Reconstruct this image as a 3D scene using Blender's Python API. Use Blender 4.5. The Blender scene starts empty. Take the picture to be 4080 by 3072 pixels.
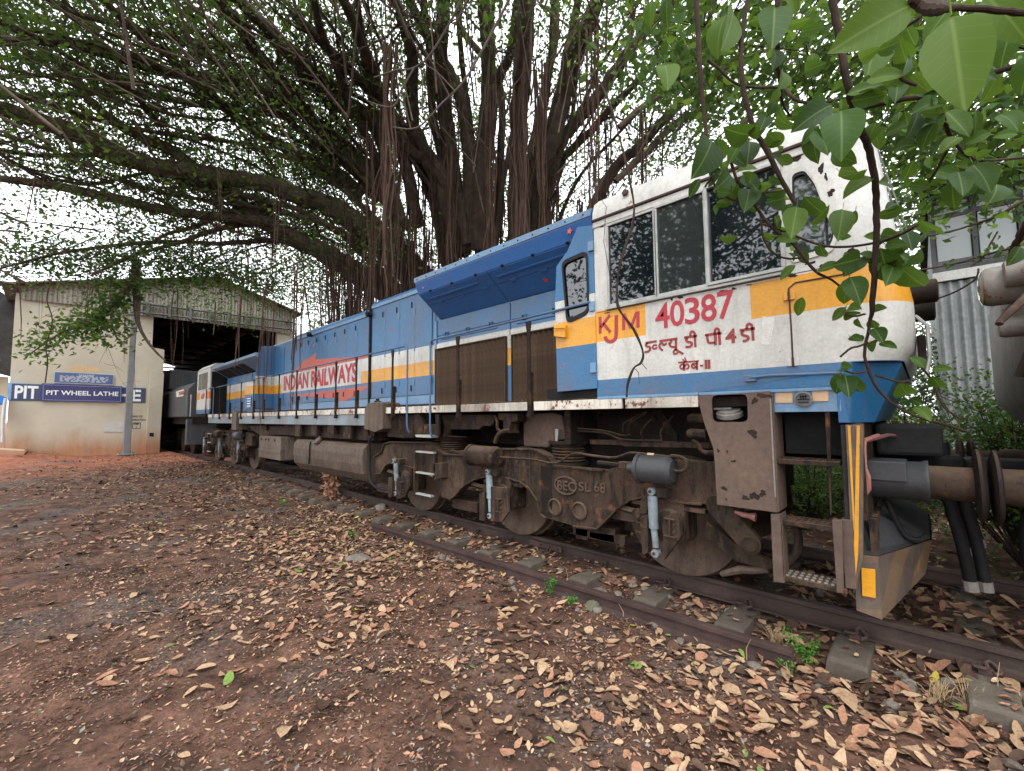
import bpy, bmesh, math, random
import numpy as np
from mathutils import Vector, Matrix
from mathutils.geometry import tessellate_polygon
S = bpy.context.scene
COL = S.collection
R = math.radians
rnd = random.Random(7)
rng = np.random.default_rng(7)

# ---------------------------------------------------------------- camera, sky, sun, exposure
cd = bpy.data.cameras.new('camera')
cam = bpy.data.objects.new('camera', cd); COL.objects.link(cam)
cd.sensor_width = 36; cd.lens = 1718.19/4080*36; cd.clip_start = .05; cd.clip_end = 900
yaw, pitch, roll = R(46.5077), R(4.1642), R(-.46116)
fw = Vector((-math.cos(yaw)*math.cos(pitch), math.sin(yaw)*math.cos(pitch), math.sin(pitch)))
rt = Vector((math.sin(yaw), math.cos(yaw), 0)); up = rt.cross(fw)
r2 = rt*math.cos(roll)+up*math.sin(roll); u2 = -rt*math.sin(roll)+up*math.cos(roll)
m = Matrix((r2, u2, -fw)).transposed().to_4x4(); m.translation = Vector((0, 0, 1.5))
cam.matrix_world = m
S.camera = cam
SUN_EL, SUN_AZ = 58, 215
wd = bpy.data.worlds.new('World'); S.world = wd; wd.use_nodes = True
nt = wd.node_tree; nt.nodes.clear()
wo = nt.nodes.new('ShaderNodeOutputWorld'); bg = nt.nodes.new('ShaderNodeBackground')
sky = nt.nodes.new('ShaderNodeTexSky'); sky.sky_type = 'NISHITA'; sky.sun_disc = False
sky.sun_elevation = R(SUN_EL); sky.sun_rotation = R(SUN_AZ); sky.air_density = 1; sky.dust_density = 4
hs = nt.nodes.new('ShaderNodeHueSaturation'); hs.inputs['Saturation'].default_value = .12
hs.inputs['Value'].default_value = 1.0
mxw = nt.nodes.new('ShaderNodeMixRGB'); mxw.inputs[0].default_value = .72
mxw.inputs[2].default_value = (17, 17.6, 18.6, 1)      # the flat grey-white of the cloud deck
bg.inputs['Strength'].default_value = .15
nt.links.new(sky.outputs[0], hs.inputs['Color']); nt.links.new(hs.outputs[0], mxw.inputs[1])
nt.links.new(mxw.outputs[0], bg.inputs[0]); nt.links.new(bg.outputs[0], wo.inputs[0])
sl = bpy.data.lights.new('sun', 'SUN'); sl.energy = 1.2; sl.angle = R(25); sl.color = (1, .97, .92)
so = bpy.data.objects.new('sun', sl); COL.objects.link(so)
az = R(-64)     # soft light from the open side behind the camera
so.rotation_euler = Vector((math.cos(az)*math.cos(R(SUN_EL)), math.sin(az)*math.cos(R(SUN_EL)), math.sin(R(SUN_EL)))).to_track_quat('Z', 'Y').to_euler()
sky.sun_rotation = math.pi/2-az
S.view_settings.view_transform = 'Standard'; S.view_settings.look = 'None'
S.view_settings.exposure = .58; S.view_settings.gamma = 1; S.view_settings.use_curve_mapping = False
S.render.engine = 'CYCLES'
cy = S.cycles
cy.use_denoising = True; cy.max_bounces = 7; cy.diffuse_bounces = 4; cy.glossy_bounces = 3; cy.transmission_bounces = 4
cy.transparent_max_bounces = 8; cy.caustics_reflective = False; cy.caustics_refractive = False; cy.sample_clamp_indirect = 6
cy.use_adaptive_sampling = True; cy.adaptive_threshold = .02
try: cy.denoiser = 'OPENIMAGEDENOISE'
except Exception: pass

# ---------------------------------------------------------------- materials
class NB:
    def __init__(s, name):
        s.m = bpy.data.materials.new(name); s.m.use_nodes = True; s.t = s.m.node_tree; s.t.nodes.clear()
        s.out = s.n('OutputMaterial'); s.b = s.n('BsdfPrincipled'); s.l(s.b.outputs[0], s.out.inputs[0])
        s.tc = s.n('TexCoord').outputs['Object']
    def n(s, k, **kw):
        x = s.t.nodes.new('ShaderNode'+k)
        for a, v in kw.items(): setattr(x, a, v)
        return x
    def l(s, a, b): s.t.links.new(a, b)
    def noise(s, sc, det=5, rough=.6, vec=None, scale3=None, seed=0):
        x = s.n('TexNoise'); x.inputs['Scale'].default_value = sc; x.inputs['Detail'].default_value = det; x.inputs['Roughness'].default_value = rough
        mp = s.n('Mapping'); mp.inputs['Location'].default_value = (seed*3.7, seed*1.3, seed*2.1)
        if scale3: mp.inputs['Scale'].default_value = scale3
        s.l(vec or s.tc, mp.inputs[0]); s.l(mp.outputs[0], x.inputs['Vector'])
        return x.outputs['Fac']
    def ramp(s, fac, stops, interp='LINEAR'):
        x = s.n('ValToRGB'); cr = x.color_ramp; cr.interpolation = interp
        while len(cr.elements) < len(stops): cr.elements.new(.5)
        for e, (p, c) in zip(cr.elements, stops):
            e.position = p; e.color = (*c, 1) if len(c) == 3 else c
        s.l(fac, x.inputs[0]); return x.outputs[0]
    def thr(s, fac, a, b):
        x = s.n('MapRange'); x.inputs[1].default_value = a; x.inputs[2].default_value = b; s.l(fac, x.inputs[0]); return x.outputs[0]
    def mix(s, fac, a, b, mode='MIX'):
        x = s.n('MixRGB'); x.blend_type = mode
        for i, v in ((0, fac), (1, a), (2, b)):
            if hasattr(v, 'links') or hasattr(v, 'is_linked'): s.l(v, x.inputs[i])
            elif i == 0: x.inputs[0].default_value = v
            else: x.inputs[i].default_value = (*v, 1)
        return x.outputs[0]
    def math(s, op, a, b=None):
        x = s.n('Math', operation=op)
        for i, v in ((0, a), (1, b)):
            if v is None: continue
            if hasattr(v, 'is_linked'): s.l(v, x.inputs[i])
            else: x.inputs[i].default_value = v
        return x.outputs[0]
    def sep(s):
        x = s.n('SeparateXYZ'); s.l(s.tc, x.inputs[0]); return x.outputs
    def bump(s, fac, strength=.3, dist=.01):
        x = s.n('Bump'); x.inputs['Strength'].default_value = strength; x.inputs['Distance'].default_value = dist
        s.l(fac, x.inputs['Height']); s.l(x.outputs[0], s.b.inputs['Normal'])
    def fin(s, col, rough=.6, metal=0, rfac=None):
        if hasattr(col, 'is_linked'): s.l(col, s.b.inputs['Base Color'])
        else: s.b.inputs['Base Color'].default_value = (*col, 1)
        s.b.inputs['Roughness'].default_value = rough; s.b.inputs['Metallic'].default_value = metal
        if rfac is not None: s.l(rfac, s.b.inputs['Roughness'])
        return s.m

GRIME = (.075, .053, .042); RUST = (.10, .028, .014)
def weather(b, col, grime=.35, rust=.5, streak=True, seed=0):
    """dirt film, running streaks, scattered chips of rust on whatever colour comes in"""
    n1 = b.noise(1.3, 6, .65, seed=seed); c = b.mix(b.math('MULTIPLY', b.thr(n1, .42, .72), grime), col, GRIME)
    if streak:
        st = b.noise(5, 4, .7, scale3=(3.2, 3.2, .22), seed=seed+1)
        c = b.mix(b.math('MULTIPLY', b.thr(st, .5, .8), grime*1.1), c, (.13, .10, .08))
    if rust:
        ch = b.noise(7, 8, .72, seed=seed+2)
        k = b.thr(ch, .70-.03*rust, .715-.03*rust)
        halo = b.thr(ch, .62-.03*rust, .70)
        c = b.mix(b.math('MULTIPLY', halo, .35), c, (.30, .16, .08))
        c = b.mix(k, c, RUST)
    fine = b.noise(45, 3, .6, seed=seed+3)
    return b.mix(.10, c, b.ramp(fine, [(.3, (.0, .0, .0)), (.7, (1, 1, 1))]), 'OVERLAY')
def paint(name, col, grime=.35, rust=.5, rough=.42, streak=True, bump=.12):
    b = NB(name); c = weather(b, col, grime, rust, streak, seed=len(name))
    b.bump(b.noise(9, 6, .6), bump, .01)
    return b.fin(c, rough)
BLUE = (.016, .116, .255); WHITE = (.52, .51, .47); YEL = (.64, .29, .012); REDL = (.36, .014, .028)
def livery(name, bands, xmask=None, grime=.3, rust=.6):
    """bands of paint by height; xmask = (x0,x1,z0,z1,colour) rectangles painted over"""
    b = NB(name); X, Y, Z = b.sep()
    zf = b.math('DIVIDE', Z, 5.0)
    c = b.ramp(zf, [(z/5, col) for z, col in bands], 'CONSTANT')
    for x0, x1, z0, z1, col in (xmask or []):
        k = b.math('MULTIPLY', b.math('GREATER_THAN', X, x0), b.math('LESS_THAN', X, x1))
        k = b.math('MULTIPLY', k, b.math('MULTIPLY', b.math('GREATER_THAN', Z, z0), b.math('LESS_THAN', Z, z1)))
        c = b.mix(k, c, col)
    c = weather(b, c, grime, rust, seed=len(name))
    low = b.math('MULTIPLY', b.thr(Z, 2.05, 1.65), b.thr(b.noise(2.2, 5, .6, scale3=(2, 2, .5)), .3, .75))
    c = b.mix(b.math('MULTIPLY', low, .55), c, (.12, .09, .07))   # road dirt thrown up from the track
    b.bump(b.mix(.25, b.noise(1.7, 3, .45), b.noise(11, 5, .6, seed=3)), .55, .035)
    return b.fin(c, .36)
def grimy(name, c1, c2, c3=None, sc=2.5, rough=.85, bump=.5, metal=0, bsc=30, oil=0):
    b = NB(name); n = b.noise(sc, 8, .65); big = b.noise(sc*.35, 5, .6, seed=5)
    n = b.math('ADD', b.math('MULTIPLY', n, .62), b.math('MULTIPLY', big, .38))
    oi = b.n('ObjectInfo'); n = b.math('ADD', n, b.math('MULTIPLY', b.math('SUBTRACT', oi.outputs['Random'], .5), .13))
    st = [(.30, c1), (.55, c2)] + ([(.74, c3)] if c3 else [])
    c = b.ramp(n, st); f = b.noise(sc*14, 4, .6)
    c = b.mix(.22, c, b.ramp(f, [(.3, (.15, .15, .15)), (.7, (.95, .95, .95))]), 'OVERLAY')
    b.b.inputs['Specular IOR Level'].default_value = .45 if (metal or rough < .55) else .14
    if oil:
        st_ = b.noise(4.5, 6, .75, scale3=(2.2, 2.2, .5), seed=7)
        c = b.mix(b.math('MULTIPLY', b.thr(st_, .49, .56), .80*oil), c, (.012, .009, .008))
        rs_ = b.noise(6, 7, .7, seed=12); c = b.mix(b.math('MULTIPLY', b.thr(rs_, .56, .66), .65*oil), c, (.16, .066, .030))
        g_ = b.n('NewGeometry'); sp_ = b.n('SeparateXYZ'); b.l(g_.outputs['Normal'], sp_.inputs[0])
        c = b.mix(b.math('MULTIPLY', b.thr(sp_.outputs[2], .35, .9), .45*oil), c, (.16, .105, .070))   # settled dust
        rr = b.math('SUBTRACT', rough, b.math('MULTIPLY', b.thr(st_, .52, .66), .35*oil)); b.bump(b.noise(bsc, 6, .7), bump, .006)
        return b.fin(c, rough, metal, rr)
    b.bump(b.noise(bsc, 6, .7), bump, .006)
    return b.fin(c, rough, metal)
M = {}
M['grime'] = grimy('grimy_steel', (.018, .012, .009), (.056, .037, .026), (.108, .072, .050), oil=1)
M['grime_dark'] = grimy('dark_grimy_steel', (.008, .006, .005), (.022, .016, .013), (.045, .032, .025), oil=.5)
M['black'] = grimy('black_steel', (.008, .008, .009), (.022, .021, .021), (.045, .038, .034), rough=.7)
M['cylinder'] = grimy('cylinder_black_paint', (.02, .021, .023), (.045, .045, .047), (.09, .07, .055), rough=.5)
M['pan'] = grimy('brown_panel_paint', (.072, .050, .040), (.112, .078, .061), (.150, .098, .070), sc=1.6, rough=.7, bump=.2)
M['tank'] = grimy('fuel_tank_dust', (.065, .046, .036), (.115, .086, .066), (.16, .124, .098), sc=1.4, rough=.6, bump=.15, oil=.45)
M['rail'] = grimy('rail_steel', (.030, .021, .018), (.055, .038, .032), (.085, .060, .050), sc=4, rough=.6, bump=.2)
M['rail_old'] = grimy('old_rail_rust', (.032, .020, .018), (.062, .039, .035), (.09, .058, .052), sc=5, rough=.75, bump=.4)
M['wheel'] = grimy('wheel_steel', (.05, .034, .025), (.088, .060, .043), (.12, .086, .062), sc=3, rough=.6, bump=.2, oil=.35)
M['damper'] = grimy('damper_pale_blue_paint', (.085, .055, .040), (.19, .235, .255), (.30, .36, .385), sc=9, rough=.6, bump=.2)
M['concrete'] = grimy('sleeper_concrete', (.055, .043, .034), (.105, .086, .068), (.18, .152, .125), sc=5, rough=.95, bump=.8)
M['grille'] = grimy('louvre_brown', (.040, .025, .016), (.070, .044, .028), (.10, .064, .041), sc=2, rough=.8, bump=.2)
M['rubber'] = grimy('seal_rubber', (.012, .012, .013), (.02, .02, .02), rough=.6, bump=.1)
M['alu'] = grimy('window_aluminium', (.22, .22, .21), (.36, .36, .34), (.45, .45, .43), sc=8, rough=.4, bump=.1, metal=.3)
M['pink'] = paint('coupler_lever_pink_paint', (.30, .12, .10), .5, .8)
M['hose'] = grimy('rubber_hose', (.008, .008, .009), (.02, .019, .019), (.04, .034, .03), rough=.65, bump=.2)
M['blue'] = paint('blue_paint', BLUE, .3, .6)
M['blue_tube'] = paint('blue_rail_paint', (.06, .12, .22), .5, 1.0)
M['white'] = paint('white_paint', WHITE, .35, 1.4)
M['red'] = paint('red_lettering', REDL, .25, .6, rough=.5, streak=False)
M['red2'] = paint('red_stencil', (.24, .020, .018), .3, .8, rough=.5, streak=False)
M['coral'] = paint('coral_red_arrow', (.44, .085, .055), .45, .6, rough=.5, streak=False)
M['yellow'] = paint('yellow_paint', YEL, .25, .9)
M['star'] = paint('orange_star_paint', (.62, .07, .02), .1, 0)
M['whiteplain'] = paint('white_sign_lettering', (.78, .78, .76), .1, 0, streak=False)
M['interior'] = grimy('cab_interior', (.015, .017, .02), (.03, .033, .036), rough=.9, bump=.1)
def glass(name, tint, rough=.02, ior=1.85):
    b = NB(name); n = b.noise(3, 6, .6)
    b.b.inputs['IOR'].default_value = ior; b.b.inputs['Specular IOR Level'].default_value = .5
    return b.fin(b.mix(b.math('MULTIPLY', b.thr(n, .5, .8), .25), tint, tuple(.03+t*1.3 for t in tint)), rough)
M['glass'] = glass('window_glass', (.004, .006, .010))
M['glass2'] = glass('dusty_window_glass', (.022, .026, .026), .03)
M['lens'] = glass('headlight_lens', (.25, .26, .25), .12, 1.8)

# ---------------------------------------------------------------- mesh helpers
class MB:
    def __init__(s): s.v = []; s.f = []; s.mi = []; s.cur = 0
    def add(s, vs, fs):
        o = len(s.v); s.v += [tuple(p) for p in vs]; s.f += [tuple(i+o for i in f) for f in fs]; s.mi += [s.cur]*len(fs); return s
    def box(s, x0, x1, y0, y1, z0, z1):
        x0, x1 = min(x0, x1), max(x0, x1); y0, y1 = min(y0, y1), max(y0, y1); z0, z1 = min(z0, z1), max(z0, z1)
        return s.add([(x0,y0,z0),(x1,y0,z0),(x1,y1,z0),(x0,y1,z0),(x0,y0,z1),(x1,y0,z1),(x1,y1,z1),(x0,y1,z1)],
            [(0,3,2,1),(4,5,6,7),(0,1,5,4),(1,2,6,5),(2,3,7,6),(3,0,4,7)])
    def prism(s, pts, a, b, axis='y', holes=()):
        """outline pts in the plane across the axis, from a to b along it"""
        def P(p, t):
            return (p[0], t, p[1]) if axis == 'y' else (t, p[0], p[1]) if axis == 'x' else (p[0], p[1], t)
        loops = [list(pts)]+[list(h) for h in holes]
        flat = [p for L in loops for p in L]; n = len(flat)
        tri = tessellate_polygon([[Vector((p[0], p[1], 0)) for p in L] for L in loops])
        vs = [P(p, a) for p in flat]+[P(p, b) for p in flat]
        fs = [tuple(t) for t in tri]+[tuple(i+n for i in reversed(t)) for t in tri]
        o = 0
        for L in loops:
            k = len(L)
            for i in range(k): j = (i+1) % k; fs.append((o+i, o+j, o+j+n, o+i+n))
            o += k
        return s.add(vs, fs)
    def tube(s, pts, r, n=8, cap=True):
        pts = [Vector(p) for p in pts]; rs = r if isinstance(r, (list, tuple)) else [r]*len(pts)
        vs = []; ref = None
        for i, p in enumerate(pts):
            d = (pts[min(i+1, len(pts)-1)]-pts[max(i-1, 0)]).normalized()
            if ref is None: ref = Vector((0, 0, 1)) if abs(d.z) < .9 else Vector((1, 0, 0))
            a = (ref-d*ref.dot(d)).normalized(); ref = a; b = d.cross(a)
            for k in range(n):
                t = 2*math.pi*k/n; vs.append(p+(a*math.cos(t)+b*math.sin(t))*rs[i])
        fs = [(i*n+k, i*n+(k+1) % n, (i+1)*n+(k+1) % n, (i+1)*n+k) for i in range(len(pts)-1) for k in range(n)]
        if cap: fs += [tuple(reversed(range(n))), tuple((len(pts)-1)*n+k for k in range(n))]
        return s.add(vs, fs)
    def cyl(s, p, q, r, n=20, r2=None): return s.tube([p, q], [r, r if r2 is None else r2], n)
    def lathe(s, prof, o, ax, n=24):
        """prof = (radius, distance along the axis) pairs"""
        ax = Vector(ax).normalized(); ref = Vector((0, 0, 1)) if abs(ax.z) < .9 else Vector((1, 0, 0))
        a = (ref-ax*ref.dot(ax)).normalized(); b = ax.cross(a); o = Vector(o)
        vs = [o+ax*h+(a*math.cos(2*math.pi*k/n)+b*math.sin(2*math.pi*k/n))*max(r, .0005) for r, h in prof for k in range(n)]
        fs = [(i*n+k, i*n+(k+1) % n, (i+1)*n+(k+1) % n, (i+1)*n+k) for i in range(len(prof)-1) for k in range(n)]
        fs += [tuple(reversed(range(n))), tuple((len(prof)-1)*n+k for k in range(n))]
        return s.add(vs, fs)
    def build(s, name, mt, parent=None, bevel=0, smooth=False, loc=None, kind=None, label=None):
        me = bpy.data.meshes.new(name); L = loc if loc is not None else (wloc(parent) if parent else (0, 0, 0))
        me.from_pydata([(x-L[0], y-L[1], z-L[2]) for x, y, z in s.v], [], s.f)
        for x in (mt if isinstance(mt, (list, tuple)) else [mt]): me.materials.append(M[x] if isinstance(x, str) else x)
        if max(s.mi or [0]) > 0: me.polygons.foreach_set('material_index', s.mi)
        bm = bmesh.new(); bm.from_mesh(me); bmesh.ops.recalc_face_normals(bm, faces=bm.faces)
        if smooth:
            for f in bm.faces: f.smooth = True
            for e in bm.edges:
                if len(e.link_faces) == 2 and e.calc_face_angle(0) > R(38): e.smooth = False
        bm.to_mesh(me); bm.free()
        o = bpy.data.objects.new(name, me); COL.objects.link(o)
        if parent is not None:
            o.parent = parent; pl = wloc(parent); o.location = (L[0]-pl[0], L[1]-pl[1], L[2]-pl[2])
        else: o.location = L
        o['wl'] = list(L)
        if bevel:
            bv = o.modifiers.new('edge', 'BEVEL'); bv.width = bevel; bv.segments = 2; bv.limit_method = 'ANGLE'; bv.angle_limit = R(40)
        if kind: o['kind'] = kind
        if label: o['label'] = label
        return o
def wloc(o):
    return tuple(o['wl']) if o is not None and 'wl' in o else (0, 0, 0)
def thing(name, label, cat, loc, group=None, kind=None):
    o = bpy.data.objects.new(name, None); COL.objects.link(o); o.location = loc; o['wl'] = list(loc)
    o.empty_display_size = .2
    if label: o['label'] = label
    if cat: o['category'] = cat
    if group: o['group'] = group
    if kind: o['kind'] = kind
    return o
def tag(o, label, cat, group=None):
    o['label'] = label; o['category'] = cat
    if group: o['group'] = group
    return o
def dup(o, parent=None, off=None):
    c = o.copy(); COL.objects.link(c)
    if parent is not None: c.parent = parent
    if off is not None: c.location = Vector(o.location)+Vector(off); c['wl'] = [a+b for a, b in zip(o['wl'], off)]
    for ch in list(o.children): dup(ch, c)
    return c
def npmesh(name, verts, faces, mt, parent=None, kind=None, mats=None, smooth=False):
    """verts (N,3) and faces (F,k) arrays straight into one mesh"""
    me = bpy.data.meshes.new(name); L = np.array(wloc(parent)); k = faces.shape[1]
    me.vertices.add(len(verts)); me.vertices.foreach_set('co', (verts-L).astype(np.float32).ravel())
    me.loops.add(faces.size); me.loops.foreach_set('vertex_index', faces.astype(np.int32).ravel())
    me.polygons.add(len(faces)); me.polygons.foreach_set('loop_start', np.arange(0, faces.size, k, dtype=np.int32))
    for x in (mt if isinstance(mt, (list, tuple)) else [mt]): me.materials.append(M[x] if isinstance(x, str) else x)
    if mats is not None: me.polygons.foreach_set('material_index', mats.astype(np.int32))
    if smooth: me.polygons.foreach_set('use_smooth', np.ones(len(faces), bool))
    me.update(calc_edges=True); me.validate()
    o = bpy.data.objects.new(name, me); COL.objects.link(o); o['wl'] = list(map(float, L))
    if parent is not None: o.parent = parent
    if kind: o['kind'] = kind
    return o
def rrect(x0, x1, z0, z1, r, n=5):
    out = []
    for cx, cz, a0 in ((x1-r, z1-r, 0), (x0+r, z1-r, 90), (x0+r, z0+r, 180), (x1-r, z0+r, 270)):
        out += [(cx+r*math.cos(R(a0+90*i/n)), cz+r*math.sin(R(a0+90*i/n))) for i in range(n+1)]
    return out
def rpoly(pts, r, n=4):
    """round the corners of a convex outline"""
    out = []; k = len(pts)
    for i in range(k):
        p, a, b = Vector(pts[i]), Vector(pts[i-1]), Vector(pts[(i+1) % k])
        ra = min(r, (a-p).length*.45); rb = min(r, (b-p).length*.45)
        A = p+(a-p).normalized()*ra; B = p+(b-p).normalized()*rb
        for j in range(n+1):
            t = j/n; out.append(tuple(A*(1-t)**2+p*2*t*(1-t)+B*t*t))
    return out
def arc(cx, cz, r, a0, a1, n=12):
    return [(cx+r*math.cos(R(a0+(a1-a0)*i/n)), cz+r*math.sin(R(a0+(a1-a0)*i/n))) for i in range(n+1)]
def smoothline(pts, n=4):
    """Catmull-Rom through the points (any dimension)"""
    P = [np.array(p, float) for p in pts]; out = []
    for i in range(len(P)-1):
        a, b, c, d = P[max(i-1, 0)], P[i], P[i+1], P[min(i+2, len(P)-1)]
        for j in range(n):
            t = j/n; out.append(.5*((2*b)+(-a+c)*t+(2*a-5*b+4*c-d)*t*t+(-a+3*b-3*c+d)*t**3))
    out.append(P[-1]); return [tuple(p) for p in out]
def text(s, x0, x1, z0, z1, Y, mt, parent, name='lettering', plane='y', thick=.003, bold=.012, label=None):
    """flat lettering standing just proud of the wall it is painted on"""
    cu = bpy.data.curves.new('t', 'FONT'); cu.body = s; cu.size = 1; cu.offset = bold; cu.resolution_u = 3; cu.fill_mode = 'BOTH'
    to = bpy.data.objects.new('t', cu); COL.objects.link(to)
    bpy.context.view_layer.update()
    me = bpy.data.meshes.new_from_object(to.evaluated_get(bpy.context.evaluated_depsgraph_get()))
    bpy.data.objects.remove(to); bpy.data.curves.remove(cu)
    co = np.array([v.co[:] for v in me.vertices]); mn, mx_ = co.min(0), co.max(0)
    L = wloc(parent)
    for v in me.vertices:
        a = x0+(v.co.x-mn[0])/(mx_[0]-mn[0])*(x1-x0); b = z0+(v.co.y-mn[1])/(mx_[1]-mn[1])*(z1-z0)
        p = (a, Y, b) if plane == 'y' else (Y, a, b)
        v.co = Vector(p)-Vector(L)
    bm = bmesh.new(); bm.from_mesh(me); fs = list(bm.faces)
    ret = bmesh.ops.extrude_face_region(bm, geom=fs)
    d = Vector((0, -thick, 0)) if plane == 'y' else Vector((thick, 0, 0))
    bmesh.ops.translate(bm, verts=[g for g in ret['geom'] if isinstance(g, bmesh.types.BMVert)], vec=d)
    bmesh.ops.recalc_face_normals(bm, faces=bm.faces); bm.to_mesh(me); bm.free()
    me.materials.clear(); me.materials.append(M[mt]); me.name = name
    for p in me.polygons: p.use_smooth = False
    o = bpy.data.objects.new(name, me); COL.objects.link(o); o.parent = parent; o['wl'] = list(L)
    if label: o['label'] = label
    return o
def ribbon(mb, pts, w, Y0, Y1):
    """a brush stroke of width w in the XZ plane"""
    pts = [Vector(p) for p in pts]; Lf = []; Rt = []
    for i, p in enumerate(pts):
        d = (pts[min(i+1, len(pts)-1)]-pts[max(i-1, 0)]).normalized(); nn = Vector((-d.y, d.x))*w/2
        Lf.append(p+nn); Rt.append(p-nn)
    for i in range(len(pts)-1):
        mb.prism([Lf[i], Lf[i+1], Rt[i+1], Rt[i]], Y0, Y1)

# ================================================================ GROUND
def sst(t): t = np.clip(t, 0, 1); return t*t*(3-2*t)
def wav(x, y):
    return (np.sin(x*1.7+y*.6)*.5+np.sin(y*2.3-x*.9+1.3)*.35+np.sin(x*5.1+y*3.7)*.2+np.sin(x*9.3-y*8.1+2)*.12+np.sin(x*17+y*21)*.06)
def gz(x, y):
    x = np.asarray(x, float); y = np.asarray(y, float)
    z = -.27+.24*sst((-x-9)/15)+.34*sst((-x-21)/5)*sst((1.2-y)/2.6)
    z = z+.016*wav(x, y)
    tr = sst((y-3.80)/.35)*sst((6.9-y)/.5)
    z = z*(1-tr)+(-.150-.055*sst((x+2.2)/.9)+.014*wav(x*2.5, y*2.5))*tr
    return z
def axis_pts(lo, hi, f0, f1, fine, n):
    a = np.arange(f0, f1, fine); l = f0-np.geomspace(fine*2, f0-lo, n)[::-1]; h = f1+np.geomspace(fine*2, hi-f1, n)
    return np.concatenate([l, a, h])
gx = axis_pts(-420, 400, -28, 3.5, .11, 26); gy = axis_pts(-400, 420, -1.5, 7.5, .09, 26)
GX, GY = np.meshgrid(gx, gy, indexing='ij'); GZ = gz(GX, GY)
GZ += ((rng.random(GZ.shape)-.5)*.020)*((GX > -28) & (GX < 3.5) & (GY > -1.5) & (GY < 7.5))
nx, ny = GX.shape; idx = np.arange(nx*ny).reshape(nx, ny)
F = np.stack([idx[:-1, :-1], idx[1:, :-1], idx[1:, 1:], idx[:-1, 1:]], -1).reshape(-1, 4)
b = NB('leaf_strewn_earth'); X, Y, Z = b.sep()
big = b.noise(.55, 7, .65); mid = b.noise(3.5, 8, .7, seed=2); fine = b.noise(26, 8, .75, seed=4)
c = b.ramp(mid, [(.32, (.030, .017, .012)), (.46, (.082, .044, .031)), (.6, (.150, .080, .056)), (.8, (.21, .125, .09))])
redk = b.math('MULTIPLY', b.thr(b.math('ADD', X, b.math('MULTIPLY', big, 6)), -14, -19), .85)
c = b.mix(redk, c, b.ramp(mid, [(.3, (.17, .060, .034)), (.65, (.33, .125, .075))]))
wet = b.thr(b.noise(1.1, 7, .7, seed=7), .50, .60)
c = b.mix(b.math('MULTIPLY', wet, .42), c, (.036, .025, .021))
grav = b.n('TexVoronoi'); grav.inputs['Scale'].default_value = 38; b.l(b.tc, grav.inputs['Vector'])
gm = b.thr(b.noise(.75, 4, .6, seed=11), .52, .62)
gcol = b.ramp(b.noise(38, 2, .5, seed=9), [(.3, (.08, .075, .07)), (.7, (.22, .20, .185))])
gcol = b.mix(b.thr(grav.outputs['Distance'], .25, .7), gcol, (.05, .042, .038))
c = b.mix(b.math('MULTIPLY', gm, .55), c, gcol)
c = b.mix(.5, c, b.ramp(fine, [(.28, (.08, .08, .08)), (.72, (.95, .93, .9))]), 'OVERLAY')
h = b.mix(.5, mid, fine); b.bump(h, .9, .03)
b.b.inputs['Specular IOR Level'].default_value = .12; M['earth'] = b.fin(c, .92)
ground = npmesh('ground', np.stack([GX, GY, GZ], -1).reshape(-1, 3), F, 'earth', kind='structure', smooth=True)

# ================================================================ RAILWAY TRACK
track = thing('railway_track', None, None, (-12, 5.12, 0), kind='structure')
RP = [(-.0335, 0), (-.031, -.004), (-.0335, -.032), (-.010, -.045), (-.009, -.118), (-.03, -.132), (-.068, -.142), (-.068, -.156)]
RP = [(-.030, .001)]+RP+[(-a, z) for a, z in reversed(RP)]+[(.030, .001)]
RP = [(-.033, -.002), (-.033, -.034), (-.010, -.046), (-.009, -.118), (-.03, -.132), (-.069, -.143), (-.069, -.156)]
RP = [(-.028, .001)]+RP+[(-a, z) for a, z in reversed(RP)]+[(.028, .001)]
for yc in (4.244, 5.990):
    MB().prism([(yc+a, z) for a, z in RP], -46, 6.0, 'x').build('rail', 'rail', track)
def sleeper_mesh():
    m_ = MB(); prof = [(-.15, -.36), (-.105, -.158), (.105, -.158), (.15, -.36)]
    ys = [3.72, 3.76, 4.0, 4.5, 5.12, 5.74, 6.24, 6.48, 6.52]; tops = [-.175, -.160, -.157, -.165, -.185, -.165, -.157, -.160, -.175]
    vs = []
    for yy, tz in zip(ys, tops): vs += [(-.14, yy, -.36), (-.11, yy, tz-.008), (-.095, yy, tz), (.095, yy, tz), (.11, yy, tz-.008), (.14, yy, -.36)]
    fs = [(i*6+k, i*6+(k+1) % 6, i*6+6+(k+1) % 6, i*6+6+k) for i in range(len(ys)-1) for k in range(6)]
    fs += [tuple(range(6)), tuple(reversed(range((len(ys)-1)*6, len(ys)*6)))]
    return m_.add(vs, fs)
SX = [v[0] for v in [(-3.402,3.939),(-2.639,3.923),(-1.925,3.866),(-1.208,3.985),(-0.449,3.969)]]
step = .655
xs_sl = list(SX)
while xs_sl[0] > -27: xs_sl.insert(0, xs_sl[0]-step)
while xs_sl[-1] < 5: xs_sl.append(xs_sl[-1]+step)
s0 = sleeper_mesh().build('sleeper', 'concrete', track, loc=(0, 5.12, -.2))
s0.location.x = xs_sl[0]-wloc(track)[0]
clip0 = MB()
clip0.tube(smoothline([(-.055, -.045, .018), (-.06, -.105, .03), (-.02, -.125, .035), (.005, -.085, .03), (.0, -.045, .045), (.025, -.03, .05), (.05, -.06, .035), (.06, -.10, .02), (.03, -.12, .015)], 4), .011, 6)
clip0.box(-.04, .03, -.10, -.06, -.02, .022)
ck = clip0.build('rail_clip', 'rail_old', track, loc=(0, 0, 0))
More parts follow.
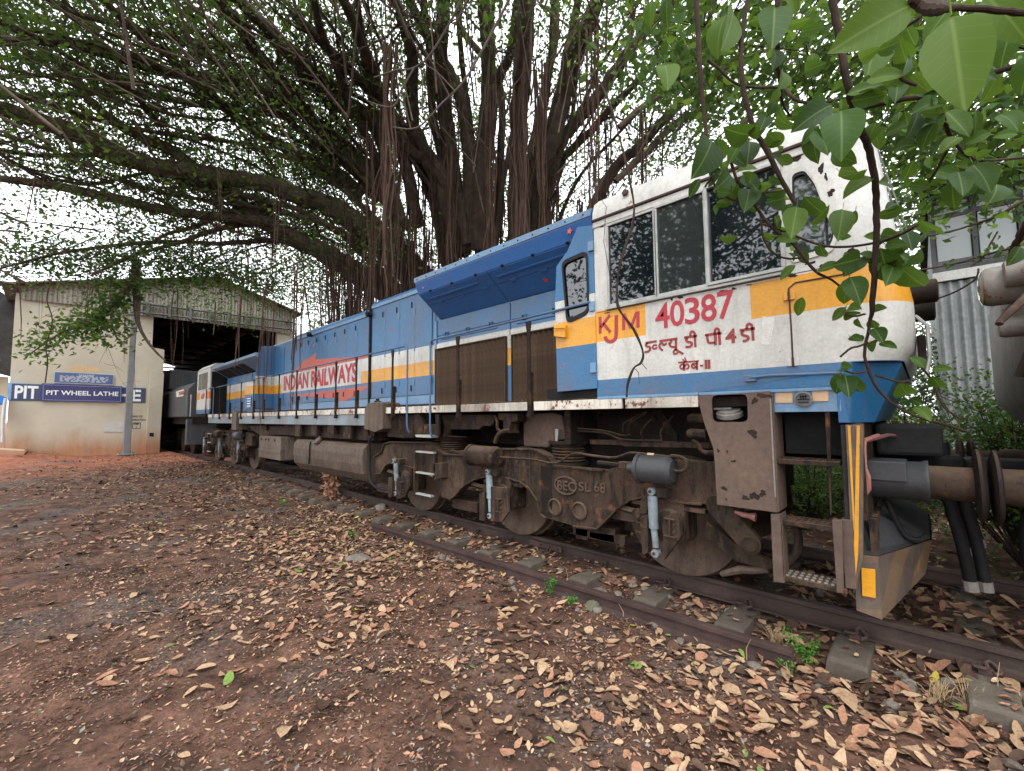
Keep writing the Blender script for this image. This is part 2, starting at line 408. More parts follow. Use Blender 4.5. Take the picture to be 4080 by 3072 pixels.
for i, sx in enumerate(xs_sl):
    if i:
        o = s0.copy(); COL.objects.link(o); o.location = (sx-wloc(track)[0], 0, -.2+rnd.uniform(-.008, .002)); o.rotation_euler.z = rnd.uniform(-.012, .012)
    for yc, sg in ((4.244, 1), (4.244, -1), (5.990, 1), (5.990, -1)):
        if sx < -14 and sg == -1: continue
        o = ck if (i == 0 and yc == 4.244 and sg == 1) else ck.copy()
        if o is not ck: COL.objects.link(o)
        o.location = (sx-wloc(track)[0], yc-5.12, -.148); o.scale = (1, sg, 1)
MB().box(-3.7, -3.2, 4.200, 4.212, -.115, -.05).box(-3.7, -3.2, 4.276, 4.288, -.115, -.05).build('fishplate', 'rail_old', track, .004)
for k in range(4): MB().cyl((-3.64+k*.125, 4.185, -.082), (-3.64+k*.125, 4.2, -.082), .014, 6).build('bolt', 'rail_old', track)
# loose old rail on the earth
a, bb = [(-0.74,3.582),(-6.376,3.494)]
lr = MB(); dx, dy = bb[0]-a[0], bb[1]-a[1]; Ln = math.hypot(dx, dy)
lr.prism([(p, z) for p, z in RP], 0, Ln, 'x')
ang = math.atan2(dy, dx); lr.v = [(a[0]+x*math.cos(ang)-y*math.sin(ang), a[1]+x*math.sin(ang)+y*math.cos(ang), z-.125-.02*(x/Ln)) for x, y, z in lr.v]
tag(lr.build('scrap_rail', 'rail_old', loc=(a[0], a[1], -.28)), 'rusty length of old rail lying on the earth beside the track', 'rail')

# ================================================================ WHEEL LATHE SHED
XS = -26.0
shed = thing('lathe_shed', 'cream plastered railway shed with corrugated gable and wide dark doorway', 'shed', (XS, 3, 0))
b = NB('cream_plaster'); X, Y, Z = b.sep()
c = b.ramp(b.noise(.7, 6, .6), [(.3, (.42, .375, .285)), (.6, (.52, .47, .37)), (.8, (.56, .53, .44))])
edge = b.math('ADD', Z, b.math('MULTIPLY', b.noise(1.1, 6, .7, scale3=(1, 1, .5), seed=3), 1.3))
edge = b.math('SUBTRACT', edge, b.math('MULTIPLY', Y, .0))
splash = b.thr(edge, 1.75, .85)
c = b.mix(b.math('MULTIPLY', splash, .9), c, b.ramp(b.noise(2.5, 6, .7, scale3=(1, 3, .35), seed=5), [(.3, (.30, .11, .045)), (.7, (.42, .21, .10))]))
c = b.mix(b.math('MULTIPLY', b.thr(b.noise(1.6, 6, .7, seed=8), .58, .75), .35), c, (.34, .32, .29))
b.bump(b.noise(14, 5, .6), .3, .01); M['plaster'] = b.fin(c, .9)
M['corr'] = grimy('weathered_corrugated_sheet', (.22, .20, .165), (.36, .33, .28), (.44, .41, .35), sc=1.2, rough=.7, bump=.1)
M['corr_w'] = grimy('pale_corrugated_sheet', (.20, .21, .21), (.30, .31, .305), (.37, .37, .36), sc=1.0, rough=.6, bump=.1)
M['roof'] = grimy('shed_roof_sheet', (.05, .045, .04), (.10, .09, .08), sc=1, rough=.8)
M['shedin'] = grimy('near_black_wall', (.008, .010, .010), (.018, .021, .020), rough=.95)  # near-black colour for the inner walls and trusses
M['galv'] = grimy('galvanised_post', (.10, .10, .105), (.16, .165, .17), (.21, .21, .21), sc=3, rough=.5, bump=.2)
M['beam'] = grimy('grey_steel_channel', (.08, .085, .085), (.14, .145, .14), rough=.6)
wl = [(-1.359,6.614),(-1.323,0.144),(3.382,0.02),(3.379,4.82),(2.925,4.891),(2.922,6.409)]
wl[1] = (wl[1][0], -.3); wl[2] = (wl[2][0], -.3)
MB().prism(wl, XS-.3, XS, 'x').build('front_wall', 'plaster', shed)
jm = [(2.893,3.787),(2.866,0.058),(3.367,0.027),(3.39,3.687)]
jm[1] = (jm[1][0], -.3); jm[2] = (jm[2][0], -.3)
MB().prism(jm, XS+.002, XS+.14, 'x').build('door_pier', 'plaster', shed, .01)
yl, yr = wl[0][0], wl[2][0]
gb = [(-1.092,6.37),(0.735,6.418),(1.871,6.318),(2.929,6.324),(5.25,6.337),(7.91,6.332),(8.989,6.317)]
gt = [(-1.372,6.922),(0.685,7.545),(2.459,8.039),(3.931,8.458),(5.303,8.695),(8.599,8.109),(9.117,7.947)]
def lerp_line(L, y):
    L = sorted(L)
    return float(np.interp(y, [p[0] for p in L], [p[1] for p in L]))
apexy = gt[4][0]
y0g, y1g = gb[0][0]-.15, 9.2
ridge_z = gt[4][1]; eaveL = gt[0][1]; slope = (ridge_z-eaveL)/(apexy-gt[0][0])
def ztop(y): return lerp_line(gt, y) if y < apexy else ridge_z-(y-apexy)*.30
def zbot(y): return lerp_line(gb, y)
sheet_w = 1.02; yy = y0g
while yy < y1g:
    m_ = MB(); n = 84; w = min(sheet_w, y1g-yy); vs = []; fs = []
    for i in range(n+1):
        y = yy+w*i/n; xo = .028*math.sin(2*math.pi*(y)/.145)
        for z in (zbot(y), ztop(y)): vs += [(XS+.09+xo, y, z), (XS+.083+xo, y, z)]
    for i in range(n): a_ = i*4; fs += [(a_, a_+4, a_+6, a_+2), (a_+1, a_+3, a_+7, a_+5), (a_+2, a_+6, a_+7, a_+3), (a_, a_+1, a_+5, a_+4)]
    m_.add(vs, fs).build('corrugated_sheet', 'corr', shed); yy += w+.012
# roof, side walls, back: the dark room behind the doorway
ye = y1g
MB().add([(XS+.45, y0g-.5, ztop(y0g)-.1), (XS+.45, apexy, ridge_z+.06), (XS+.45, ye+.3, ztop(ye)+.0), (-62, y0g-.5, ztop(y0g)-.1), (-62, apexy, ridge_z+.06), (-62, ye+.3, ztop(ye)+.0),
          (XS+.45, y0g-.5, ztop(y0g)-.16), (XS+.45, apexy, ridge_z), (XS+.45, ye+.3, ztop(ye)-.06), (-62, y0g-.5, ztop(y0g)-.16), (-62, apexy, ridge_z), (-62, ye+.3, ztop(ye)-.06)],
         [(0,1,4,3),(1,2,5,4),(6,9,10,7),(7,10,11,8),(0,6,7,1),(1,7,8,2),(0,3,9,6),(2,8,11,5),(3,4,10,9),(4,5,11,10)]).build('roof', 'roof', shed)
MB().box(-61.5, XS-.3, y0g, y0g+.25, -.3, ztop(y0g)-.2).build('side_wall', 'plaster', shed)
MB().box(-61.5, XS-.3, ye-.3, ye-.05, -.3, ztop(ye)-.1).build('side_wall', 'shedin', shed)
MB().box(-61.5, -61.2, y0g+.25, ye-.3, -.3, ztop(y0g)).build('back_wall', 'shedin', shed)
MB().box(XS-.3, XS, ye-.9, ye-.05, -.3, zbot(ye)+.2).build('door_pier', 'plaster', shed)
for k in range(8):
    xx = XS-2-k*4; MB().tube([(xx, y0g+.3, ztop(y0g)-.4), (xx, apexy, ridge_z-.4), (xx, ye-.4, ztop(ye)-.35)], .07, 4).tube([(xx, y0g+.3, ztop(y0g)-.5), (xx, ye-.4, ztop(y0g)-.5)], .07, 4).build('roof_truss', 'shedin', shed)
tb = [(2.367,6.846),(7.802,6.928)]
for dz in (0, -.42): MB().tube([(XS+.25, tb[0][0], tb[0][1]+dz), (XS+.25, tb[1][0]+1.2, tb[1][1]+dz+.05)], .055, 4).build('door_track', 'beam', shed)
for k in range(7):
    y = tb[0][0]+.3+k*.8; z = lerp_line(tb, y); MB().box(XS+.1, XS+.32, y-.06, y+.06, z-.5, z+.1).build('track_bracket', 'beam', shed, .01)
hatch = [(1.435,1.446),(2.138,1.423),(2.136,0.961),(1.455,0.996)]
b = NB('patched_cement'); M['cement'] = b.fin(b.ramp(b.noise(4, 5), [(.3, (.42, .41, .38)), (.7, (.52, .51, .47))]), .85)
MB().prism(hatch, XS+.003, XS+.02, 'x').build('cement_patch', 'cement', shed)
vent = [(2.969,0.901),(3.128,0.896),(3.135,0.728),(2.976,0.734)]
MB().prism(vent, XS+.143, XS+.15, 'x').build('vent', 'black', shed)
M['patchcream'] = paint('ochre_patch', (.60, .42, .22), .2, 0)
MB().prism([(0.28,3.809),(1.166,3.817),(1.176,3.591),(0.292,3.546)], XS+.002, XS+.006, 'x').build('paint_patch', 'patchcream', shed)
# painted old board behind the new sign
M['oldblue'] = paint('faded_painted_board', (.030, .055, .13), .5, .5); M['skyblue'] = paint('light_blue_border', (.22, .36, .55), .3, .2)
M['navy'] = paint('enamel_navy', (.013, .014, .10), .05, 0, rough=.22, streak=False); M['navyline'] = paint('sign_outline', (.25, .25, .5), 0, 0)
M['policy'] = paint('faded_blue_board', (.07, .12, .27), .35, .1); M['silver'] = paint('board_rim', (.5, .52, .55), .2, 0)
def boardpts(c_, off): return c_
ob = [(-1.396,3.004),(-1.36,2.296),(2.787,2.284),(2.781,2.982)]
MB().prism(ob, XS+.004, XS+.012, 'x').build('painted_border', 'skyblue', shed)
ob2 = [(-1.282,2.972),(-1.279,2.304),(2.787,2.284),(2.774,2.953)]
MB().prism(ob2, XS+.013, XS+.018, 'x').build('painted_board', 'oldblue', shed)
p = [(-1.196,2.904),(-0.567,2.385)]; text('PIT', p[0][0], p[1][0], p[1][1], p[0][1], XS+.019, 'whiteplain', shed, 'faded_lettering', 'x', .004, .03)
p = [(2.023,2.878),(2.617,2.347)]; text('HE', p[0][0]-.25, p[1][0], p[1][1], p[0][1], XS+.019, 'whiteplain', shed, 'faded_lettering', 'x', .004, .03)
p = [(2.287,1.707),(2.76,1.443)]
for k, t_ in enumerate(('YEAR OF', 'CONSTRUCTION', '1983')):
    w = (1.0, 1.5, .45)[k]*.42; yc = p[0][0]+.22; h_ = .09; text(t_, yc-w/2, yc+w/2, p[0][1]-.16*k-h_, p[0][1]-.16*k, XS+.004, 'black', shed, 'stencil_lettering', 'x', .003, .01)
p = [(2.377,1.383),(2.663,1.1)]
for (a0, a1, z0, z1) in ((p[0][0], p[1][0], p[0][1]-.02, p[0][1]), (p[0][0], p[1][0], p[1][1], p[1][1]+.02), (p[0][0], p[0][0]+.02, p[1][1]+.02, p[0][1]-.02), (p[1][0]-.02, p[1][0], p[1][1]+.02, p[0][1]-.02)):
    MB().box(XS+.003, XS+.006, a0, a1, z0, z1).build('stencil_frame', 'black', shed)
zm = (p[0][1]+p[1][1])/2
text('KJM', p[0][0]+.06, p[1][0]-.06, zm+.03, p[0][1]-.05, XS+.004, 'black', shed, 'stencil_lettering', 'x', .003, .01)
text('20', p[0][0]+.12, p[1][0]-.12, p[1][1]+.05, zm-.03, XS+.004, 'black', shed, 'stencil_lettering', 'x', .003, .01)
# sign boards fixed on the wall
q_ = [(-0.476,3.021),(-0.463,2.294),(1.967,2.281),(1.957,3.007)]
sign = thing('sign_board', 'navy sign board with white PIT WHEEL LATHE lettering on the shed wall', 'sign', (XS+.05, q_[0][0], q_[1][1]))
MB().prism(q_, XS+.03, XS+.08, 'x').build('board', 'navy', sign, .004)
q2 = [(-0.434,2.962),(-0.422,2.347),(1.929,2.323),(1.918,2.948)]
for i in range(4):
    a_, c_ = q2[i], q2[(i+1) % 4]; MB().tube([(XS+.083, a_[0], a_[1]), (XS+.083, c_[0], c_[1])], .008, 4).build('border_line', 'navyline', sign)
a_ = [(-0.348,2.745),(-0.344,2.556),(1.84,2.547),(1.831,2.753)]
o = text('PIT WHEEL LATHE', a_[0][0], a_[2][0], 0, a_[0][1]-a_[1][1], XS+.081, 'whiteplain', sign, 'lettering', 'x', .004, .02)
dz = (a_[3][1]-a_[0][1])/(a_[2][0]-a_[0][0])
for v in o.data.vertices: v.co.z += a_[1][1]+(v.co.y+wloc(sign)[1]-a_[0][0])*dz
q_ = [(-0.159,3.536),(-0.158,3.049),(1.653,3.043),(1.658,3.524)]
pol = thing('policy_board', 'small faded blue quality policy board above the navy sign', 'sign', (XS+.05, q_[0][0], q_[1][1]))
MB().prism(q_, XS+.03, XS+.055, 'x').build('rim', 'silver', pol)
q2 = [(-0.139,3.505),(-0.141,3.076),(1.636,3.078),(1.639,3.495)]
MB().prism(q2, XS+.0555, XS+.062, 'x').build('board', 'policy', pol)
qa = q2[0][0]; qb = q2[2][0]; wz = q2[0][1]; hh = q2[0][1]-q2[1][1]
text('OUR QUALITY POLICY', qa+.7, qb-.6, wz-.14*hh-.1, wz-.05*hh-.03, XS+.063, 'whiteplain', pol, 'lettering', 'x', .003, .01)
for k in range(6):
    m_ = MB(); x_ = qa+.15
    while x_ < qb-.2:
        w = rnd.uniform(.06, .24); m_.box(XS+.0625, XS+.064, x_, min(x_+w, qb-.15), wz-.3*hh-.1*hh*k-.03, wz-.3*hh-.1*hh*k); x_ += w+.06
    m_.build('small_print', 'silver', pol)
# concrete kerb at the wall foot, far left
k_ = [(-1.516,0.476),(-1.498,0.119),(-0.816,0.143),(-0.743,0.304),(-0.788,0.382)]
tag(MB().prism(k_, XS+.02, XS+1.4, 'x').build('kerb_block', 'plaster', bevel=.02), 'low cream kerb block at the foot of the shed wall', 'kerb')
# steel post
pb = [(-25.072,2.147)][0]
post = thing('steel_post', 'grey galvanised steel post standing in front of the shed', 'post', (pb[0], pb[1], float(gz(*pb))))
m_ = MB(); h0 = .17
m_.add([(pb[0]+sx*w, pb[1]+sy*w, z) for z, w in ((-.1, .125), (8.2, .085)) for sx, sy in ((-1,-1),(1,-1),(1,1),(-1,1))], [(0,3,2,1),(4,5,6,7),(0,1,5,4),(1,2,6,5),(2,3,7,6),(3,0,4,7)])
m_.build('shaft', 'galv', post, .02)
MB().box(pb[0]-.3, pb[0]+.3, pb[1]-.3, pb[1]+.3, .0, .05).build('base_plate', 'galv', post, .01)
for sx in (-1, 1):
    for sy in (-1, 1): MB().cyl((pb[0]+sx*.23, pb[1]+sy*.23, .05), (pb[0]+sx*.23, pb[1]+sy*.23, .11), .025, 6).build('bolt', 'galv', post)
# dark lean-to and water tank at the far left
M['darkroof'] = grimy('old_dark_sheet', (.02, .02, .022), (.06, .058, .055), rough=.8)
lt = thing('lean_to', 'dark sheeted lean-to at the left end of the shed', 'lean-to', (-30, -6, 0))
r_ = [(-1.972,7.175),(-1.521,6.814),(-1.499,3.451),(-3.534,4.143),(-3.712,7.439)]
MB().prism(r_, -29.2, -29, 'x').build('roof_sheet', 'darkroof', lt)
r_ = [(-1.814,3.466),(-1.568,3.459),(-1.532,0.145),(-3.631,0.278),(-3.809,3.548)]
MB().prism(r_, -29.6, -29.5, 'x').build('wall', 'plaster', lt)
M['tankblue'] = paint('water_tank_plastic', (.02, .20, .62), .1, 0)
tk = thing('water_tank', 'bright blue cover beside a pale down pipe at the left edge', 'tank', (-25, -1.9, 0))
t_ = [(-1.515,2.483),(-1.391,2.421),(-1.39,2.337),(-1.403,2.12),(-1.496,2.124),(-1.989,2.131),(-2.008,2.497)]
MB().prism(t_, -25.9, -25.1, 'x').build('cover', 'tankblue', tk, .02)
t_ = [(-1.358,2.36),(-1.379,2.136),(-1.383,1.555),(-1.356,0.711)]
MB().tube([(-25, y, z) for y, z in t_], .045, 8).build('down_pipe', 'silver', tk, smooth=True)

# ================================================================ PALE BUILDING BEHIND THE TRACK, RIGHT
YB = 10.5
bld = thing('corrugated_building', 'pale building with corrugated wall and glazed upper storey at right', 'building', (3, YB, 0))
def sheets(x0, x1, z0f, z1f, Yp, mt, parent, pitch=.125, amp=.034, w=1.0):
    x = x0
    while x < x1-.01:
        ww = min(w, x1-x); n = max(4, int(ww/pitch*10)); vs = []; fs = []
        for i in range(n+1):
            xx = x+ww*i/n; yo = amp*math.sin(2*math.pi*xx/pitch)
            vs += [(xx, Yp+yo, z0f), (xx, Yp+yo+.006, z0f), (xx, Yp+yo, z1f), (xx, Yp+yo+.006, z1f)]
        for i in range(n): a_ = i*4; fs += [(a_, a_+2, a_+6, a_+4), (a_+1, a_+5, a_+7, a_+3), (a_+2, a_+3, a_+7, a_+6)]
        MB().add(vs, fs).build('corrugated_sheet', mt, parent); x += ww+.01
cL = [(0.296,3.777),(0.314,5.197),(1.248,5.122),(0.801,5.055),(1.263,4.738),(0.294,3.842),(0.687,3.823)]
xb0 = cL[0][0]; zc = cL[0][1]; zt = cL[1][1]
sheets(xb0, 12, -.1, zc-.02, YB, 'corr_w', bld)
MB().box(xb0-.03, 12, YB-.08, YB+.02, zc-.0, zc+.16).build('fascia_board', 'white', bld)
xm = [xb0, cL[3][0], cL[4][0]+.05]; dxm = (xm[2]-xm[0])/2
k = 0
M['greypane'] = glass('milky_pane', (.27, .285, .28), .3, 1.5); M['frame_dark'] = grimy('dark_window_frame', (.05, .05, .05), (.09, .09, .088), rough=.6)
x = xb0
while x < 11.5:
    z0, z1 = zc+.2, zt
    rows = [z0+.02, z0+(z1-z0)*.10, z0+(z1-z0)*.78, z1]
    for r0, r1_ in zip(rows[:-1], rows[1:]):
        wdn = MB().box(x+.05, x+dxm-.05, YB-.02, YB+.0, r0+.03, r1_-.03).build('window_pane', 'greypane', bld)
    for r0 in rows: MB().box(x+.03, x+dxm-.03, YB-.05, YB-.021, r0-.05, r0+.03).build('transom', 'frame_dark', bld)
    MB().box(x-.03, x+.03, YB-.06, YB+.03, z0-.03, z1+.05).build('mullion', 'frame_dark', bld)
    x += dxm
MB().box(xb0-.12, 12, YB-.7, YB+6, zt+.05, zt+.14).build('roof', 'darkroof', bld)
MB().box(xb0, 12, YB+.1, YB+6, -.1, zt).build('wall', 'corr_w', bld)

# ================================================================ LOCOMOTIVE
YC, YF, YM, YH = 3.67, 6.57, 5.12, 4.15
M['cabpaint'] = livery('cab_livery', [(0, BLUE), (1.845, WHITE)], [(-.92+10.3, 20, 2.24, 2.515, YEL), (-2.4+10.3, -1.79+10.3, 2.235, 2.545, YEL)], rust=1.2)
M['hoodpaint'] = livery('hood_livery', [(0, BLUE), (2.185, YEL), (2.42, WHITE), (2.67, BLUE)], grime=.42, rust=.7)
M['doorpaint'] = livery('door_livery', [(0, BLUE), (2.22, YEL), (2.50, WHITE), (2.72, BLUE)], rust=1.0)
M['wingpaint'] = paint('radiator_wing_blue', (.022, .125, .36), .18, .5, rough=.30)
M['edgeblue'] = paint('faded_blue_edge', (.12, .24, .38), .4, 1.0)
loco = thing('diesel_locomotive', 'blue white and yellow diesel locomotive numbered 40387 standing on the track', 'locomotive', (-10.3, YM, 0))
def xf(z): return float(np.interp(z, [1.85, 1.95, 2.1, 2.25, 2.5, 3.0, 3.5, 3.75], [-.07, -.02, .0, .0, -.035, -.085, -.14, -.20]))
RC = .29
# --- cab shell
side = [(-2.32, 1.69), (-2.32, 3.49), (xf(3.49)-RC, 3.49), (xf(3.0)-RC, 3.0), (xf(2.5)-RC, 2.5), (xf(2.25)-RC, 2.25), (xf(2.1)-RC, 2.1), (xf(1.95)-RC, 1.95), (xf(1.85)-RC, 1.85), (-.40, 1.80), (-1.34, 1.69)]
wh = [rrect(-2.155, -1.685, 2.585, 3.375, .015), rrect(-1.655, -1.24, 2.585, 3.385, .015), rrect(-1.205, -.69, 2.585, 3.385, .015)]
qw = rpoly([(-0.602,3.271),(-0.526,3.275),(-0.471,3.156),(-0.375,2.746),(-0.404,2.666),(-0.622,2.646)], .032)
MB().prism(side, YC, YC+.05, holes=wh+[qw]).build('cab_side', 'cabpaint', loco)
nose = MB(); zs = [1.85, 1.90, 1.95, 2.03, 2.1, 2.25, 2.4, 2.55, 2.75, 3.0, 3.25, 3.49]; ring = []
for z in zs:
    x1 = xf(z); L_ = [(x1-RC+RC*math.sin(R(a)), YC+RC-RC*math.cos(R(a)), z) for a in range(0, 91, 10)]
    L_ += [(x1, YC+RC+(YF-YC-2*RC)*k/6, z) for k in range(1, 6)]
    L_ += [(x1-RC+RC*math.cos(R(a)), YF-RC+RC*math.sin(R(a)), z) for a in range(0, 91, 10)]
    ring.append(L_)
n = len(ring[0]); nose.add([p for L_ in ring for p in L_], [(i*n+k, i*n+k+1, i*n+n+k+1, i*n+n+k) for i in range(len(zs)-1) for k in range(n-1)])
nose.build('nose', 'cabpaint', loco, smooth=True)
MB().prism(side[:3]+side[3:], YF-.05, YF).build('cab_side', 'cabpaint', loco)
MB().box(-2.32, -2.28, YC+.051, YF-.051, 1.69, 3.6).build('cab_rear_wall', 'cabpaint', loco)
MB().box(-2.27, -.32, YC+.12, YF-.12, 1.72, 3.45).build('cab_interior', 'interior', loco)
for y0, y1 in ((YC+.42, YM-.08), (YM+.08, YF-.42)):
    m_ = MB(); m_.add([(xf(2.7)+.004, y0, 2.7), (xf(2.7)+.004, y1, 2.7), (xf(3.35)+.004, y1, 3.35), (xf(3.35)+.004, y0, 3.35), (xf(2.7)-.02, y0, 2.7), (xf(2.7)-.02, y1, 2.7), (xf(3.35)-.02, y1, 3.35), (xf(3.35)-.02, y0, 3.35)], [(0,1,2,3),(7,6,5,4),(0,4,5,1),(1,5,6,2),(2,6,7,3),(3,7,4,0)])
    m_.build('windscreen', 'glass', loco)
# roof
rp = [(YC-.012, 3.49), (YC-.008, 3.56), (YC+.03, 3.66), (YC+.12, 3.735), (YC+.32, 3.79), (4.5, 3.85), (YM, 3.87)]
rp = rp+[(2*YM-y, z) for y, z in reversed(rp[:-1])]
rf = MB(); xsr = [(-2.325, 0, 1), (-.62, 0, 1), (-.42, -.01, .99), (-.28, -.05, .93), (-.17, -.16, .88)]
vs = [(x, YM+(y-YM)*sy, 3.49+max(0, (z-3.49)+dz*((z-3.49)/.3))) for x, dz, sy in xsr for y, z in rp]; n = len(rp)
rf.add(vs, [(i*n+k, i*n+k+1, i*n+n+k+1, i*n+n+k) for i in range(len(xsr)-1) for k in range(n-1)]+[tuple(range(n)), tuple(reversed(range((len(xsr)-1)*n, len(xsr)*n)))])
rf.build('cab_roof', 'white', loco, smooth=True)
MB().box(-2.33, -.40, YC-.03, YC+.02, 3.462, 3.484).build('gutter', 'rail_old', loco, .004)
MB().box(-2.325, -.37, YC-.012, YC, 3.40, 3.46).build('window_header', 'white', loco, .004)
ez = [(-1.955,3.643)][0]; MB().lathe([(.035, 0), (.03, .02), (.012, .022)], (ez[0], YC+.0, ez[1]), (0, -1, .1), 14).build('roof_lug', 'rail_old', loco)
# --- side windows
def bars(xa, xb, za, zb, w, y0, y1, name, mt, parent):
    m_ = MB(); m_.box(xa, xb, y0, y1, za, za+w); m_.box(xa, xb, y0, y1, zb-w, zb); m_.box(xa, xa+w, y0, y1, za+w, zb-w); m_.box(xb-w, xb, y0, y1, za+w, zb-w)
    return m_.build(name, mt, parent, .003)
for k, (x0, x1, z1, g, yo) in enumerate(((-2.155, -1.685, 3.375, 'glass', .012), (-1.655, -1.24, 3.385, 'glass2', .012), (-1.205, -.69, 3.385, 'glass', 0))):
    w_ = MB().box(x0-.004, x1+.004, YC+yo, YC+yo+.012, 2.58, z1+.004).build('side_window', g, loco)
    bars(x0-.022, x1+.022, 2.562, z1+.022, .026, YC-.018+yo*.6-(.022 if k == 2 else 0), YC-.001+yo*.6, 'window_frame', 'alu', w_)
MB().box(-2.19, -.655, YC-.03, YC-.0, 2.535, 2.560).build('window_sill', 'alu', loco, .003)
MB().prism([(-1.62, 2.6), (-1.60, 2.6), (-1.60, 3.36), (-1.62, 3.36)], YC+.03, YC+.04).build('window_bar', 'alu', loco)
w_ = MB().prism(qw, YC+.012, YC+.02).build('quarter_window', 'glass2', loco)
m_ = MB(); qv = [Vector(p) for p in qw]; cq = sum(qv, Vector((0, 0)))/len(qv)
m_.prism([tuple(cq+(p-cq)*1.13) for p in qv], YC-.012, YC+.001, holes=[[tuple(cq+(p-cq)*1.0) for p in qv]]); m_.build('window_frame', 'white', w_, .003)
m_ = MB(); m_.prism([tuple(cq+(p-cq)*1.0) for p in qv], YC-.006, YC+.011, holes=[[tuple(cq+(p-cq)*.93) for p in qv]]); m_.build('window_seal', 'rubber', w_)
# --- nose skirt, lower blue
sk = [(-0.398,1.818),(-0.413,1.424)]
x0 = -.42
m_ = MB()
m_.add([(x0, YC, 1.85), (-.33, YC, 1.85), (-.08, 3.93, 1.85), (-.08, 6.31, 1.85), (-.33, YF, 1.85), (x0, YF, 1.85),
        (x0, YC+.02, 1.44), (-.36, YC+.05, 1.44), (-.25, 4.00, 1.44), (-.25, 6.24, 1.44), (-.36, YF-.05, 1.44), (x0, YF-.02, 1.44)],
       [(0,1,7,6),(1,2,8,7),(2,3,9,8),(3,4,10,9),(4,5,11,10),(0,6,11,5),(6,7,8,9,10,11),(0,5,4,3,2,1)])
m_.build('nose_skirt', 'blue', loco, .006)
MB().box(-1.34, -.40, YC+.003, YC+.05, 1.69, 1.80).build('lower_band', 'blue', loco, .004)
MB().box(-1.34, -.42, YC-.004, YC+.04, 1.665, 1.69).build('rusty_ledge', 'edgeblue', loco, .004)
MB().box(-2.32, -1.345, YC-.004, YC+.03, 1.665, 1.69).build('rusty_ledge', 'edgeblue', loco, .004)
# reflective patches with the round badge
pp = [(-0.786,1.668),(-0.677,1.663),(-0.681,1.586),(-0.79,1.589)]; M['patch'] = paint('peeling_reflective_tape', (.50, .33, .19), .3, 1.2)
MB().box(-.83, -.40, YC+.02, YC+.06, 1.52, 1.665).build('end_band', 'edgeblue', loco)
MB().prism(pp, YC+.012, YC+.02).build('reflector_tape', 'patch', loco)
pp = [(-0.559,1.667),(-0.464,1.669),(-0.468,1.592),(-0.563,1.593)]; MB().prism(pp, YC+.012, YC+.02).build('reflector_tape', 'patch', loco)
bc = [(-0.613,1.609)][0]
bd = MB().lathe([(.055, 0), (.058, .02), (.045, .026), (.045, .014), (.001, .013)], (bc[0], YC+.02, bc[1]), (0, -1, 0), 24).build('round_badge', 'beam', loco, smooth=True)
for k, (w, z) in enumerate(((.03, .02), (.05, .0), (.045, -.02))):
    MB().box(bc[0]-w*.7, bc[0]+w*.7, YC-.002, YC+.007, bc[1]+z-.004, bc[1]+z+.003).build('badge_relief', 'black', bd)
for k in (-.015, .0, .015): MB().box(bc[0]+k-.002, bc[0]+k+.002, YC-.002, YC+.007, bc[1]+.0, bc[1]+.035).build('badge_relief', 'black', bd)
# handrail under the number, hatches and hinges on the cab side
hr = [(-0.951,1.785),(-0.812,1.79),(-0.557,1.781),(-0.399,1.778)]
MB().tube([(hr[0][0], YC-.02, hr[0][1]), (hr[1][0], YC-.055, hr[1][1])]+[(hr[3][0], YC-.055, hr[3][1]), (hr[3][0]+.02, YC, hr[3][1])], .011, 8).build('grab_rail', 'blue_tube', loco, smooth=True)
MB().box(hr[0][0]-.03, hr[0][0]+.05, YC-.03, YC, hr[0][1]-.03, hr[0][1]+.02).build('rail_bracket', 'blue_tube', loco, .004)
hp = [(-0.664,2.426),(-0.663,2.345),(-0.661,2.159),(-0.662,1.866)]
MB().tube([(p[0], YC-.002, p[1]) for p in hp]+[], .006, 5).build('hatch_gap', 'rail_old', loco)
MB().tube([(hp[0][0], YC-.002, hp[0][1]), (-.62, YC-.002, hp[0][1]+.035), (-.3, YC-.003, hp[0][1]+.03)], .006, 5).build('hatch_gap', 'rail_old', loco)
for (x, z) in ([(-0.662,2.367),(-0.659,1.88)]):
    h_ = MB().box(x-.035, x+.035, YC-.014, YC-.001, z-.028, z+.028).build('hinge', 'white' if z < 2.2 else 'yellow', loco, .003)
    MB().cyl((x, YC-.02, z-.034), (x, YC-.02, z+.034), .008, 8).build('hinge_pin', 'rail_old', h_)
lk = [(-0.212,2.006)][0]; MB().lathe([(.02, 0), (.02, .01), (.012, .012), (.012, .004), (.001, .003)], (lk[0]-.06, YC-.005, lk[1]), (.3, -1, 0), 14).build('lock', 'rail_old', loco)
# peeled paint: ragged patches of bare dark metal
def blotch(cx, cz, rx, rz, Y, parent, seed, mt='grime_dark'):
    r_ = random.Random(seed); ph = [r_.uniform(0, 6.3) for _ in range(4)]
    pts = []
    for k in range(26):
        a = 2*math.pi*k/26; q = 1+.22*math.sin(2*a+ph[0])+.17*math.sin(3*a+ph[1])+.13*math.sin(5*a+ph[2])+.10*math.sin(9*a+ph[3])
        pts.append((cx+rx*q*math.cos(a), cz+rz*q*math.sin(a)))
    MB().prism(pts, Y-.0012, Y+.001).build('bare_metal_patch', mt, parent)
M['bare'] = grimy('bare_rusty_metal', (.014, .010, .009), (.035, .022, .018), (.07, .035, .025), sc=12)
BL = [(-0.572,3.385),(-0.426,3.246),(-0.38,3.053),(-0.288,2.61),(-0.434,2.537),(-0.639,2.52),(-1.54,2.52),(-1.464,2.519),(-2.188,2.511),(-1.116,2.505),(-1.035,2.505),(-0.926,2.512),(-0.402,3.177),(-2.221,3.393),(-0.519,2.582)]
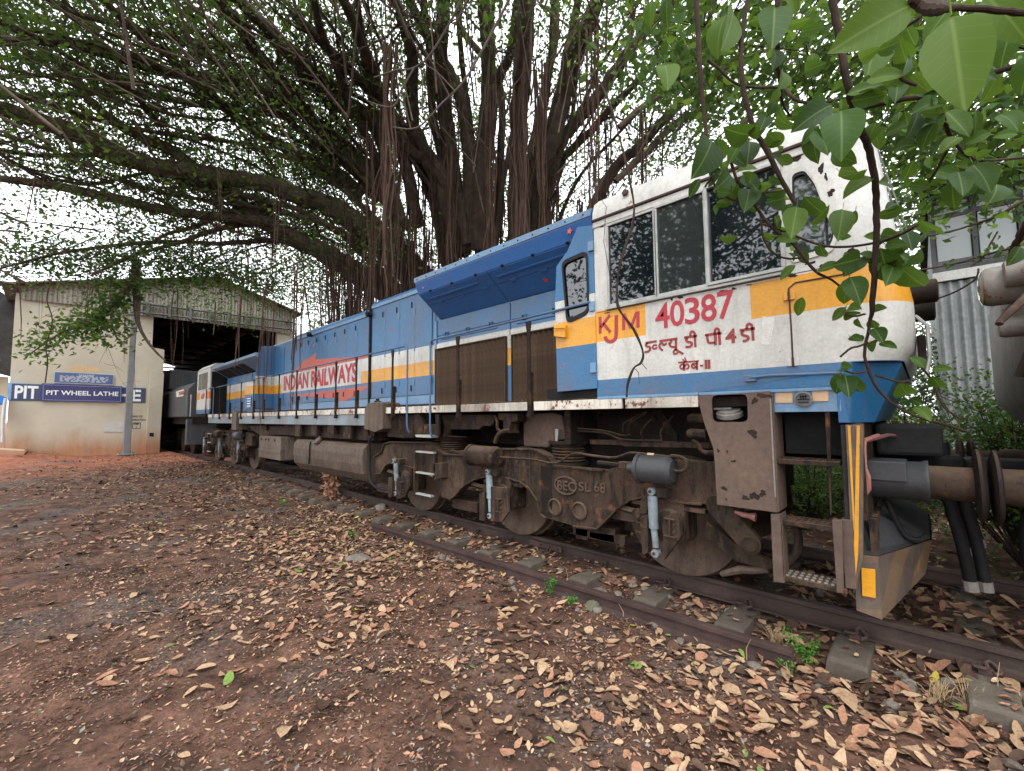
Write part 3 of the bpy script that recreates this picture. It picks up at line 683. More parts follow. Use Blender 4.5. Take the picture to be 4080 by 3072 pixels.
BS = [(.045,.018),(.014,.042),(.020,.024),(.022,.020),(.034,.022),(.036,.013),(.013,.011),(.022,.011),(.028,.006),(.03,.006),(.018,.009),(.02,.005),(.008,.03),(.016,.010),(.028,.010)]
for i, ((x, z), (rx, rz)) in enumerate(zip(BL, BS)): blotch(x, z, rx, rz, YC-.0005 if z > 3.0 and x > -.66 and x < -.5 else YC, loco, i, 'bare')
# --- lettering
T = [(-2.291,2.317),(-2.137,2.483)]
kz = [(-2.284,2.32),(-2.28,2.488),(-2.137,2.315),(-2.132,2.483),(-2.089,2.475),(-2.071,2.21),(-2.228,2.23),(-2.03,2.319),(-1.851,2.315),(-2.025,2.476),(-1.846,2.465)]
KM = ([(-2.271,2.317),(-2.268,2.485)], [(-2.264,2.377),(-2.157,2.483)], [(-2.232,2.412),(-2.156,2.314)])
m_ = MB()
for q in KM: ribbon(m_, q, .030, YC-.004, YC)
m_.build('lettering', 'red', loco)
m_ = MB()
for q, w in (([(-2.013,2.317),(-2.011,2.473)], .030), ([(-2.005,2.468),(-1.939,2.322)], .026), ([(-1.939,2.322),(-1.874,2.467)], .026), ([(-1.866,2.316),(-1.863,2.468)], .030)): ribbon(m_, q, w, YC-.004-.0006*len(m_.f)/60, YC)
m_.build('lettering', 'red', loco)
J = MB(); jp = [(-2.087,2.471),(-2.09,2.367),(-2.095,2.275),(-2.109,2.238),(-2.148,2.221),(-2.188,2.232),(-2.209,2.259),(-2.213,2.281)]; ribbon(J, smoothline(jp, 3), .036, YC-.004, YC); J.build('lettering', 'red', loco)
dg = [(-1.696,2.27),(-1.564,2.46),(-1.56,2.261),(-1.434,2.462),(-1.43,2.26),(-1.305,2.46),(-1.295,2.26),(-1.171,2.458),(-1.163,2.26),(-1.036,2.462)]
for k, ch in enumerate('40387'):
    a_, c_ = dg[2*k], dg[2*k+1]; text(ch, a_[0], c_[0], dg[0][1]+.003, dg[0][1]+.232, YC-.001, 'red', loco, 'number', bold=.012)
H = [  # brush strokes traced as centre lines: (points, width)
 ([(-1.795,2.163),(-1.689,2.166)], 1), ([(-1.776,2.164),(-1.793,2.146),(-1.785,2.131),(-1.758,2.121),(-1.755,2.097),(-1.779,2.081),(-1.809,2.081)], 1),
 ([(-1.688,2.128),(-1.712,2.133),(-1.728,2.122),(-1.721,2.101),(-1.697,2.103),(-1.689,2.112)], .8),
 ([(-1.664,2.163),(-1.502,2.165)], 1), ([(-1.596,2.137),(-1.612,2.129),(-1.623,2.122),(-1.643,2.143),(-1.663,2.132),(-1.665,2.11),(-1.65,2.088),(-1.635,2.076)], .9),
 ([(-1.555,2.159),(-1.561,2.137),(-1.576,2.132),(-1.562,2.103),(-1.537,2.095),(-1.522,2.093)], .9), ([(-1.515,2.159),(-1.518,2.063)], 1), ([(-1.518,2.072),(-1.538,2.06),(-1.536,2.037),(-1.514,2.035),(-1.504,2.046)], .8), ([(-1.518,2.07),(-1.455,2.025)], .9),
 ([(-1.443,2.166),(-1.335,2.166)], 1), ([(-1.416,2.163),(-1.427,2.143),(-1.413,2.126),(-1.387,2.116),(-1.381,2.095),(-1.403,2.081),(-1.435,2.085)], 1), ([(-1.352,2.073),(-1.353,2.169),(-1.356,2.194),(-1.369,2.209),(-1.386,2.203),(-1.391,2.17)], .95),
 ([(-1.271,2.164),(-1.14,2.163)], 1), ([(-1.254,2.163),(-1.25,2.113),(-1.238,2.095),(-1.193,2.091)], .95), ([(-1.19,2.07),(-1.19,2.161)], 1), ([(-1.157,2.068),(-1.16,2.162),(-1.161,2.19),(-1.173,2.205),(-1.189,2.196),(-1.192,2.164)], .95),
 ([(-1.007,2.165),(-0.898,2.165)], 1), ([(-0.979,2.161),(-0.992,2.138),(-0.978,2.12),(-0.953,2.11),(-0.947,2.092),(-0.964,2.078),(-0.988,2.078)], 1), ([(-0.914,2.072),(-0.916,2.167),(-0.921,2.193),(-0.934,2.206),(-0.951,2.199),(-0.955,2.166)], .95),
 ([(-1.502,1.956),(-1.33,1.953)], .8), ([(-1.453,1.953),(-1.453,1.882)], 1), ([(-1.453,1.938),(-1.481,1.933),(-1.486,1.909),(-1.47,1.898),(-1.454,1.914),(-1.43,1.936),(-1.413,1.92),(-1.419,1.901),(-1.436,1.895)], .8), ([(-1.439,1.954),(-1.464,1.982)], .6), ([(-1.429,1.955),(-1.446,1.995)], .6),
 ([(-1.344,1.952),(-1.346,1.879)], 1), ([(-1.344,1.933),(-1.375,1.933),(-1.39,1.918),(-1.376,1.897),(-1.346,1.904)], .85), ([(-1.382,1.929),(-1.35,1.905)], .6),
 ([(-1.32,1.914),(-1.295,1.912)], .9), ([(-1.271,1.958),(-1.273,1.881)], 1.2), ([(-1.247,1.957),(-1.248,1.88)], 1.2)]
words = [(0, 9), (9, 12), (12, 16), (16, 19), (19, 30)]
for a_, e_ in words:
    m_ = MB()
    for pts, w in H[a_:e_]: ribbon(m_, smoothline(pts, 3) if len(pts) > 3 else pts, .0205*w*(.85 if a_ == 19 else 1), YC-.004, YC)
    m_.build('hindi_lettering', 'red2', loco)
p = [(-1.114,2.093),(-1.032,2.169),(-1.053,2.068)]; text('4', p[0][0], p[1][0], p[2][1]+.002, p[2][1]+.118, YC-.001, 'red2', loco, 'hindi_lettering', bold=.03)
p = [(-0.844,2.25),(-0.766,2.225),(-0.801,2.028),(-0.862,2.032)]; M['tornpaper'] = grimy('torn_sticker', (.40, .37, .32), (.55, .53, .50), (.62, .60, .57), sc=9, bump=.8)
MB().prism([p[0], p[1], (p[1][0], p[1][1]-.05), ((p[2][0]+p[1][0])/2, p[1][1]-.1), p[2], p[3], (p[3][0]+.012, p[3][1]+.1)], YC-.002, YC).build('torn_sticker', 'tornpaper', loco)
# seam under the windows
MB().box(-2.30, -.3, YC-.002, YC+.001, 2.527, 2.532).build('seam', 'rail_old', loco)
# headlight box on the nose
m_ = MB(); m_.lathe([(.0, 0), (.12, .0), (.125, .16), (.10, .17), (.10, .15), (.001, .14)], (-.04, YM-.0, 2.42), (1, 0, 0), 24); hl = m_.build('headlight', 'black', loco, smooth=True)
MB().lathe([(.0, 0), (.11, .005), (.12, .012)], (.075, YM, 2.42), (1, 0, 0), 20).build('lens', 'lens', hl)
m_ = MB(); m_.lathe([(.0, 0), (.08, .0), (.085, .14), (.07, .15), (.001, .13)], (-.02, YC+.62, 2.38), (1, 0, 0), 20); hl = m_.build('headlight', 'grime_dark', loco, smooth=True)
MB().box(-.0, .05, YC+.85, YC+1.2, 1.9, 2.1).build('nose_fitting', 'grime', loco, .008)
MB().tube([(.03, 4.2, 1.75), (.06, 4.2, 1.9), (.06, 4.2, 2.12), (.0, 4.2, 2.2)], .012, 6).build('nose_handrail', 'alu', loco)
# stone guard wires before the windscreen
for q in ([(-0.207,5.476,4.191),(-0.026,5.88,3.253)], [(-0.194,5.555,4.222),(0.014,5.986,3.273)], [(-0.186,5.63,4.235),(-0.017,6.006,3.463)], [(-0.213,5.616,4.124),(-0.007,6.046,3.16)], [(-0.233,5.67,4.079),(-0.109,5.936,3.294)], [(-0.227,5.764,3.9),(-0.04,6.092,3.084)]): MB().tube(q, .005, 5).build('guard_wire', 'alu', loco)
# --- cab rear door with window
dp = [(-2.325,3.437),(-2.509,3.477),(-2.643,3.258),(-2.793,3.126),(-2.821,2.735),(-2.807,1.761),(-2.312,1.773)]
dw = rpoly([(-2.709,3.14),(-2.399,3.172),(-2.391,2.554),(-2.657,2.494)], .07)
dh = [tuple(Vector(dw[0])*0+Vector(p)) for p in dw]
door = MB().prism(dp, YC-.012, YC+.02, holes=[dh]).build('rear_door', 'doorpaint', loco, .004)
cq = sum([Vector(p) for p in dw], Vector((0, 0)))/len(dw)
MB().prism([tuple(cq+(Vector(p)-cq)*1.07) for p in dw], YC-.024, YC-.011, holes=[[tuple(cq+(Vector(p)-cq)*.93) for p in dw]]).build('window_seal', 'rubber', door, .003)
MB().prism(dw, YC+.0, YC+.008).build('door_window', 'glass', door)
for z in (1.98, 2.60, 3.22): MB().box(-2.375, -2.315, YC-.035, YC-.012, z-.05, z+.05).build('hinge', 'edgeblue', door, .004)
lk = [(-2.807,2.483),(-2.662,2.46),(-2.665,2.321),(-2.81,2.354)]; MB().prism(lk, YC-.055, YC-.013).build('door_lock', 'yellow', door, .006)
MB().cyl((lk[0][0]+.02, YC-.075, lk[0][1]-.045), (lk[1][0]+.03, YC-.075, lk[1][1]-.04), .008, 8).build('door_handle', 'yellow', door)
# solid black block standing for the shaded gap under the door
MB().box(-3.0, -2.33, YC+.05, YC+.3, 1.69, 1.80).build('door_gap_dark', 'black', loco)
# --- hood: radiator section
MB().box(-5.62, -2.33, YH, 2*YM-YH, 1.69, 3.62).build('radiator_hood', 'hoodpaint', loco, .008)
wp = [(YH, 3.055), (3.73, 3.38), (3.665, 3.53), (3.655, 3.61), (3.70, 3.63), (YH+.1, 3.66)]
for sg in (1, -1):
    P_ = wp if sg == 1 else [(2*YM-y, z) for y, z in wp]
    wg = MB().prism(P_, -5.50, -2.345, 'x').build('radiator_wing', 'wingpaint', loco, .004)
    if sg == -1: continue
    MB().prism([(3.651, 3.545), (3.648, 3.615), (3.69, 3.636), (3.694, 3.628)], -5.503, -2.343, 'x').build('wing_lip', 'edgeblue', wg)
    dirv = Vector((0, 4.15-3.73, 3.055-3.38)).normalized(); nrm = Vector((0, dirv.z, -dirv.y)); nrm = nrm if nrm.y < 0 else -nrm
    def onw(x, t, o=0): return Vector((x, 3.73, 3.38))+dirv*t+nrm*o
    def slabw(x0, x1, t0, t1, o0, o1, name, mt):
        m_ = MB(); v = [onw(x, t, o) for o in (o0, o1) for t in (t0, t1) for x in (x0, x1)]
        m_.add(v, [(0,1,3,2),(4,6,7,5),(0,4,5,1),(2,3,7,6),(0,2,6,4),(1,5,7,3)]); return m_.build(name, mt, wg, .002)
    for x0, x1 in ((-5.47, -3.98), (-3.965, -2.40)):
        slabw(x0, x1, .015, .22, .0, .008, 'wing_panel', 'wingpaint'); slabw(x0, x1, .235, .515, .0, .008, 'wing_panel', 'wingpaint')
        slabw(x0+.1, x1-.25, .105, .13, .008, .022, 'stiffening_rib', 'wingpaint')
        for k in range(3):
            xx = x0+.25+k*.5; slabw(xx, xx+.10, .21, .245, .008, .018, 'hinge', 'wingpaint')
    for k in range(13): slabw(-5.4+k*.245, -5.375+k*.245, -.12, -.10, -.052, -.035, 'bolt', 'edgeblue') if False else None
    for k in range(14):
        x = -5.42+k*.23; MB().cyl((x, 3.652, 3.577), (x, 3.643, 3.577), .009, 6).build('bolt', 'grime_dark', wg)
    for k in range(6):
        x = -5.2+k*.5; slabw(x, x+.03, -.02, .01, .0, .02, 'latch', 'grime_dark')
# orange stars stuck on the paint
def star(cx, cy, cz, r, parent, nrm_y=True, ex=None):
    pts = [(r*(1 if k % 2 == 0 else .42)*math.sin(math.pi*k/5+.3), r*(1 if k % 2 == 0 else .42)*math.cos(math.pi*k/5+.3)) for k in range(10)]
    if ex is None: MB().prism([(cx+a, cz+b) for a, b in pts], cy-.003, cy).build('star_sticker', 'star', parent)
    else:
        m_ = MB(); d1, d2, nn = Vector((1, 0, 0)), -ex[0], ex[1]
        c0 = Vector((cx, cy, cz)); v = [c0+d1*a+d2*b+nn*o for o in (0, .003) for a, b in pts]
        m_.add(v, [tuple(range(10)), tuple(reversed(range(10, 20)))]+[(k, (k+1) % 10, 10+(k+1) % 10, 10+k) for k in range(10)]); m_.build('star_sticker', 'star', parent)
p_ = onw(-3.22, .36, .009); star(*p_, .045, wg if False else loco, ex=(dirv, nrm))
p_ = onw(-2.66, -.075, .03); star(-2.62, 3.672, 3.47, .040, loco)
star(-5.33, 3.70, 3.45, .03, loco)
ss = [(-6.909,3.093)][0]; star(ss[0], YH-.016, ss[1], .03, loco)
ss = [(-10.432,3.237)][0]; star(ss[0], YH-.016, ss[1], .05, loco)
# panels between wing and grille
for x0, x1 in ((-5.56, -3.955), (-3.93, -2.36)):
    MB().box(x0, x1, YH-.012, YH-.001, 2.80, 3.04).build('upper_panel', 'hoodpaint', loco, .003)
    MB().box(x0, x1, YH-.012, YH-.001, 2.665, 2.785).build('upper_panel', 'hoodpaint', loco, .003)
    MB().box(x0+.1, x1-.25, YH-.026, YH-.012, 2.725, 2.742).build('stiffening_rib', 'blue', loco, .004)
    for k in range(3):
        x = x0+.2+k*.5; bars(x, x+.075, 2.76, 2.83, .009, YH-.03, YH-.012, 'hinge', 'blue', loco)
    MB().box(x0, x1, YH-.03, YH-.012, 2.585, 2.66).build('grille_header', 'white', loco, .004)
# radiator grilles
gr = MB().box(-3.99, -3.90, YH-.03, YH-.001, 1.71, 2.60).build('grille_post', 'hoodpaint', loco, .004)
MB().box(-5.62, -5.57, YH-.03, YH-.001, 1.71, 3.05).build('grille_post', 'edgeblue', loco, .004)
for x0, x1, ns in ((-5.555, -4.0, 18), (-3.89, -2.85, 12)):
    MB().box(x0, x1, YH-.004, YH-.002, 1.70, 2.585).build('grille_back', 'black', loco)
    g_ = bars(x0, x1, 1.695, 2.585, .018, YH-.07, YH-.01, 'grille_frame', 'grille', loco)
    st = (x1-x0-.04)/ns; proto = None
    for k in range(ns):
        xc = x0+.02+st*(k+.5); c_, s_ = math.cos(R(38)), math.sin(R(38)); w = st*.36
        if proto is None:
            m_ = MB(); v = []
            for z in (1.715, 2.565):
                for a_, b_ in ((-w, -.003), (w, -.003), (w, .003), (-w, .003)): v.append((xc+a_*c_-b_*s_, YH-.045+a_*s_-b_*c_, z))
            m_.add(v, [(0,3,2,1),(4,5,6,7),(0,1,5,4),(1,2,6,5),(2,3,7,6),(3,0,4,7)]); proto = m_.build('louvre_slat', 'grille', g_); px0 = xc
        else:
            o = proto.copy(); COL.objects.link(o); o.location.x += xc-px0; o.rotation_euler.z = rnd.uniform(-.02, .02)*0
# --- engine hood
def hood(x0, x1, zt, name='engine_hood', Y=YH):
    m_ = MB().prism([(Y, 1.72), (Y, zt-.05), (Y+.05, zt), (2*YM-Y-.05, zt), (2*YM-Y, zt-.05), (2*YM-Y, 1.72)], x0, x1, 'x')
    return m_.build(name, 'hoodpaint', loco, .006)
hood(-7.70, -5.63, 3.76); hood(-11.62, -7.71, 3.665)
MB().box(-7.74, -7.69, YH-.04, YH+.0, 1.72, 3.70).build('hood_joint', 'grime_dark', loco, .004)
MB().box(-11.6, -5.63, YH-.02, YH-.001, 1.72, 1.86).build('hood_sill', 'edgeblue', loco, .004)
def hood_doors(xs_, z0, z1):
    for x0, x1 in zip(xs_[:-1], xs_[1:]):
        d_ = MB().box(x0+.006, x1-.006, YH-.014, YH-.001, z0, z1).build('hood_door', 'hoodpaint', loco, .003)
        for z in (z0+.22, (z0+z1)/2-.05, z1-.25):
            MB().box(x0-.010, x0+.010, YH-.026, YH-.015, z-.045, z+.045).build('hinge', 'edgeblue', d_, .002)
        for z in (z0+.12, z1-.12):
            h_ = MB().box(x1-.095, x1-.080, YH-.03, YH-.014, z-.05, z+.05).build('latch', 'grime_dark', d_, .002)
hood_doors([-5.72, -6.2, -6.68, -7.16, -7.64], 1.88, 3.56)
hood_doors([-7.76-k*.48 for k in range(9)], 1.88, 3.46)
MB().box(-11.6, -7.75, YH-.02, YH-.001, 3.50, 3.56).build('roof_band', 'edgeblue', loco, .004)
MB().box(-7.68, -5.65, YH-.02, YH-.001, 3.62, 3.68).build('roof_band', 'edgeblue', loco, .004)
for x in (-7.72, -10.6):
    MB().cyl((x, YH-.10, 3.52), (x+.0, YH+.02, 3.52), .055, 14).build('marker_lamp', 'grime_dark', loco)
# wide white band with name
wb = [(-12.503,2.641),(-12.459,2.131),(-8.03,2.137),(-8.047,2.617)]
zb_, zt_ = 2.185, 2.665
MB().box(wb[0][0], wb[3][0], YH-.018, YH-.0145, zb_, zt_).build('name_band', 'white', loco)
ir = [(-12.316,2.17),(-8.231,2.177)]
text('INDIAN RAILWAYS', ir[0][0], ir[1][0], zb_+.05, zt_-.03, YH-.019, 'red', loco, 'railway_name', bold=.035)
ar = [[(-11.535,2.739),(-11.001,2.918),(-10.252,3.027),(-10.318,2.884),(-7.75,2.719),(-7.749,2.685),(-8.045,2.683),(-11.529,2.651)], [(-11.81,2.101),(-8.025,2.124),(-7.71,2.117),(-8.983,1.79),(-9.014,1.924),(-11.345,2.061)]]
for a_ in ar: MB().prism(a_, YH-.0175, YH-.0145).build('coral_arrow', 'coral', loco)
# --- far section: blower box, dynamic brake hood
zb1 = [(-14.037,2.411),(-13.127,2.375)]
hood(-13.4, -11.63, 3.60)
hood(-18.0, -13.41, 3.22)
bx0, bx1 = zb1[0][0], zb1[1][0]
m_ = MB().prism([(3.68, 1.78), (3.68, 2.75), (3.80, 3.5), (4.2, 3.56), (4.2, 1.78)], bx0+.9, bx1, 'x'); m_.build('blower_housing', 'hoodpaint', loco, .01)
m_ = MB().prism([(3.68, 1.78), (3.68, 2.52), (4.2, 2.52), (4.2, 1.78)], bx0, bx0+.89, 'x'); m_.build('filter_housing', 'hoodpaint', loco, .01)
M['poster'] = paint('navy_notice', (.02, .035, .13), .1, .1)
pz = [(-13.797,2.115),(-13.381,2.099),(-13.351,1.836),(-13.762,1.833)]; nb_ = MB().box(pz[0][0], pz[1][0], 3.664, 3.679, pz[2][1], pz[0][1]).build('notice', 'poster', loco)
for k in range(4): MB().box(pz[0][0]+.05, pz[1][0]-.05, 3.662, 3.6635, pz[0][1]-.06-.07*k, pz[0][1]-.035-.07*k).build('print_line', 'whiteplain', nb_)
MB().box(bx0+.9+.05, bx1-.08, 3.665, 3.679, 2.0, 2.55).build('paper_notice', 'white', loco) if False else None
vt = [(-15.612,2.952),(-14.873,2.953),(-14.823,2.501),(-15.559,2.512)]; MB().box(bx0-.0, bx0+.88, YH-.03, YH-.001, 2.53, 3.02).build('brown_vent', 'grille', loco, .01)
wfar = [(YH, 2.95), (3.74, 3.19), (3.67, 3.24), (3.67, 3.32), (YH, 3.36)]
MB().prism(wfar, -17.9, bx0+.85, 'x').build('brake_wing', 'edgeblue', loco, .01)
for k in range(5):
    x = -17.7+k*.62; m_ = MB()
    v = [(x, 4.13, 2.957), (x+.5, 4.13, 2.957), (x+.5, 3.77, 3.168), (x, 3.77, 3.168)]; m_.add(v+[(a_, b_-.006, c_-.012) for a_, b_, c_ in v], [(0,1,2,3),(4,7,6,5),(0,4,5,1),(1,5,6,2),(2,6,7,3),(3,7,4,0)]); m_.build('wing_grille', 'black', loco)
hd = [-13.3-k*.5 for k in range(1)]
for k in range(5): MB().box(-17.9+k*.56+.01, -17.9+(k+1)*.56-.01, YH-.016, YH-.001, 1.88, 2.92).build('hood_door', 'hoodpaint', loco, .003)
for k in range(2): MB().box(-13.0+k*.68, -12.36+k*.68, YH-.016, YH-.001, 1.88, 3.42).build('hood_door', 'hoodpaint', loco, .003)
M['redtarp'] = paint('red_cloth', (.35, .10, .08), .3, .2)
MB().tube([(-16.6, 4.4, 3.25), (-16.2, 4.45, 3.45), (-15.7, 4.5, 3.42), (-15.4, 4.5, 3.25)], [.10, .18, .17, .1], 8).build('roof_cover', 'redtarp', loco, smooth=True)
MB().box(-15.6, -14.6, 4.3, 4.9, 3.23, 3.55).build('roof_box', 'alu', loco, .02)
# far cab
m_ = MB().box(-20.2, -18.25, YC, YF, 1.69, 3.34); M['farcab'] = livery('far_cab_livery', [(0, BLUE), (1.845, WHITE)], [(-20.3+10.3, -19.6+10.3, 2.24, 2.5, YEL), (-18.7+10.3, -18.2+10.3, 2.24, 2.5, (.65, .14, .03))])
fc = m_.build('far_cab', 'farcab', loco, .03)
for x0 in (-19.95, -19.45, -18.98): MB().box(x0, x0+.42, YC-.008, YC-.001, 2.6, 3.2).build('cab_window', 'glass', fc)
text('40387', -19.45, -18.9, 2.25, 2.45, YC-.001, 'red', fc, 'number', bold=.02); text('WDP4D', -19.4, -18.95, 2.0, 2.14, YC-.001, 'red', fc, 'number', bold=.02) if False else None
MB().box(-18.25, -18.23, YC+.06, YF-.3, 1.7, 3.2).build('rear_wall_shade', 'black', fc)  # black sheet over the rear wall, standing for the shade on it
MB().prism([(YC, 3.345), (YC+.15, 3.5), (YM, 3.62), (YF-.15, 3.5), (YF, 3.345)], -20.2, -18.2, 'x').build('cab_roof', 'white', fc)

# --- walkway, sill, handrails
MB().box(-18.2, -2.33, YC+.02, YH+.0, 1.655, 1.685).build('walkway', 'grime', loco, .003)
M['sillwhite'] = (lambda b: b.fin(weather(b, (.58, .54, .46), 1.0, 4.6, seed=5), .6))(NB('peeling_white_sill'))
xs_ = [-1.345, -2.05, -3.18, -4.45, -6.07, -7.31, -8.15, -9.08, -10.1, -11.2, -12.3, -13.1, -14.3, -15.6, -17.0, -18.3]
for x0, x1 in zip(xs_[:-1], xs_[1:]): MB().box(x1+.03, x0-.004, YC, YC+.03, 1.57, 1.668).build('sill_plate', 'sillwhite', loco, .004)
M['sillgrey'] = paint('grey_blue_sill_paint', (.17, .22, .25), .8, 1.0, streak=True)
for x0, x1 in zip(xs_[5:-1], xs_[6:]): MB().box(x1+.002, x0-.002, YC+.02, YC+.05, 1.37, 1.568).build('lower_sill', 'sillgrey', loco, .004)
MB().box(-7.31, -6.95, YC+.02, YC+.05, 1.37, 1.568).build('lower_sill', 'sillgrey', loco, .004)
MB().tube(smoothline([(-5.07, YC+.02, 1.22), (-5.07, YC-.02, 1.4), (-5.07, YC-.02, 2.4), (-5.07, YC-.02, 2.56), (-4.98, YC-.02, 2.605), (-4.4, YC-.02, 2.61), (-3.2, YC-.02, 2.63), (-2.36, YC-.03, 2.645)], 5), .014, 8).build('handrail', 'blue_tube', loco, smooth=True)
MB().tube(smoothline([(-5.66, YC+.02, 1.28), (-5.66, YC-.02, 1.45), (-5.66, YC-.02, 2.4), (-5.68, YC-.02, 2.57), (-5.78, YC-.02, 2.60), (-6.1, YC-.02, 2.60), (-8, YC-.02, 2.59), (-11.2, YC-.02, 2.58), (-14.6, YC-.02, 2.58), (-17.2, YC-.02, 2.57)], 6), .014, 8).build('handrail', 'blue_tube', loco, smooth=True)
MB().tube([(-17.5, YC-.02, 1.5), (-17.5, YC-.02, 2.5), (-17.6, YC-.02, 2.6), (-18.3, YC-.02, 2.58)], .014, 8).build('handrail', 'blue_tube', loco, smooth=True)
post0 = None
for x in [-3.20, -4.46, -6.09, -7.30, -8.12, -9.06, -10.08, -11.2, -12.35, -13.15, -14.3, -15.5, -16.7, -18.6]:
    if post0 is None:
        m_ = MB(); m_.prism([(-.028, 1.50), (.028, 1.50), (.026, 1.72), (.024, 1.95), (.024, 2.45), (.035, 2.52), (.04, 2.58), (-.04, 2.58), (-.035, 2.52), (-.022, 2.45), (-.024, 1.95), (-.028, 1.72)], YC-.022, YC-.010)
        m_.box(.016, .026, YC-.06+.038, YC+.03, 1.50, 2.0); m_.box(-.036, .036, YC-.03, YC-.0, 1.50, 1.53)
        post0 = m_.build('handrail_post', 'grime_dark', loco); bx_ = x
        post0.location.x += x
    else:
        o = post0.copy(); COL.objects.link(o); o.location.x += x-bx_
# sand box
sb = [(-6.924,1.653),(-6.926,1.321),(-6.538,1.267),(-6.314,1.323),(-6.324,1.739),(-6.501,1.77),(-6.817,1.753)]
MB().prism(sb, 3.62, 3.95).build('sand_box', 'tank', loco, .012)
sc_ = [(-6.768,1.82)][0]; MB().lathe([(.06, 0), (.06, .02), (.03, .03), (.03, .06), (.001, .06)], (sc_[0], 3.78, sb[5][1]), (0, 0, 1), 14).build('sand_box_cap', 'grime_dark', loco)
sb = [(-15.069,1.669),(-15.038,1.451),(-14.939,1.431),(-14.561,1.431),(-14.596,1.69),(-14.838,1.747)]; zz = min(p[1] for p in sb); MB().prism([(p[0], p[1] if p[1] > 1.5 else p[1]-.25) for p in sb], 3.62, 3.95).build('sand_box', 'tank', loco, .012)
# --- underframe
UF = MB().box(-19.5, -.35, 4.72, 5.52, 1.10, 1.50).build('centre_sill', 'grime_dark', loco)
MB().box(-18.2, -.45, YC+.06, 2*YM-YC-.06, 1.57, 1.65).build('floor_plate', 'grime_dark', loco)
MB().box(-18.2, -1.0, 2*YM-YC-.1, 2*YM-YC-.04, 1.30, 1.57).build('far_sill', 'grime_dark', loco)
for x in (-1.15, -2.8, -5.4, -7.2, -8.8, -10.5, -12.6, -15.0, -17.8): MB().box(x-.04, x+.04, YC+.15, 6.4, 1.20, 1.57).build('cross_beam', 'grime_dark', loco)
def shp(pts, y0, y1, name, mt='grime', parent=None, bev=.006): return MB().prism(pts, y0, y1).build(name, mt, parent or loco, bev)
shp([(-6.42,1.553),(-5.675,1.546),(-5.67,1.193),(-6.029,1.184),(-6.436,1.192)], 3.78, 4.3, 'equipment_box')
shp([(-5.586,1.552),(-5.444,1.55),(-5.351,1.385),(-5.35,1.269),(-5.492,1.26),(-5.582,1.258)], 3.73, 3.80, 'step_bracket')
shp([(-5.442,1.402),(-4.976,1.405),(-4.974,1.243),(-5.44,1.237)], 3.74, 3.77, 'step_plate')
shp([(-5.024,1.546),(-4.935,1.545),(-4.944,1.244),(-4.985,1.243)], 3.70, 3.735, 'step_bracket')
shp([(-5.464,1.25),(-5.06,1.253),(-5.069,1.21),(-5.433,1.212)], 3.66, 3.80, 'step_tread', 'alu')
shp([(-5.113,1.541),(-3.995,1.53),(-4.01,1.423),(-4.085,1.38),(-4.221,1.386),(-4.3,1.337),(-4.944,1.328),(-4.962,1.237),(-4.593,1.23),(-5.111,1.21),(-5.037,1.373)], 3.88, 3.95, 'frame_gusset', 'grime')
shp([(-3.835,1.544),(-3.505,1.54),(-3.506,1.446),(-3.617,1.436),(-3.638,1.349),(-3.619,1.302),(-3.747,1.299),(-3.746,1.455),(-3.822,1.465)], 3.78, 3.95, 'hook_bracket', 'grime', bev=.01)
shp([(-3.613,1.543),(-3.611,1.136),(-3.233,1.136),(-3.143,1.199),(-3.092,1.221),(-2.952,1.243),(-3.012,1.516),(-3.136,1.547)], 4.00, 4.35, 'spring_housing', 'pan', bev=.02)
shp([(-3.066,1.359),(-3.014,1.357),(-3.032,1.216),(-3.065,1.217)], 3.94, 3.96, 'pale_strip', 'alu')
shp([(-2.625,1.248),(-1.67,1.257),(-1.672,1.205),(-2.626,1.198)], 3.98, 4.1, 'longitudinal_beam', 'grime')
shp([(-2.227,1.243),(-1.341,1.256),(-1.343,1.209),(-2.229,1.191)], 3.981, 4.1, 'longitudinal_beam', 'grime')
shp([(-1.976,1.567),(-1.886,1.565),(-1.73,1.315),(-1.734,1.209)], 4.14, 4.18, 'diagonal_brace', 'grime_dark')
MB().box(-3.4, -1.35, 4.35, 4.40, 1.02, 1.57).build('side_web', 'grime_dark', loco)
for L_ in ([(-2.915,1.372),(-2.453,1.351),(-2.216,1.303),(-2.121,1.314)], [(-2.916,1.339),(-2.433,1.325),(-2.208,1.261),(-1.793,1.265)], [(-2.215,1.325),(-2.203,1.41),(-2.174,1.436),(-1.942,1.54)], [(-2.151,1.304),(-2.148,1.398),(-2.119,1.428),(-1.953,1.524)],
           [(-1.987,1.267),(-2.006,1.358),(-1.874,1.486)], [(-1.801,1.273),(-1.806,1.361),(-1.682,1.497)], [(-2.152,1.306),(-2.144,1.406),(-2.038,1.505)]):
    MB().tube(smoothline([(x, 3.95, z) for x, z in L_], 3), .010, 6).build('air_pipe', 'grime', loco, smooth=True)
for c_ in [(-1.45,1.473),(-1.463,1.342)]:
    MB().tube([(c_[0]-.05, 3.84, c_[1]), (c_[0]-.02, 3.84, c_[1]), (c_[0]+.10, 3.84, c_[1]), (c_[0]+.12, 3.84, c_[1])], [.03, .045, .038, .055], 10).build('drain_valve', 'pink' if False else 'grime', loco, smooth=True)
cv = [(-1.473,1.283),(-1.427,1.257),(-1.399,1.195),(-1.361,1.182),(-1.302,1.185)]; MB().tube([(x, 3.84, z) for x, z in cv], .018, 7).build('valve_pipe', 'grime', loco, smooth=True)
ch = [(-3.886,1.515),(-3.844,1.435),(-3.845,1.367),(-3.789,1.318),(-3.721,1.3)]; MB().tube(smoothline([(x, 3.78, z) for x, z in ch], 3), .020, 7).build('safety_link', 'grime', loco, smooth=True)
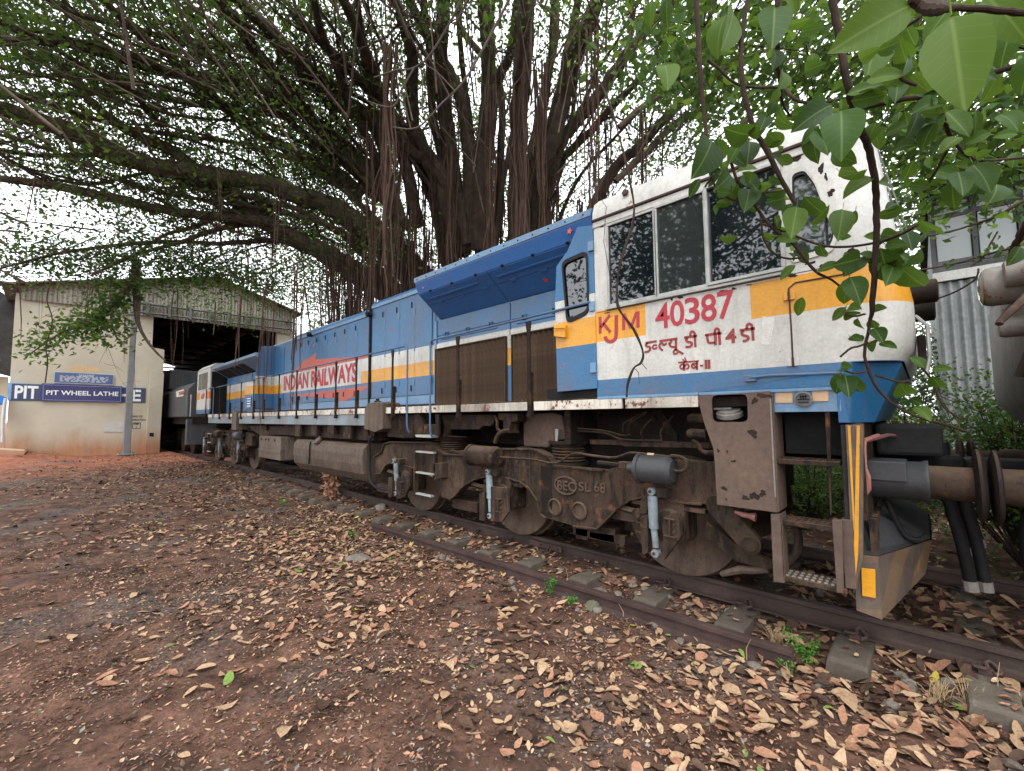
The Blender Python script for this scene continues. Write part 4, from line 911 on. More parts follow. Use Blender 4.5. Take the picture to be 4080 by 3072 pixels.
ch = [(-3.588,1.333),(-3.695,1.326),(-3.791,1.281),(-3.847,1.182)]; MB().tube(smoothline([(x, 3.74, z) for x, z in ch], 4), .026, 8).build('safety_hook', 'grime', loco, smooth=True)
# --- fuel tank and battery box
tkx = [(-10.081,0.877),(-7.439,0.941)]
prof = [(3.80, 1.04), (3.73, .96), (3.71, .85), (3.71, .68), (3.74, .52), (3.86, .38), (4.1, .30), (4.6, .27), (YM, .27)]
prof = prof+[(2*YM-y, z) for y, z in reversed(prof[:-1])]
tk_ = MB().prism(prof, -10.35, -7.15, 'x').build('fuel_tank', 'tank', loco, .03, smooth=False)
fl = [(-9.102,1.065)][0]
MB().lathe([(.07, 0), (.07, .05), (.095, .05), (.095, .09), (.001, .1)], (fl[0], 3.79, 1.0), (0, -.8, .7), 18).build('filler_cap', 'tank', tk_, smooth=True)
MB().tube([(fl[0]-.25, 3.70, 1.02), (fl[0]-.28, 3.69, .9), (fl[0]-.28, 3.69, .55)], .015, 6).build('sight_gauge', 'grime_dark', tk_)
bt = MB().box(-12.78, -11.18, 3.72, 4.5, .50, 1.06).build('battery_box', 'tank', loco, .01)
MB().box(-12.8, -11.16, 3.705, 3.72, .66, .73).build('lid_rim', 'tank', bt, .006)
for k in (-12.6, -12.25, -12.05, -11.6): MB().box(k, k+.05, 3.705, 3.72, .95, 1.0).build('catch', 'grime_dark', bt)
MB().box(-11.4, -7.0, 3.85, 4.2, 1.10, 1.36).build('air_reservoir_rack', 'grime', loco, .01)
shp([(-14.632,1.312),(-10.492,1.321),(-10.476,1.106),(-11.544,1.105),(-13.259,1.053)], 3.88, 4.1, 'skirt_plate', 'grime')
for xx, zz_ in ((-7.9, 1.12), (-8.6, 1.2), (-9.4, 1.15), (-10.3, 1.1)): MB().box(xx, xx+.28, 3.72, 3.76, zz_, 1.37).build('hanger', 'grime', loco, .004)
MB().cyl((-11.0, 4.3, 1.1), (-7.3, 4.3, 1.1), .16, 16).build('air_reservoir', 'grime_dark', loco)
hs_ = [(-6.959,1.179),(-7.067,1.093),(-7.058,0.817),(-7.047,0.475),(-6.879,0.343),(-6.642,0.314),(-6.367,0.337)]
MB().tube(smoothline([(x, 3.80, z) for x, z in hs_], 4), .022, 8).build('brake_hose', 'hose', loco, smooth=True)

# ================================================================ BOGIES
def bogie(parent):
    B = thing('bogie', None, None, (-3.83, YM, 0)); B.parent = parent; pl = wloc(parent); B.location = (-3.83-pl[0], 0, 0)
    YB0, YB1 = 3.86, 3.98
    top = [(-6.967,0.827),(-6.728,0.907),(-6.629,1.059),(-6.453,1.1),(-5.262,1.126),(-5.089,1.013),(-4.959,0.975),(-4.41,0.989),(-3.895,1.071),(-3.811,1.105),(-3.291,1.122),(-3.08,1.053),(-3.003,0.956),(-2.755,0.953),(-2.364,0.95),(-2.182,1.014),(-2.027,1.085),(-1.623,1.114),(-1.399,1.096)]
    top += [(-1.319,1.101)]+[(-.98, 1.02), (-.98, .74)]
    bot = [(-1.413,0.74),(-1.666,0.725),(-1.8,0.744),(-1.973,0.73),(-2.089,0.694),(-2.23,0.592),(-2.34,0.482),(-2.473,0.351),(-2.769,0.334),(-3.15,0.359),(-3.219,0.393),(-3.264,0.539),(-3.396,0.67),(-3.547,0.725),(-3.732,0.75),(-3.984,0.747),(-4.131,0.734),(-4.347,0.678),(-4.574,0.567),(-4.744,0.43),(-4.866,0.35),(-5.084,0.357),(-5.124,0.601),(-5.75,0.718),(-6.062,0.74),(-6.444,0.752),(-6.569,0.717),(-6.745,0.563),(-6.947,0.535)]
    cut = [rrect(*(lambda q: (min(q[0][0], q[1][0]), max(q[0][0], q[1][0]), min(q[0][1], q[1][1]), max(q[0][1], q[1][1])))([(-3.084,0.571),(-2.931,0.44)]), .06, 6),
           rrect(*(lambda q: (min(q[0][0], q[1][0]), max(q[0][0], q[1][0]), min(q[0][1], q[1][1]), max(q[0][1], q[1][1])))([(-2.753,0.573),(-2.609,0.445)]), .06, 6)]
    fr = MB().prism(top+bot, YB0, YB1, holes=cut).build('side_frame', 'grime', B, .012)
    def flange(pts, w, y0, y1, name):
        m_ = MB(); ribbon(m_, pts, w, y0, y1); return m_.build(name, 'grime', B, .004)
    flange(top[:5]+top[5:9], .022, YB0-.045, YB0-.001, 'frame_rib'); flange(top[9:15], .022, YB0-.045, YB0-.001, 'frame_rib')
    flange(bot[0:9], .018, YB0-.03, YB0-.001, 'frame_rib'); flange(bot[9:21], .018, YB0-.03, YB0-.001, 'frame_rib'); flange(bot[22:], .018, YB0-.03, YB0-.001, 'frame_rib')
    s_ = [(-3.217,0.941),(-3.055,0.926),(-3.055,0.566),(-3.065,0.372),(-3.207,0.39),(-3.214,0.689)]; MB().prism(s_, YB0-.002, YB0+.0).build('recess_shade', 'grime_dark', B)  # flat dark patch on the frame, painting the shade of a recess
    # ring bosses with pins
    for q in [(-3.011,0.502),(-2.683,0.508)]:
        MB().lathe([(.092, 0), (.095, .02), (.078, .03), (.072, .0)], (q[0], YB0, q[1]), (0, -1, 0), 24).build('boss_ring', 'wheel', B, smooth=True)
        MB().cyl((q[0]+.01, YB0+.10, q[1]+.005), (q[0]+.01, YB0+.02, q[1]+.005), .034, 6).build('pin', 'wheel', B)
    MB().box(-3.0, -2.4, YB1+.04, YB1+.08, .42, .8).build('boss_back', 'grime_dark', B)
    # maker's oval and cast lettering
    ov = [(-2.856,0.752),(-3.009,0.736),(-2.709,0.767),(-2.854,0.853),(-2.859,0.651)]
    cx, cz = (ov[1][0]+ov[2][0])/2, (ov[3][1]+ov[4][1])/2; rx, rz = (ov[2][0]-ov[1][0])/2, (ov[3][1]-ov[4][1])/2
    m_ = MB(); e = [(cx+rx*math.cos(R(a)), cz+rz*math.sin(R(a))) for a in range(0, 360, 10)]; i_ = [(cx+(rx-.016)*math.cos(R(a)), cz+(rz-.016)*math.sin(R(a))) for a in range(0, 360, 10)]
    m_.prism(e, YB0-.022, YB0-.001, holes=[i_]); m_.build('oval_rim', 'wheel', B, .003)
    t1 = [(-2.968,0.694),(-2.737,0.8),(-2.69,0.711),(-2.539,0.81),(-2.495,0.719),(-2.361,0.828)]
    text('BEC', t1[0][0], t1[1][0], t1[0][1]+.004, t1[1][1], YB0-.001, 'wheel', B, 'cast_lettering', thick=.016, bold=.012)
    text('SL', t1[2][0], t1[3][0], t1[2][1]+.002, t1[3][1], YB0-.001, 'wheel', B, 'cast_lettering', thick=.014, bold=.01)
    text('68', t1[4][0], t1[5][0], t1[4][1]+.004, t1[5][1], YB0-.001, 'wheel', B, 'cast_lettering', thick=.014, bold=.01)
    # wheels
    w0 = None
    for x in (-1.725, -3.83, -5.97):
        if w0 is None:
            m_ = MB(); m_.lathe([(.10, -.06), (.13, -.03), (.20, -.01), (.40, .03), (.46, .0), (.535, .0), (.545, .02), (.54, .12), (.57, .13), (.57, .155), (.45, .16), (.1, .17)], (x, 4.14, .54), (0, 1, 0), 48)
            w0 = m_.build('wheel', 'wheel', B, smooth=True); bx_ = x
            m_ = MB(); m_.lathe([(.10, -.06), (.13, -.03), (.20, -.01), (.40, .03), (.46, .0), (.535, .0), (.545, .02), (.54, .12), (.57, .13), (.57, .155), (.45, .16), (.1, .17)], (x, 2*YM-4.14, .54), (0, -1, 0), 40); w1 = m_.build('wheel', 'wheel', B, smooth=True)
            ax = MB().cyl((x, 4.2, .54), (x, 6.04, .54), .09, 14).build('axle', 'grime_dark', B)
            mo = MB().box(x-.9, x-.15, 4.55, 5.7, .22, .85).build('traction_motor', 'grime_dark', B, .05)
        else:
            for w_ in (w0, w1, ax, mo): o = w_.copy(); COL.objects.link(o); o.location.x += x-bx_
    MB().box(-6.6, -1.1, 4.42, 5.8, .72, 1.02).build('transom', 'black', B)
    # bellows springs
    for (cxp, top_, bot_) in (([(-2.988,1.173)][0][0], [(-2.878,1.185)][0][1], [(-2.883,0.983)][0][1]), ([(-5.121,1.161)][0][0], [(-4.91,1.175)][0][1], [(-4.909,0.994)][0][1])):
        pr = []; nb = 6; h_ = top_-bot_
        for k in range(nb): pr += [(.165, h_*k/nb), (.198, h_*(k+.45)/nb), (.198, h_*(k+.6)/nb), (.165, h_*(k+.95)/nb)]
        MB().lathe(pr, (cxp, 4.10, bot_), (0, 0, 1), 28).build('rubber_spring', 'grime', B, smooth=True)
        MB().lathe([(.235, 0), (.235, .035), (.1, .036)], (cxp, 4.10, top_), (0, 0, 1), 28).build('spring_plate', 'grime_dark', B, .004)
        MB().lathe([(.22, -.03), (.22, 0), (.1, .0)], (cxp, 4.10, bot_), (0, 0, 1), 28).build('spring_plate', 'grime_dark', B)
    # ladder
    for L_, mt in (([(-5.601,0.992),(-5.592,0.328)], 'grime'), ([(-5.103,1.021),(-5.1,0.632)], 'grime')):
        x = L_[0][0]; MB().box(x-.012, x+.03, 3.74, 3.80, L_[1][1], L_[0][1]).build('ladder_rail', mt, B, .003)
    for (a_, c_) in zip([(-5.5,0.996),(-5.496,0.692),(-5.492,0.382)], [(-5.067,1.009),(-5.076,0.708),(-5.111,0.41)]):
        MB().box(a_[0], c_[0], 3.70, 3.76, a_[1]-.012, a_[1]+.014).build('ladder_rung', 'alu', B, .004)
    shp([(-5.113,0.848),(-4.92,0.86),(-4.933,0.65),(-5.111,0.616)], 3.74, 3.86, 'ladder_bracket', 'grime', B)
    # brake cylinders
    for nm, (xl, xr, zc_, r_, mt) in (('a', ([(-4.262,1.704),(-3.74,1.688)][0][0], [(-4.262,1.704),(-3.774,1.689)][1][0], [(-4.073,1.015)][0][1], .125, 'grime')), ('b', ([(-1.924,1.75)][0][0], [(-1.596,1.733)][0][0], [(-1.762,1.019)][0][1], .125, 'cylinder'))):
        c_ = MB().lathe([(.03, -.12), (.05, -.10), (.055, -.03), (.08, -.01), (r_+.015, .0), (r_+.015, .03), (r_, .035), (r_, xr-xl-.03), (r_-.03, xr-xl), (.02, xr-xl+.005)], (xl, 3.72, zc_), (1, 0, 0), 26).build('brake_cylinder', mt, B, smooth=True)
        MB().tube([(xl-.45, 3.74, zc_+.02), (xl-.1, 3.73, zc_+.01)], .022, 7).build('push_rod', 'grime_dark', B)
        MB().box(xl-.2, xl-.08, 3.69, 3.78, zc_-.02, zc_+.05).build('clevis', 'grime', B, .01)
    a_ = [(-3.858,1.008),(-3.28,1.012),(-3.128,1.002),(-2.959,0.99),(-2.854,1.02),(-2.729,1.09),(-2.62,1.114),(-2.474,1.104),(-2.201,1.095),(-2.035,1.148),(-1.872,1.145),(-1.583,1.131)]
    MB().tube(smoothline([(x, 3.76, z) for x, z in a_], 4), .013, 7).build('brake_pipe', 'grime', B, smooth=True)
    a_ = [(-1.617,1.146),(-1.537,1.142),(-1.484,1.107),(-1.494,1.045),(-1.557,1.017),(-1.605,1.029)]; MB().tube(smoothline([(x, 3.72, z) for x, z in a_], 4), .017, 7).build('loop_pipe', 'grime', B, smooth=True)
    tg = [(-1.851,1.146),(-1.789,1.149)]; MB().cyl((tg[0][0], 3.755, tg[0][1]), (tg[1][0], 3.755, tg[1][1]-.003), .016, 8).build('pipe_tag', 'patch', B)
    # dampers
    for eye, w0_, w1_, n1_, r1_ in (([(-1.809,0.82)][0], [(-1.811,0.773)][0], [(-1.805,0.493)][0], [(-1.791,0.329)][0], .042),
                                 ([(-3.962,0.82)][0], [(-3.951,0.778)][0], [(-3.935,0.502)][0], [(-3.928,0.339)][0], .042),
                                 ([(-6.141,0.82)][0], [(-6.097,0.772)][0], [(-6.073,0.514)][0], [(-6.07,0.366)][0], .040)):
        m_ = MB(); m_.tube([(w0_[0], 3.74, w0_[1]+.01), (w0_[0], 3.74, w0_[1]), (w1_[0], 3.74, w1_[1]), (w1_[0], 3.74, w1_[1]-.004), (n1_[0], 3.74, n1_[1])], [.02, r1_, r1_, r1_*.72, r1_*.66], 14)
        d_ = m_.build('damper', 'damper', B, smooth=True)
        for (ex, ez) in (eye, (n1_[0], n1_[1]-.05)):
            MB().cyl((ex-.0, 3.71, ez), (ex, 3.77, ez), .035, 14).build('damper_eye', 'damper', B); MB().cyl((ex-.01, 3.70, ez), (ex+.0, 3.84, ez), .014, 8).build('damper_pin', 'grime', B)
        MB().box(eye[0]-.0, eye[0]+.13, 3.74, 3.86, eye[1]-.05, eye[1]+.03).build('damper_bracket', 'grime', B, .01)
    # axle box brackets and plates
    G = 'grime'
    for pts, y0, y1 in (([(-1.933,0.565),(-1.854,0.612),(-1.862,0.269),(-1.913,0.235)], 3.72, 3.80), ([(-1.712,0.588),(-1.638,0.643),(-1.578,0.676),(-1.536,0.483),(-1.702,0.243)], 3.70, 3.74),
                        ([(-4.114,0.537),(-4.019,0.567),(-4.021,0.215),(-4.115,0.204)], 3.72, 3.80), ([(-3.91,0.647),(-3.631,0.657),(-3.6,0.382),(-3.72,0.249),(-3.913,0.226)], 3.72, 3.76),
                        ([(-6.291,0.542),(-6.187,0.558),(-6.18,0.247),(-6.284,0.234)], 3.72, 3.80), ([(-6.056,0.55),(-5.762,0.613),(-5.69,0.464),(-5.809,0.291),(-6.049,0.225)], 3.72, 3.76)):
        shp(pts, y0, y1, 'damper_guard', G, B, .006)
        if y1-y0 < .05:
            xc = sum(p[0] for p in pts)/len(pts); zc_ = sum(p[1] for p in pts)/len(pts)
            MB().box(xc-.055, xc+.045, y0-.028, y0-.001, zc_+.075, zc_+.087).build('guard_rib', G, B, .003); MB().box(xc-.055, xc+.045, y0-.028, y0-.001, zc_-.075, zc_-.063).build('guard_rib', G, B, .003)
            MB().box(xc-.012, xc+.006, y0-.024, y0-.001, zc_-.062, zc_+.074).build('guard_rib', G, B, .002)
            for dz in (-.03, .03): MB().cyl((xc+.03, y0-.02, zc_+dz), (xc+.03, y0, zc_+dz), .012, 6).build('bolt', G, B)
    for x in (-1.725, -3.83, -5.97):
        m_ = MB().prism(rrect(x-.26, x+.16, .36, .74, .06), 3.84, 4.12); m_.build('axle_box', G, B, .02)
        MB().lathe([(.13, 0), (.13, .05), (.10, .07), (.05, .07), (.05, .04), (.001, .04)], (x+.02, 3.86, .54), (0, -1, 0), 24).build('axle_cap', G, B, smooth=True)
        for k in (-1, 1):
            MB().lathe([(.10, 0), (.125, .02), (.125, .03), (.10, .045), (.125, .07), (.125, .08), (.10, .1)], (x+k*.20-.02, 4.0, .70), (0, 0, 1), 18).build('primary_spring', G, B, smooth=True)
            MB().box(x+k*.2-.16, x+k*.2+.13, 3.86, 4.12, .655, .695).build('spring_seat', G, B, .006)
        for k in range(3): MB().box(x-.30, x-.14, 3.825, 3.84, .40+.09*k, .412+.09*k).build('cast_rib', G, B, .003)
        MB().cyl((x-.2, 3.80, .62), (x-.2, 3.86, .62), .03, 6).build('bolt', G, B); MB().cyl((x+.1, 3.80, .42), (x+.1, 3.86, .42), .024, 6).build('bolt', G, B)
        MB().tube([(x-.62, 3.9, .60), (x-.26, 3.88, .57)], [.035, .035], 4).build('traction_link', G, B); MB().cyl((x-.3, 3.83, .575), (x-.3, 3.93, .575), .045, 10).build('link_pin', G, B)
        MB().box(x-1.15, x-.62, 3.98, 4.3, .20, .34).build('brake_hanger', G, B, .01); MB().prism([(x-.60, .3), (x-.5, .32), (x-.56, .62), (x-.64, .62)], 4.15, 4.26).build('brake_block', G, B, .01)
    shp([(-2.305,0.563),(-1.993,0.564),(-1.941,0.55),(-2.066,0.476),(-2.385,0.475)], 3.88, 3.93, 'link_arm', G, B)
    shp([(-2.837,0.279),(-2.67,0.289),(-2.679,0.171),(-2.834,0.165)], 3.98, 4.1, 'brake_hanger', G, B); shp([(-2.66,0.264),(-2.236,0.296),(-2.238,0.211),(-2.651,0.194)], 3.98, 4.06, 'brake_beam', G, B)
    return B
bog = bogie(loco)
bog2 = dup(bog, loco); bog2.location.x -= 12.9
# arms that belong to the leading end
def capsule(a_, b_, w0, w1, y0, y1, name, mt='grime'):
    a_, b_ = Vector(a_), Vector(b_); d = (b_-a_).normalized(); t = math.degrees(math.atan2(d.y, d.x))
    pts = arc(b_.x, b_.y, w1, t-90, t+90, 12)+arc(a_.x, a_.y, w0, t+90, t+270, 10); return MB().prism(pts, y0, y1).build(name, mt, loco, .008)
q_ = [(-1.279,0.752),(-1.038,0.49),(-1.135,0.692)]
capsule(q_[0], q_[1], .085, .080, 3.79, 3.86, 'guard_arm')
MB().lathe([(.062, 0), (.062, .015), (.05, .02), (.05, .012), (.001, .012)], (q_[1][0], 3.79, q_[1][1]), (0, -1, 0), 20).build('arm_boss', 'grime', loco, smooth=True)
shp([(-1.41,0.58),(-1.189,0.436),(-0.922,0.34),(-0.93,0.289),(-0.978,0.278),(-1.185,0.29),(-1.446,0.457)], 3.93, 4.0, 'sand_pipe_arm', 'grime')
a_ = [(-0.968,0.261),(-1.102,0.223),(-1.171,0.214),(-1.332,0.135)]; MB().tube([(x, 4.0, z) for x, z in a_], [.03, .032, .035, .022], 8).build('sand_pipe', 'tank', loco, smooth=True)
a_ = [(-0.843,0.704),(-0.772,0.666),(-0.745,0.595),(-0.743,0.514),(-0.771,0.427),(-0.835,0.339)]; MB().tube(smoothline([(x, 3.95, z) for x, z in a_], 4), .030, 10).build('brake_hose', 'grime', loco, smooth=True)
a_ = [(-1.126,0.734),(-1.067,0.718),(-1.028,0.717),(-0.977,0.711)]; MB().tube([(x, 3.75, z) for x, z in a_], [.012, .022, .02, .035], 8).build('angle_cock', 'pink', loco, smooth=True)
# --- step panel and steps at the leading corner
pn = [(-1.334,1.662),(-1.327,1.568),(-1.299,1.441),(-1.236,1.244),(-1.228,1.129),(-1.223,0.792),(-0.809,0.79),(-0.815,1.677)]
ho = rpoly([(-1.232,1.661),(-0.968,1.661),(-0.971,1.447),(-1.231,1.445)], .045)
sp_ = MB().prism(pn, 3.645, 3.66, holes=[ho]).build('step_panel', 'pan', loco, .004)
xr = (pn[6][0]+pn[7][0])/2
MB().box(xr-.003, xr+.012, 3.661, 3.93, pn[6][1], 1.66).build('panel_return', 'pan', sp_, .004)
MB().box(pn[1][0], xr-.005, 3.95, 4.0, .8, 1.6).build('panel_backing', 'black', sp_)
M['steelpale'] = grimy('pale_steel_cap', (.16, .14, .12), (.24, .22, .20))
fc_ = [(-1.144,1.513)][0]; MB().lathe([(.10, 0), (.10, .035), (.085, .04), (.085, .055), (.05, .06), (.001, .06)], (fc_[0], 3.80, fc_[1]-.02), (0, -.35, 1), 24).build('filler_cap', 'steelpale', loco, smooth=True)
MB().box(fc_[0]-.11, fc_[0]+.03, 3.74, 3.78, fc_[1]+.03, fc_[1]+.05).build('cap_handle', 'steelpale', loco, .008)
for i, (x, z, rx, rz) in enumerate([(q[0], q[1], a_, b_) for q, (a_, b_) in zip([(-0.94,1.36),(-1.197,1.218),(-1.13,1.214),(-1.086,1.142),(-1.165,0.925),(-0.951,0.891),(-0.895,0.917),(-1.014,0.87),(-1.152,0.842),(-0.919,1.607),(-0.857,1.643)], [(.028,.032),(.008,.018),(.008,.010),(.018,.009),(.020,.016),(.030,.030),(.022,.022),(.022,.02),(.009,.008),(.02,.025),(.05,.016)])]): blotch(x, z, rx, rz, 3.645, sp_, 40+i, 'bare')
MB().box(xr-.006, xr+.004, 3.640, 3.646, .9, 1.62).build('bare_edge', 'steelpale', sp_)
po = [(-0.853,0.773),(-0.783,0.78),(-0.786,0.291),(-0.857,0.283)]
MB().prism(po, 3.66, 3.69).box(po[1][0]-.012, po[1][0]-.0, 3.66, 3.80, po[2][1]+.03, po[1][1]).build('step_post', 'pan', loco, .004)
po2 = [(-0.487,0.786),(-0.43,0.792),(-0.447,0.312),(-0.484,0.305)]
MB().prism(po2, 3.66, 3.69).box(po2[1][0]-.01, po2[1][0]+.05, 3.69, 3.80, po2[2][1]+.03, po2[1][1]).build('step_post', 'pan', loco, .004)
po3 = [(-0.495,1.534),(-0.426,1.533),(-0.452,0.813),(-0.5,0.806)]; MB().prism([po3[0], (po3[1][0]-.04, po3[1][1]), (po3[2][0]-.04, po3[2][1]), po3[3]], 3.70, 3.73).build('step_post', 'grime', loco, .004)
for z, y1 in ((1.175, 3.93), (.735, 3.90), (.335, 3.88)):
    t_ = MB().box(-.80, -.43, 3.68, y1, z-.035, z); tr_ = t_.build('step_tread', 'grime', loco, .004)
    tm = MB()
    for k in range(9):
        for j in range(3): tm.box(-.785+k*.038, -.765+k*.038, 3.70+j*.06, 3.72+j*.06, z, z+.008)
    tm.build('tread_teeth', 'steelpale' if z < .5 else 'grime', tr_, kind='stuff')
MB().box(-.79, -.44, 3.95, 4.0, 1.2, 1.55).build('step_back', 'black', loco)
# striped end plate of the headstock
M['stripe'] = None
b = NB('hazard_stripes'); X, Y, Z = b.sep()
def hazard(name, axis_mix, per, off=0, worn=.85):
    b = NB(name); X, Y, Z = b.sep()
    t = b.math('ADD', b.math('MULTIPLY', X, axis_mix[0]), b.math('ADD', b.math('MULTIPLY', Y, axis_mix[1]), b.math('MULTIPLY', Z, axis_mix[2])))
    f = b.math('FRACT', b.math('ADD', b.math('DIVIDE', t, per), off))
    c = b.mix(b.math('GREATER_THAN', f, .5), (.045, .038, .033), (.40, .19, .025))
    c = b.mix(b.math('MULTIPLY', b.thr(b.noise(3.5, 8, .75, seed=4), .26, .42), worn), c, b.ramp(b.noise(3, 6, .6, seed=8), [(.35, (.05, .036, .028)), (.65, (.11, .078, .058))]))
    return b.fin(weather(b, c, .8, 1.5, seed=9), .6)
M['stripe'] = hazard('hazard_stripe_end', (1, 0, .18), .085, .25); M['stripe2'] = hazard('hazard_stripe_plow', (0, .9, -.6), .36, .1)
ep = [(-0.392,1.429),(-0.299,1.43),(-0.329,0.54),(-0.406,0.301),(-0.394,0.862)]
MB().prism([(-0.385,1.429),(-0.289,1.43),(-0.339,0.536),(-0.4,0.3)], 3.70, 3.76).build('headstock_edge', 'stripe', loco, .004)
MB().prism([(-0.415,1.429),(-0.386,1.429),(-0.403,0.302),(-0.424,0.345)], 3.715, 3.76).build('headstock_edge', 'black', loco, .004)
MB().box(-.38, -.30, 3.77, 2*YM-3.77, .78, 1.44).build('headstock', 'grime', loco, .01)
for q in ([(-0.324,1.423),(-0.307,1.423),(-0.359,0.588),(-0.393,0.337),(-0.389,0.5)], [(-0.373,1.422),(-0.357,1.423),(-0.367,0.831),(-0.377,0.715)]): MB().prism(q, 3.696, 3.699).build('yellow_strip', 'yellow', loco)
m_ = MB()
for k in range(7): m_.box(-.31, -.27, 3.9+k*.09, 3.94+k*.09, .25, .78)
m_.build('guard_bars', 'grime', loco)
# snow plough / cattle guard
pl_ = MB(); zt1, zb1_ = .56, .13
pl_.add([(-.40, 3.80, .55), (-.27, 3.82, .55), (.0, 4.55, .56), (.0, 5.69, .56), (-.27, 6.42, .55), (-.40, 6.42, .55),
         (-.40, 3.80, .17), (-.27, 3.82, .14), (-.05, 4.5, .31), (-.05, 5.74, .31), (-.27, 6.42, .14), (-.40, 6.42, .17)],
        [(0,1,7,6),(1,2,8,7),(2,3,9,8),(3,4,10,9),(4,5,11,10),(5,0,6,11),(6,7,8,9,10,11)])
pw = pl_.build('cattle_guard', 'stripe2', loco, .004)
m_ = MB(); m_.add([(-.40, 3.805, .553), (-.27, 3.825, .553), (-.01, 4.55, .563), (-.01, 5.69, .563), (-.27, 6.415, .553), (-.40, 6.415, .553), (-.34, 4.1, .80), (-.34, 6.1, .80)], [(0,1,2,6),(0,6,7,5),(2,3,7,6),(3,4,5,7)])
m_.build('guard_top', 'cylinder', pw)
yp = [(-0.358,0.463),(-0.285,0.47),(-0.292,0.283),(-0.362,0.28)]; MB().prism(yp, 3.790, 3.80).build('yellow_plate', 'yellow', pw, .002)
# buffers and draw gear
for yb in (4.16, 2*YM-4.16):
    bf = MB().lathe([(.17, -.35), (.17, -.32), (.135, -.31), (.135, -.02), (.145, .0), (.145, .02), (.11, .02)], (-.01, yb, 1.03), (1, 0, 0), 30).build('buffer', 'cylinder', loco, .003, smooth=True)
    MB().cyl((.0, yb, 1.03), (.22, yb, 1.03), .112, 24).build('buffer_plunger', 'grime', bf, smooth=True)
    MB().lathe([(.10, 0), (.20, .01), (.235, .02), (.235, .035), (.19, .055), (.001, .065)], (.215, yb, 1.03), (1, 0, 0), 36).build('buffer_head', 'grime_dark', bf, smooth=True)
    MB().box(-.31, -.10, yb-.15, yb+.15, 1.03, 1.17).build('buffer_cover', 'cylinder', bf, .01)
lv = [(-0.233,1.348),(-0.3,1.319),(-0.306,1.247),(-0.307,1.135),(-0.292,1.08),(-0.293,0.992),(-0.301,0.971),(-0.385,0.98)]
MB().tube([(x, 3.95, z) for x, z in lv[:1]]+[(x, 3.80, z) for x, z in lv[1:]], .017, 8).build('coupler_lever', 'pink', loco, smooth=True)
MB().tube([(-.28, 3.9, 1.32), (-.2, 4.3, 1.34), (-.05, 5.0, 1.3), (.1, 5.1, 1.1)], .015, 7).build('coupler_lever', 'pink', loco, smooth=True)
cp = MB().box(-.3, .22, 4.95, 5.3, .90, 1.16); cp.build('coupler', 'black', loco, .03)
MB().cyl((.10, YM, .80), (.10, YM, 1.26), .05, 12).build('coupler_pin', 'black', loco)
MB().box(-.28, .1, 4.45, 4.9, 1.18, 1.42).build('coupler_housing', 'black', loco, .03)
for (y, xo, r_, zb) in ((4.55, .16, .036, .30), (4.68, .24, .036, .28), (5.45, .2, .03, .35), (5.6, .28, .03, .4)):
    MB().tube(smoothline([(-.3, y, .95), (xo-.1, y-.02, .90), (xo-.04, y-.02, .75), (xo, y, .5), (xo+.02, y+.02, zb)], 4), r_, 10).build('air_hose', 'hose', loco, smooth=True)
    MB().cyl((xo+.02, y+.02, zb-.0), (xo+.025, y+.02, zb-.07), r_*1.15, 10).build('hose_coupling', 'steelpale', loco)
a_ = [(-0.232,0.863),(-0.169,0.667),(-0.119,0.599),(-0.057,0.604),(-0.021,0.645)]; MB().tube(smoothline([(x, 4.3, z) for x, z in a_], 4), .020, 8).build('air_hose', 'hose', loco, smooth=True)

# ================================================================ SECOND LOCOMOTIVE COUPLED AT THE RIGHT
M['oldwhite'] = (lambda b: b.fin(weather(b, (.22, .205, .185), 1.0, 2.2, seed=6), .6))(NB('peeling_grey_white_paint'))
l2 = thing('old_locomotive', 'weathered grey white locomotive end with round headlights at the right edge', 'locomotive', (5.5, YM, 0))
X2 = .52
def ring2(z, ins, dx): 
    return [(X2+dx+.25-.25*math.sin(R(a)), YC+ins+.25-.25*math.cos(R(a)), z) for a in range(0, 91, 15)]+[(X2+dx, YM, z)]+[(X2+dx+.25-.25*math.cos(R(a)), 2*YM-YC-ins-.25+.25*math.sin(R(a)), z) for a in range(0, 91, 15)]+[(11, 2*YM-YC-ins, z), (11, YC+ins, z)]
rg = [ring2(z, i_, d) for z, i_, d in ((1.18, .55, .42), (1.32, .30, .22), (1.50, .12, .06), (1.62, .05, .0), (2.45, .05, .0), (2.55, .10, .06))]
n = len(rg[0]); m_ = MB(); m_.add([p for r_ in rg for p in r_], [(i*n+k, i*n+(k+1) % n, i*n+n+(k+1) % n, i*n+n+k) for i in range(len(rg)-1) for k in range(n)]+[tuple(reversed(range(n))), tuple(range((len(rg)-1)*n, len(rg)*n))])
m_.build('body', 'oldwhite', l2, smooth=True)
MB().box(1.6, 11, YC+.15, 2*YM-YC-.15, 2.5, 3.7).build('cab', 'oldwhite', l2, .05)
c1 = [(0.394,2.367)][0]
hz = c1[1]; hx = c1[0]
hb = MB().box(.48, .95, 4.35, 5.0, hz-.14, hz+.24).build('headlight_housing', 'oldwhite', l2, .03)
m_ = MB().lathe([(.001, .0), (.11, .0), (.125, .02), (.13, .05), (.125, .2), (.13, .24), (.1, .25)], (.34, 4.30, hz-.02), (1, 0, 0), 26); h_ = m_.build('headlight', 'oldwhite', l2, smooth=True)
MB().lathe([(.12, 0), (.08, -.012), (.001, -.02)], (.338, 4.30, hz-.02), (1, 0, 0), 22).build('lens', 'lens', h_)
m_ = MB().lathe([(.001, .0), (.08, .0), (.085, .02), (.08, .2)], (.43, 4.15, hz+.02), (1, 0, 0), 22); h_ = m_.build('headlight', 'oldwhite', l2, smooth=True)
MB().tube([(.44, 4.05, 1.72), (.60, 4.0, 2.2), (.66, 3.95, 2.5)], .022, 7).build('pole', 'grime_dark', l2)
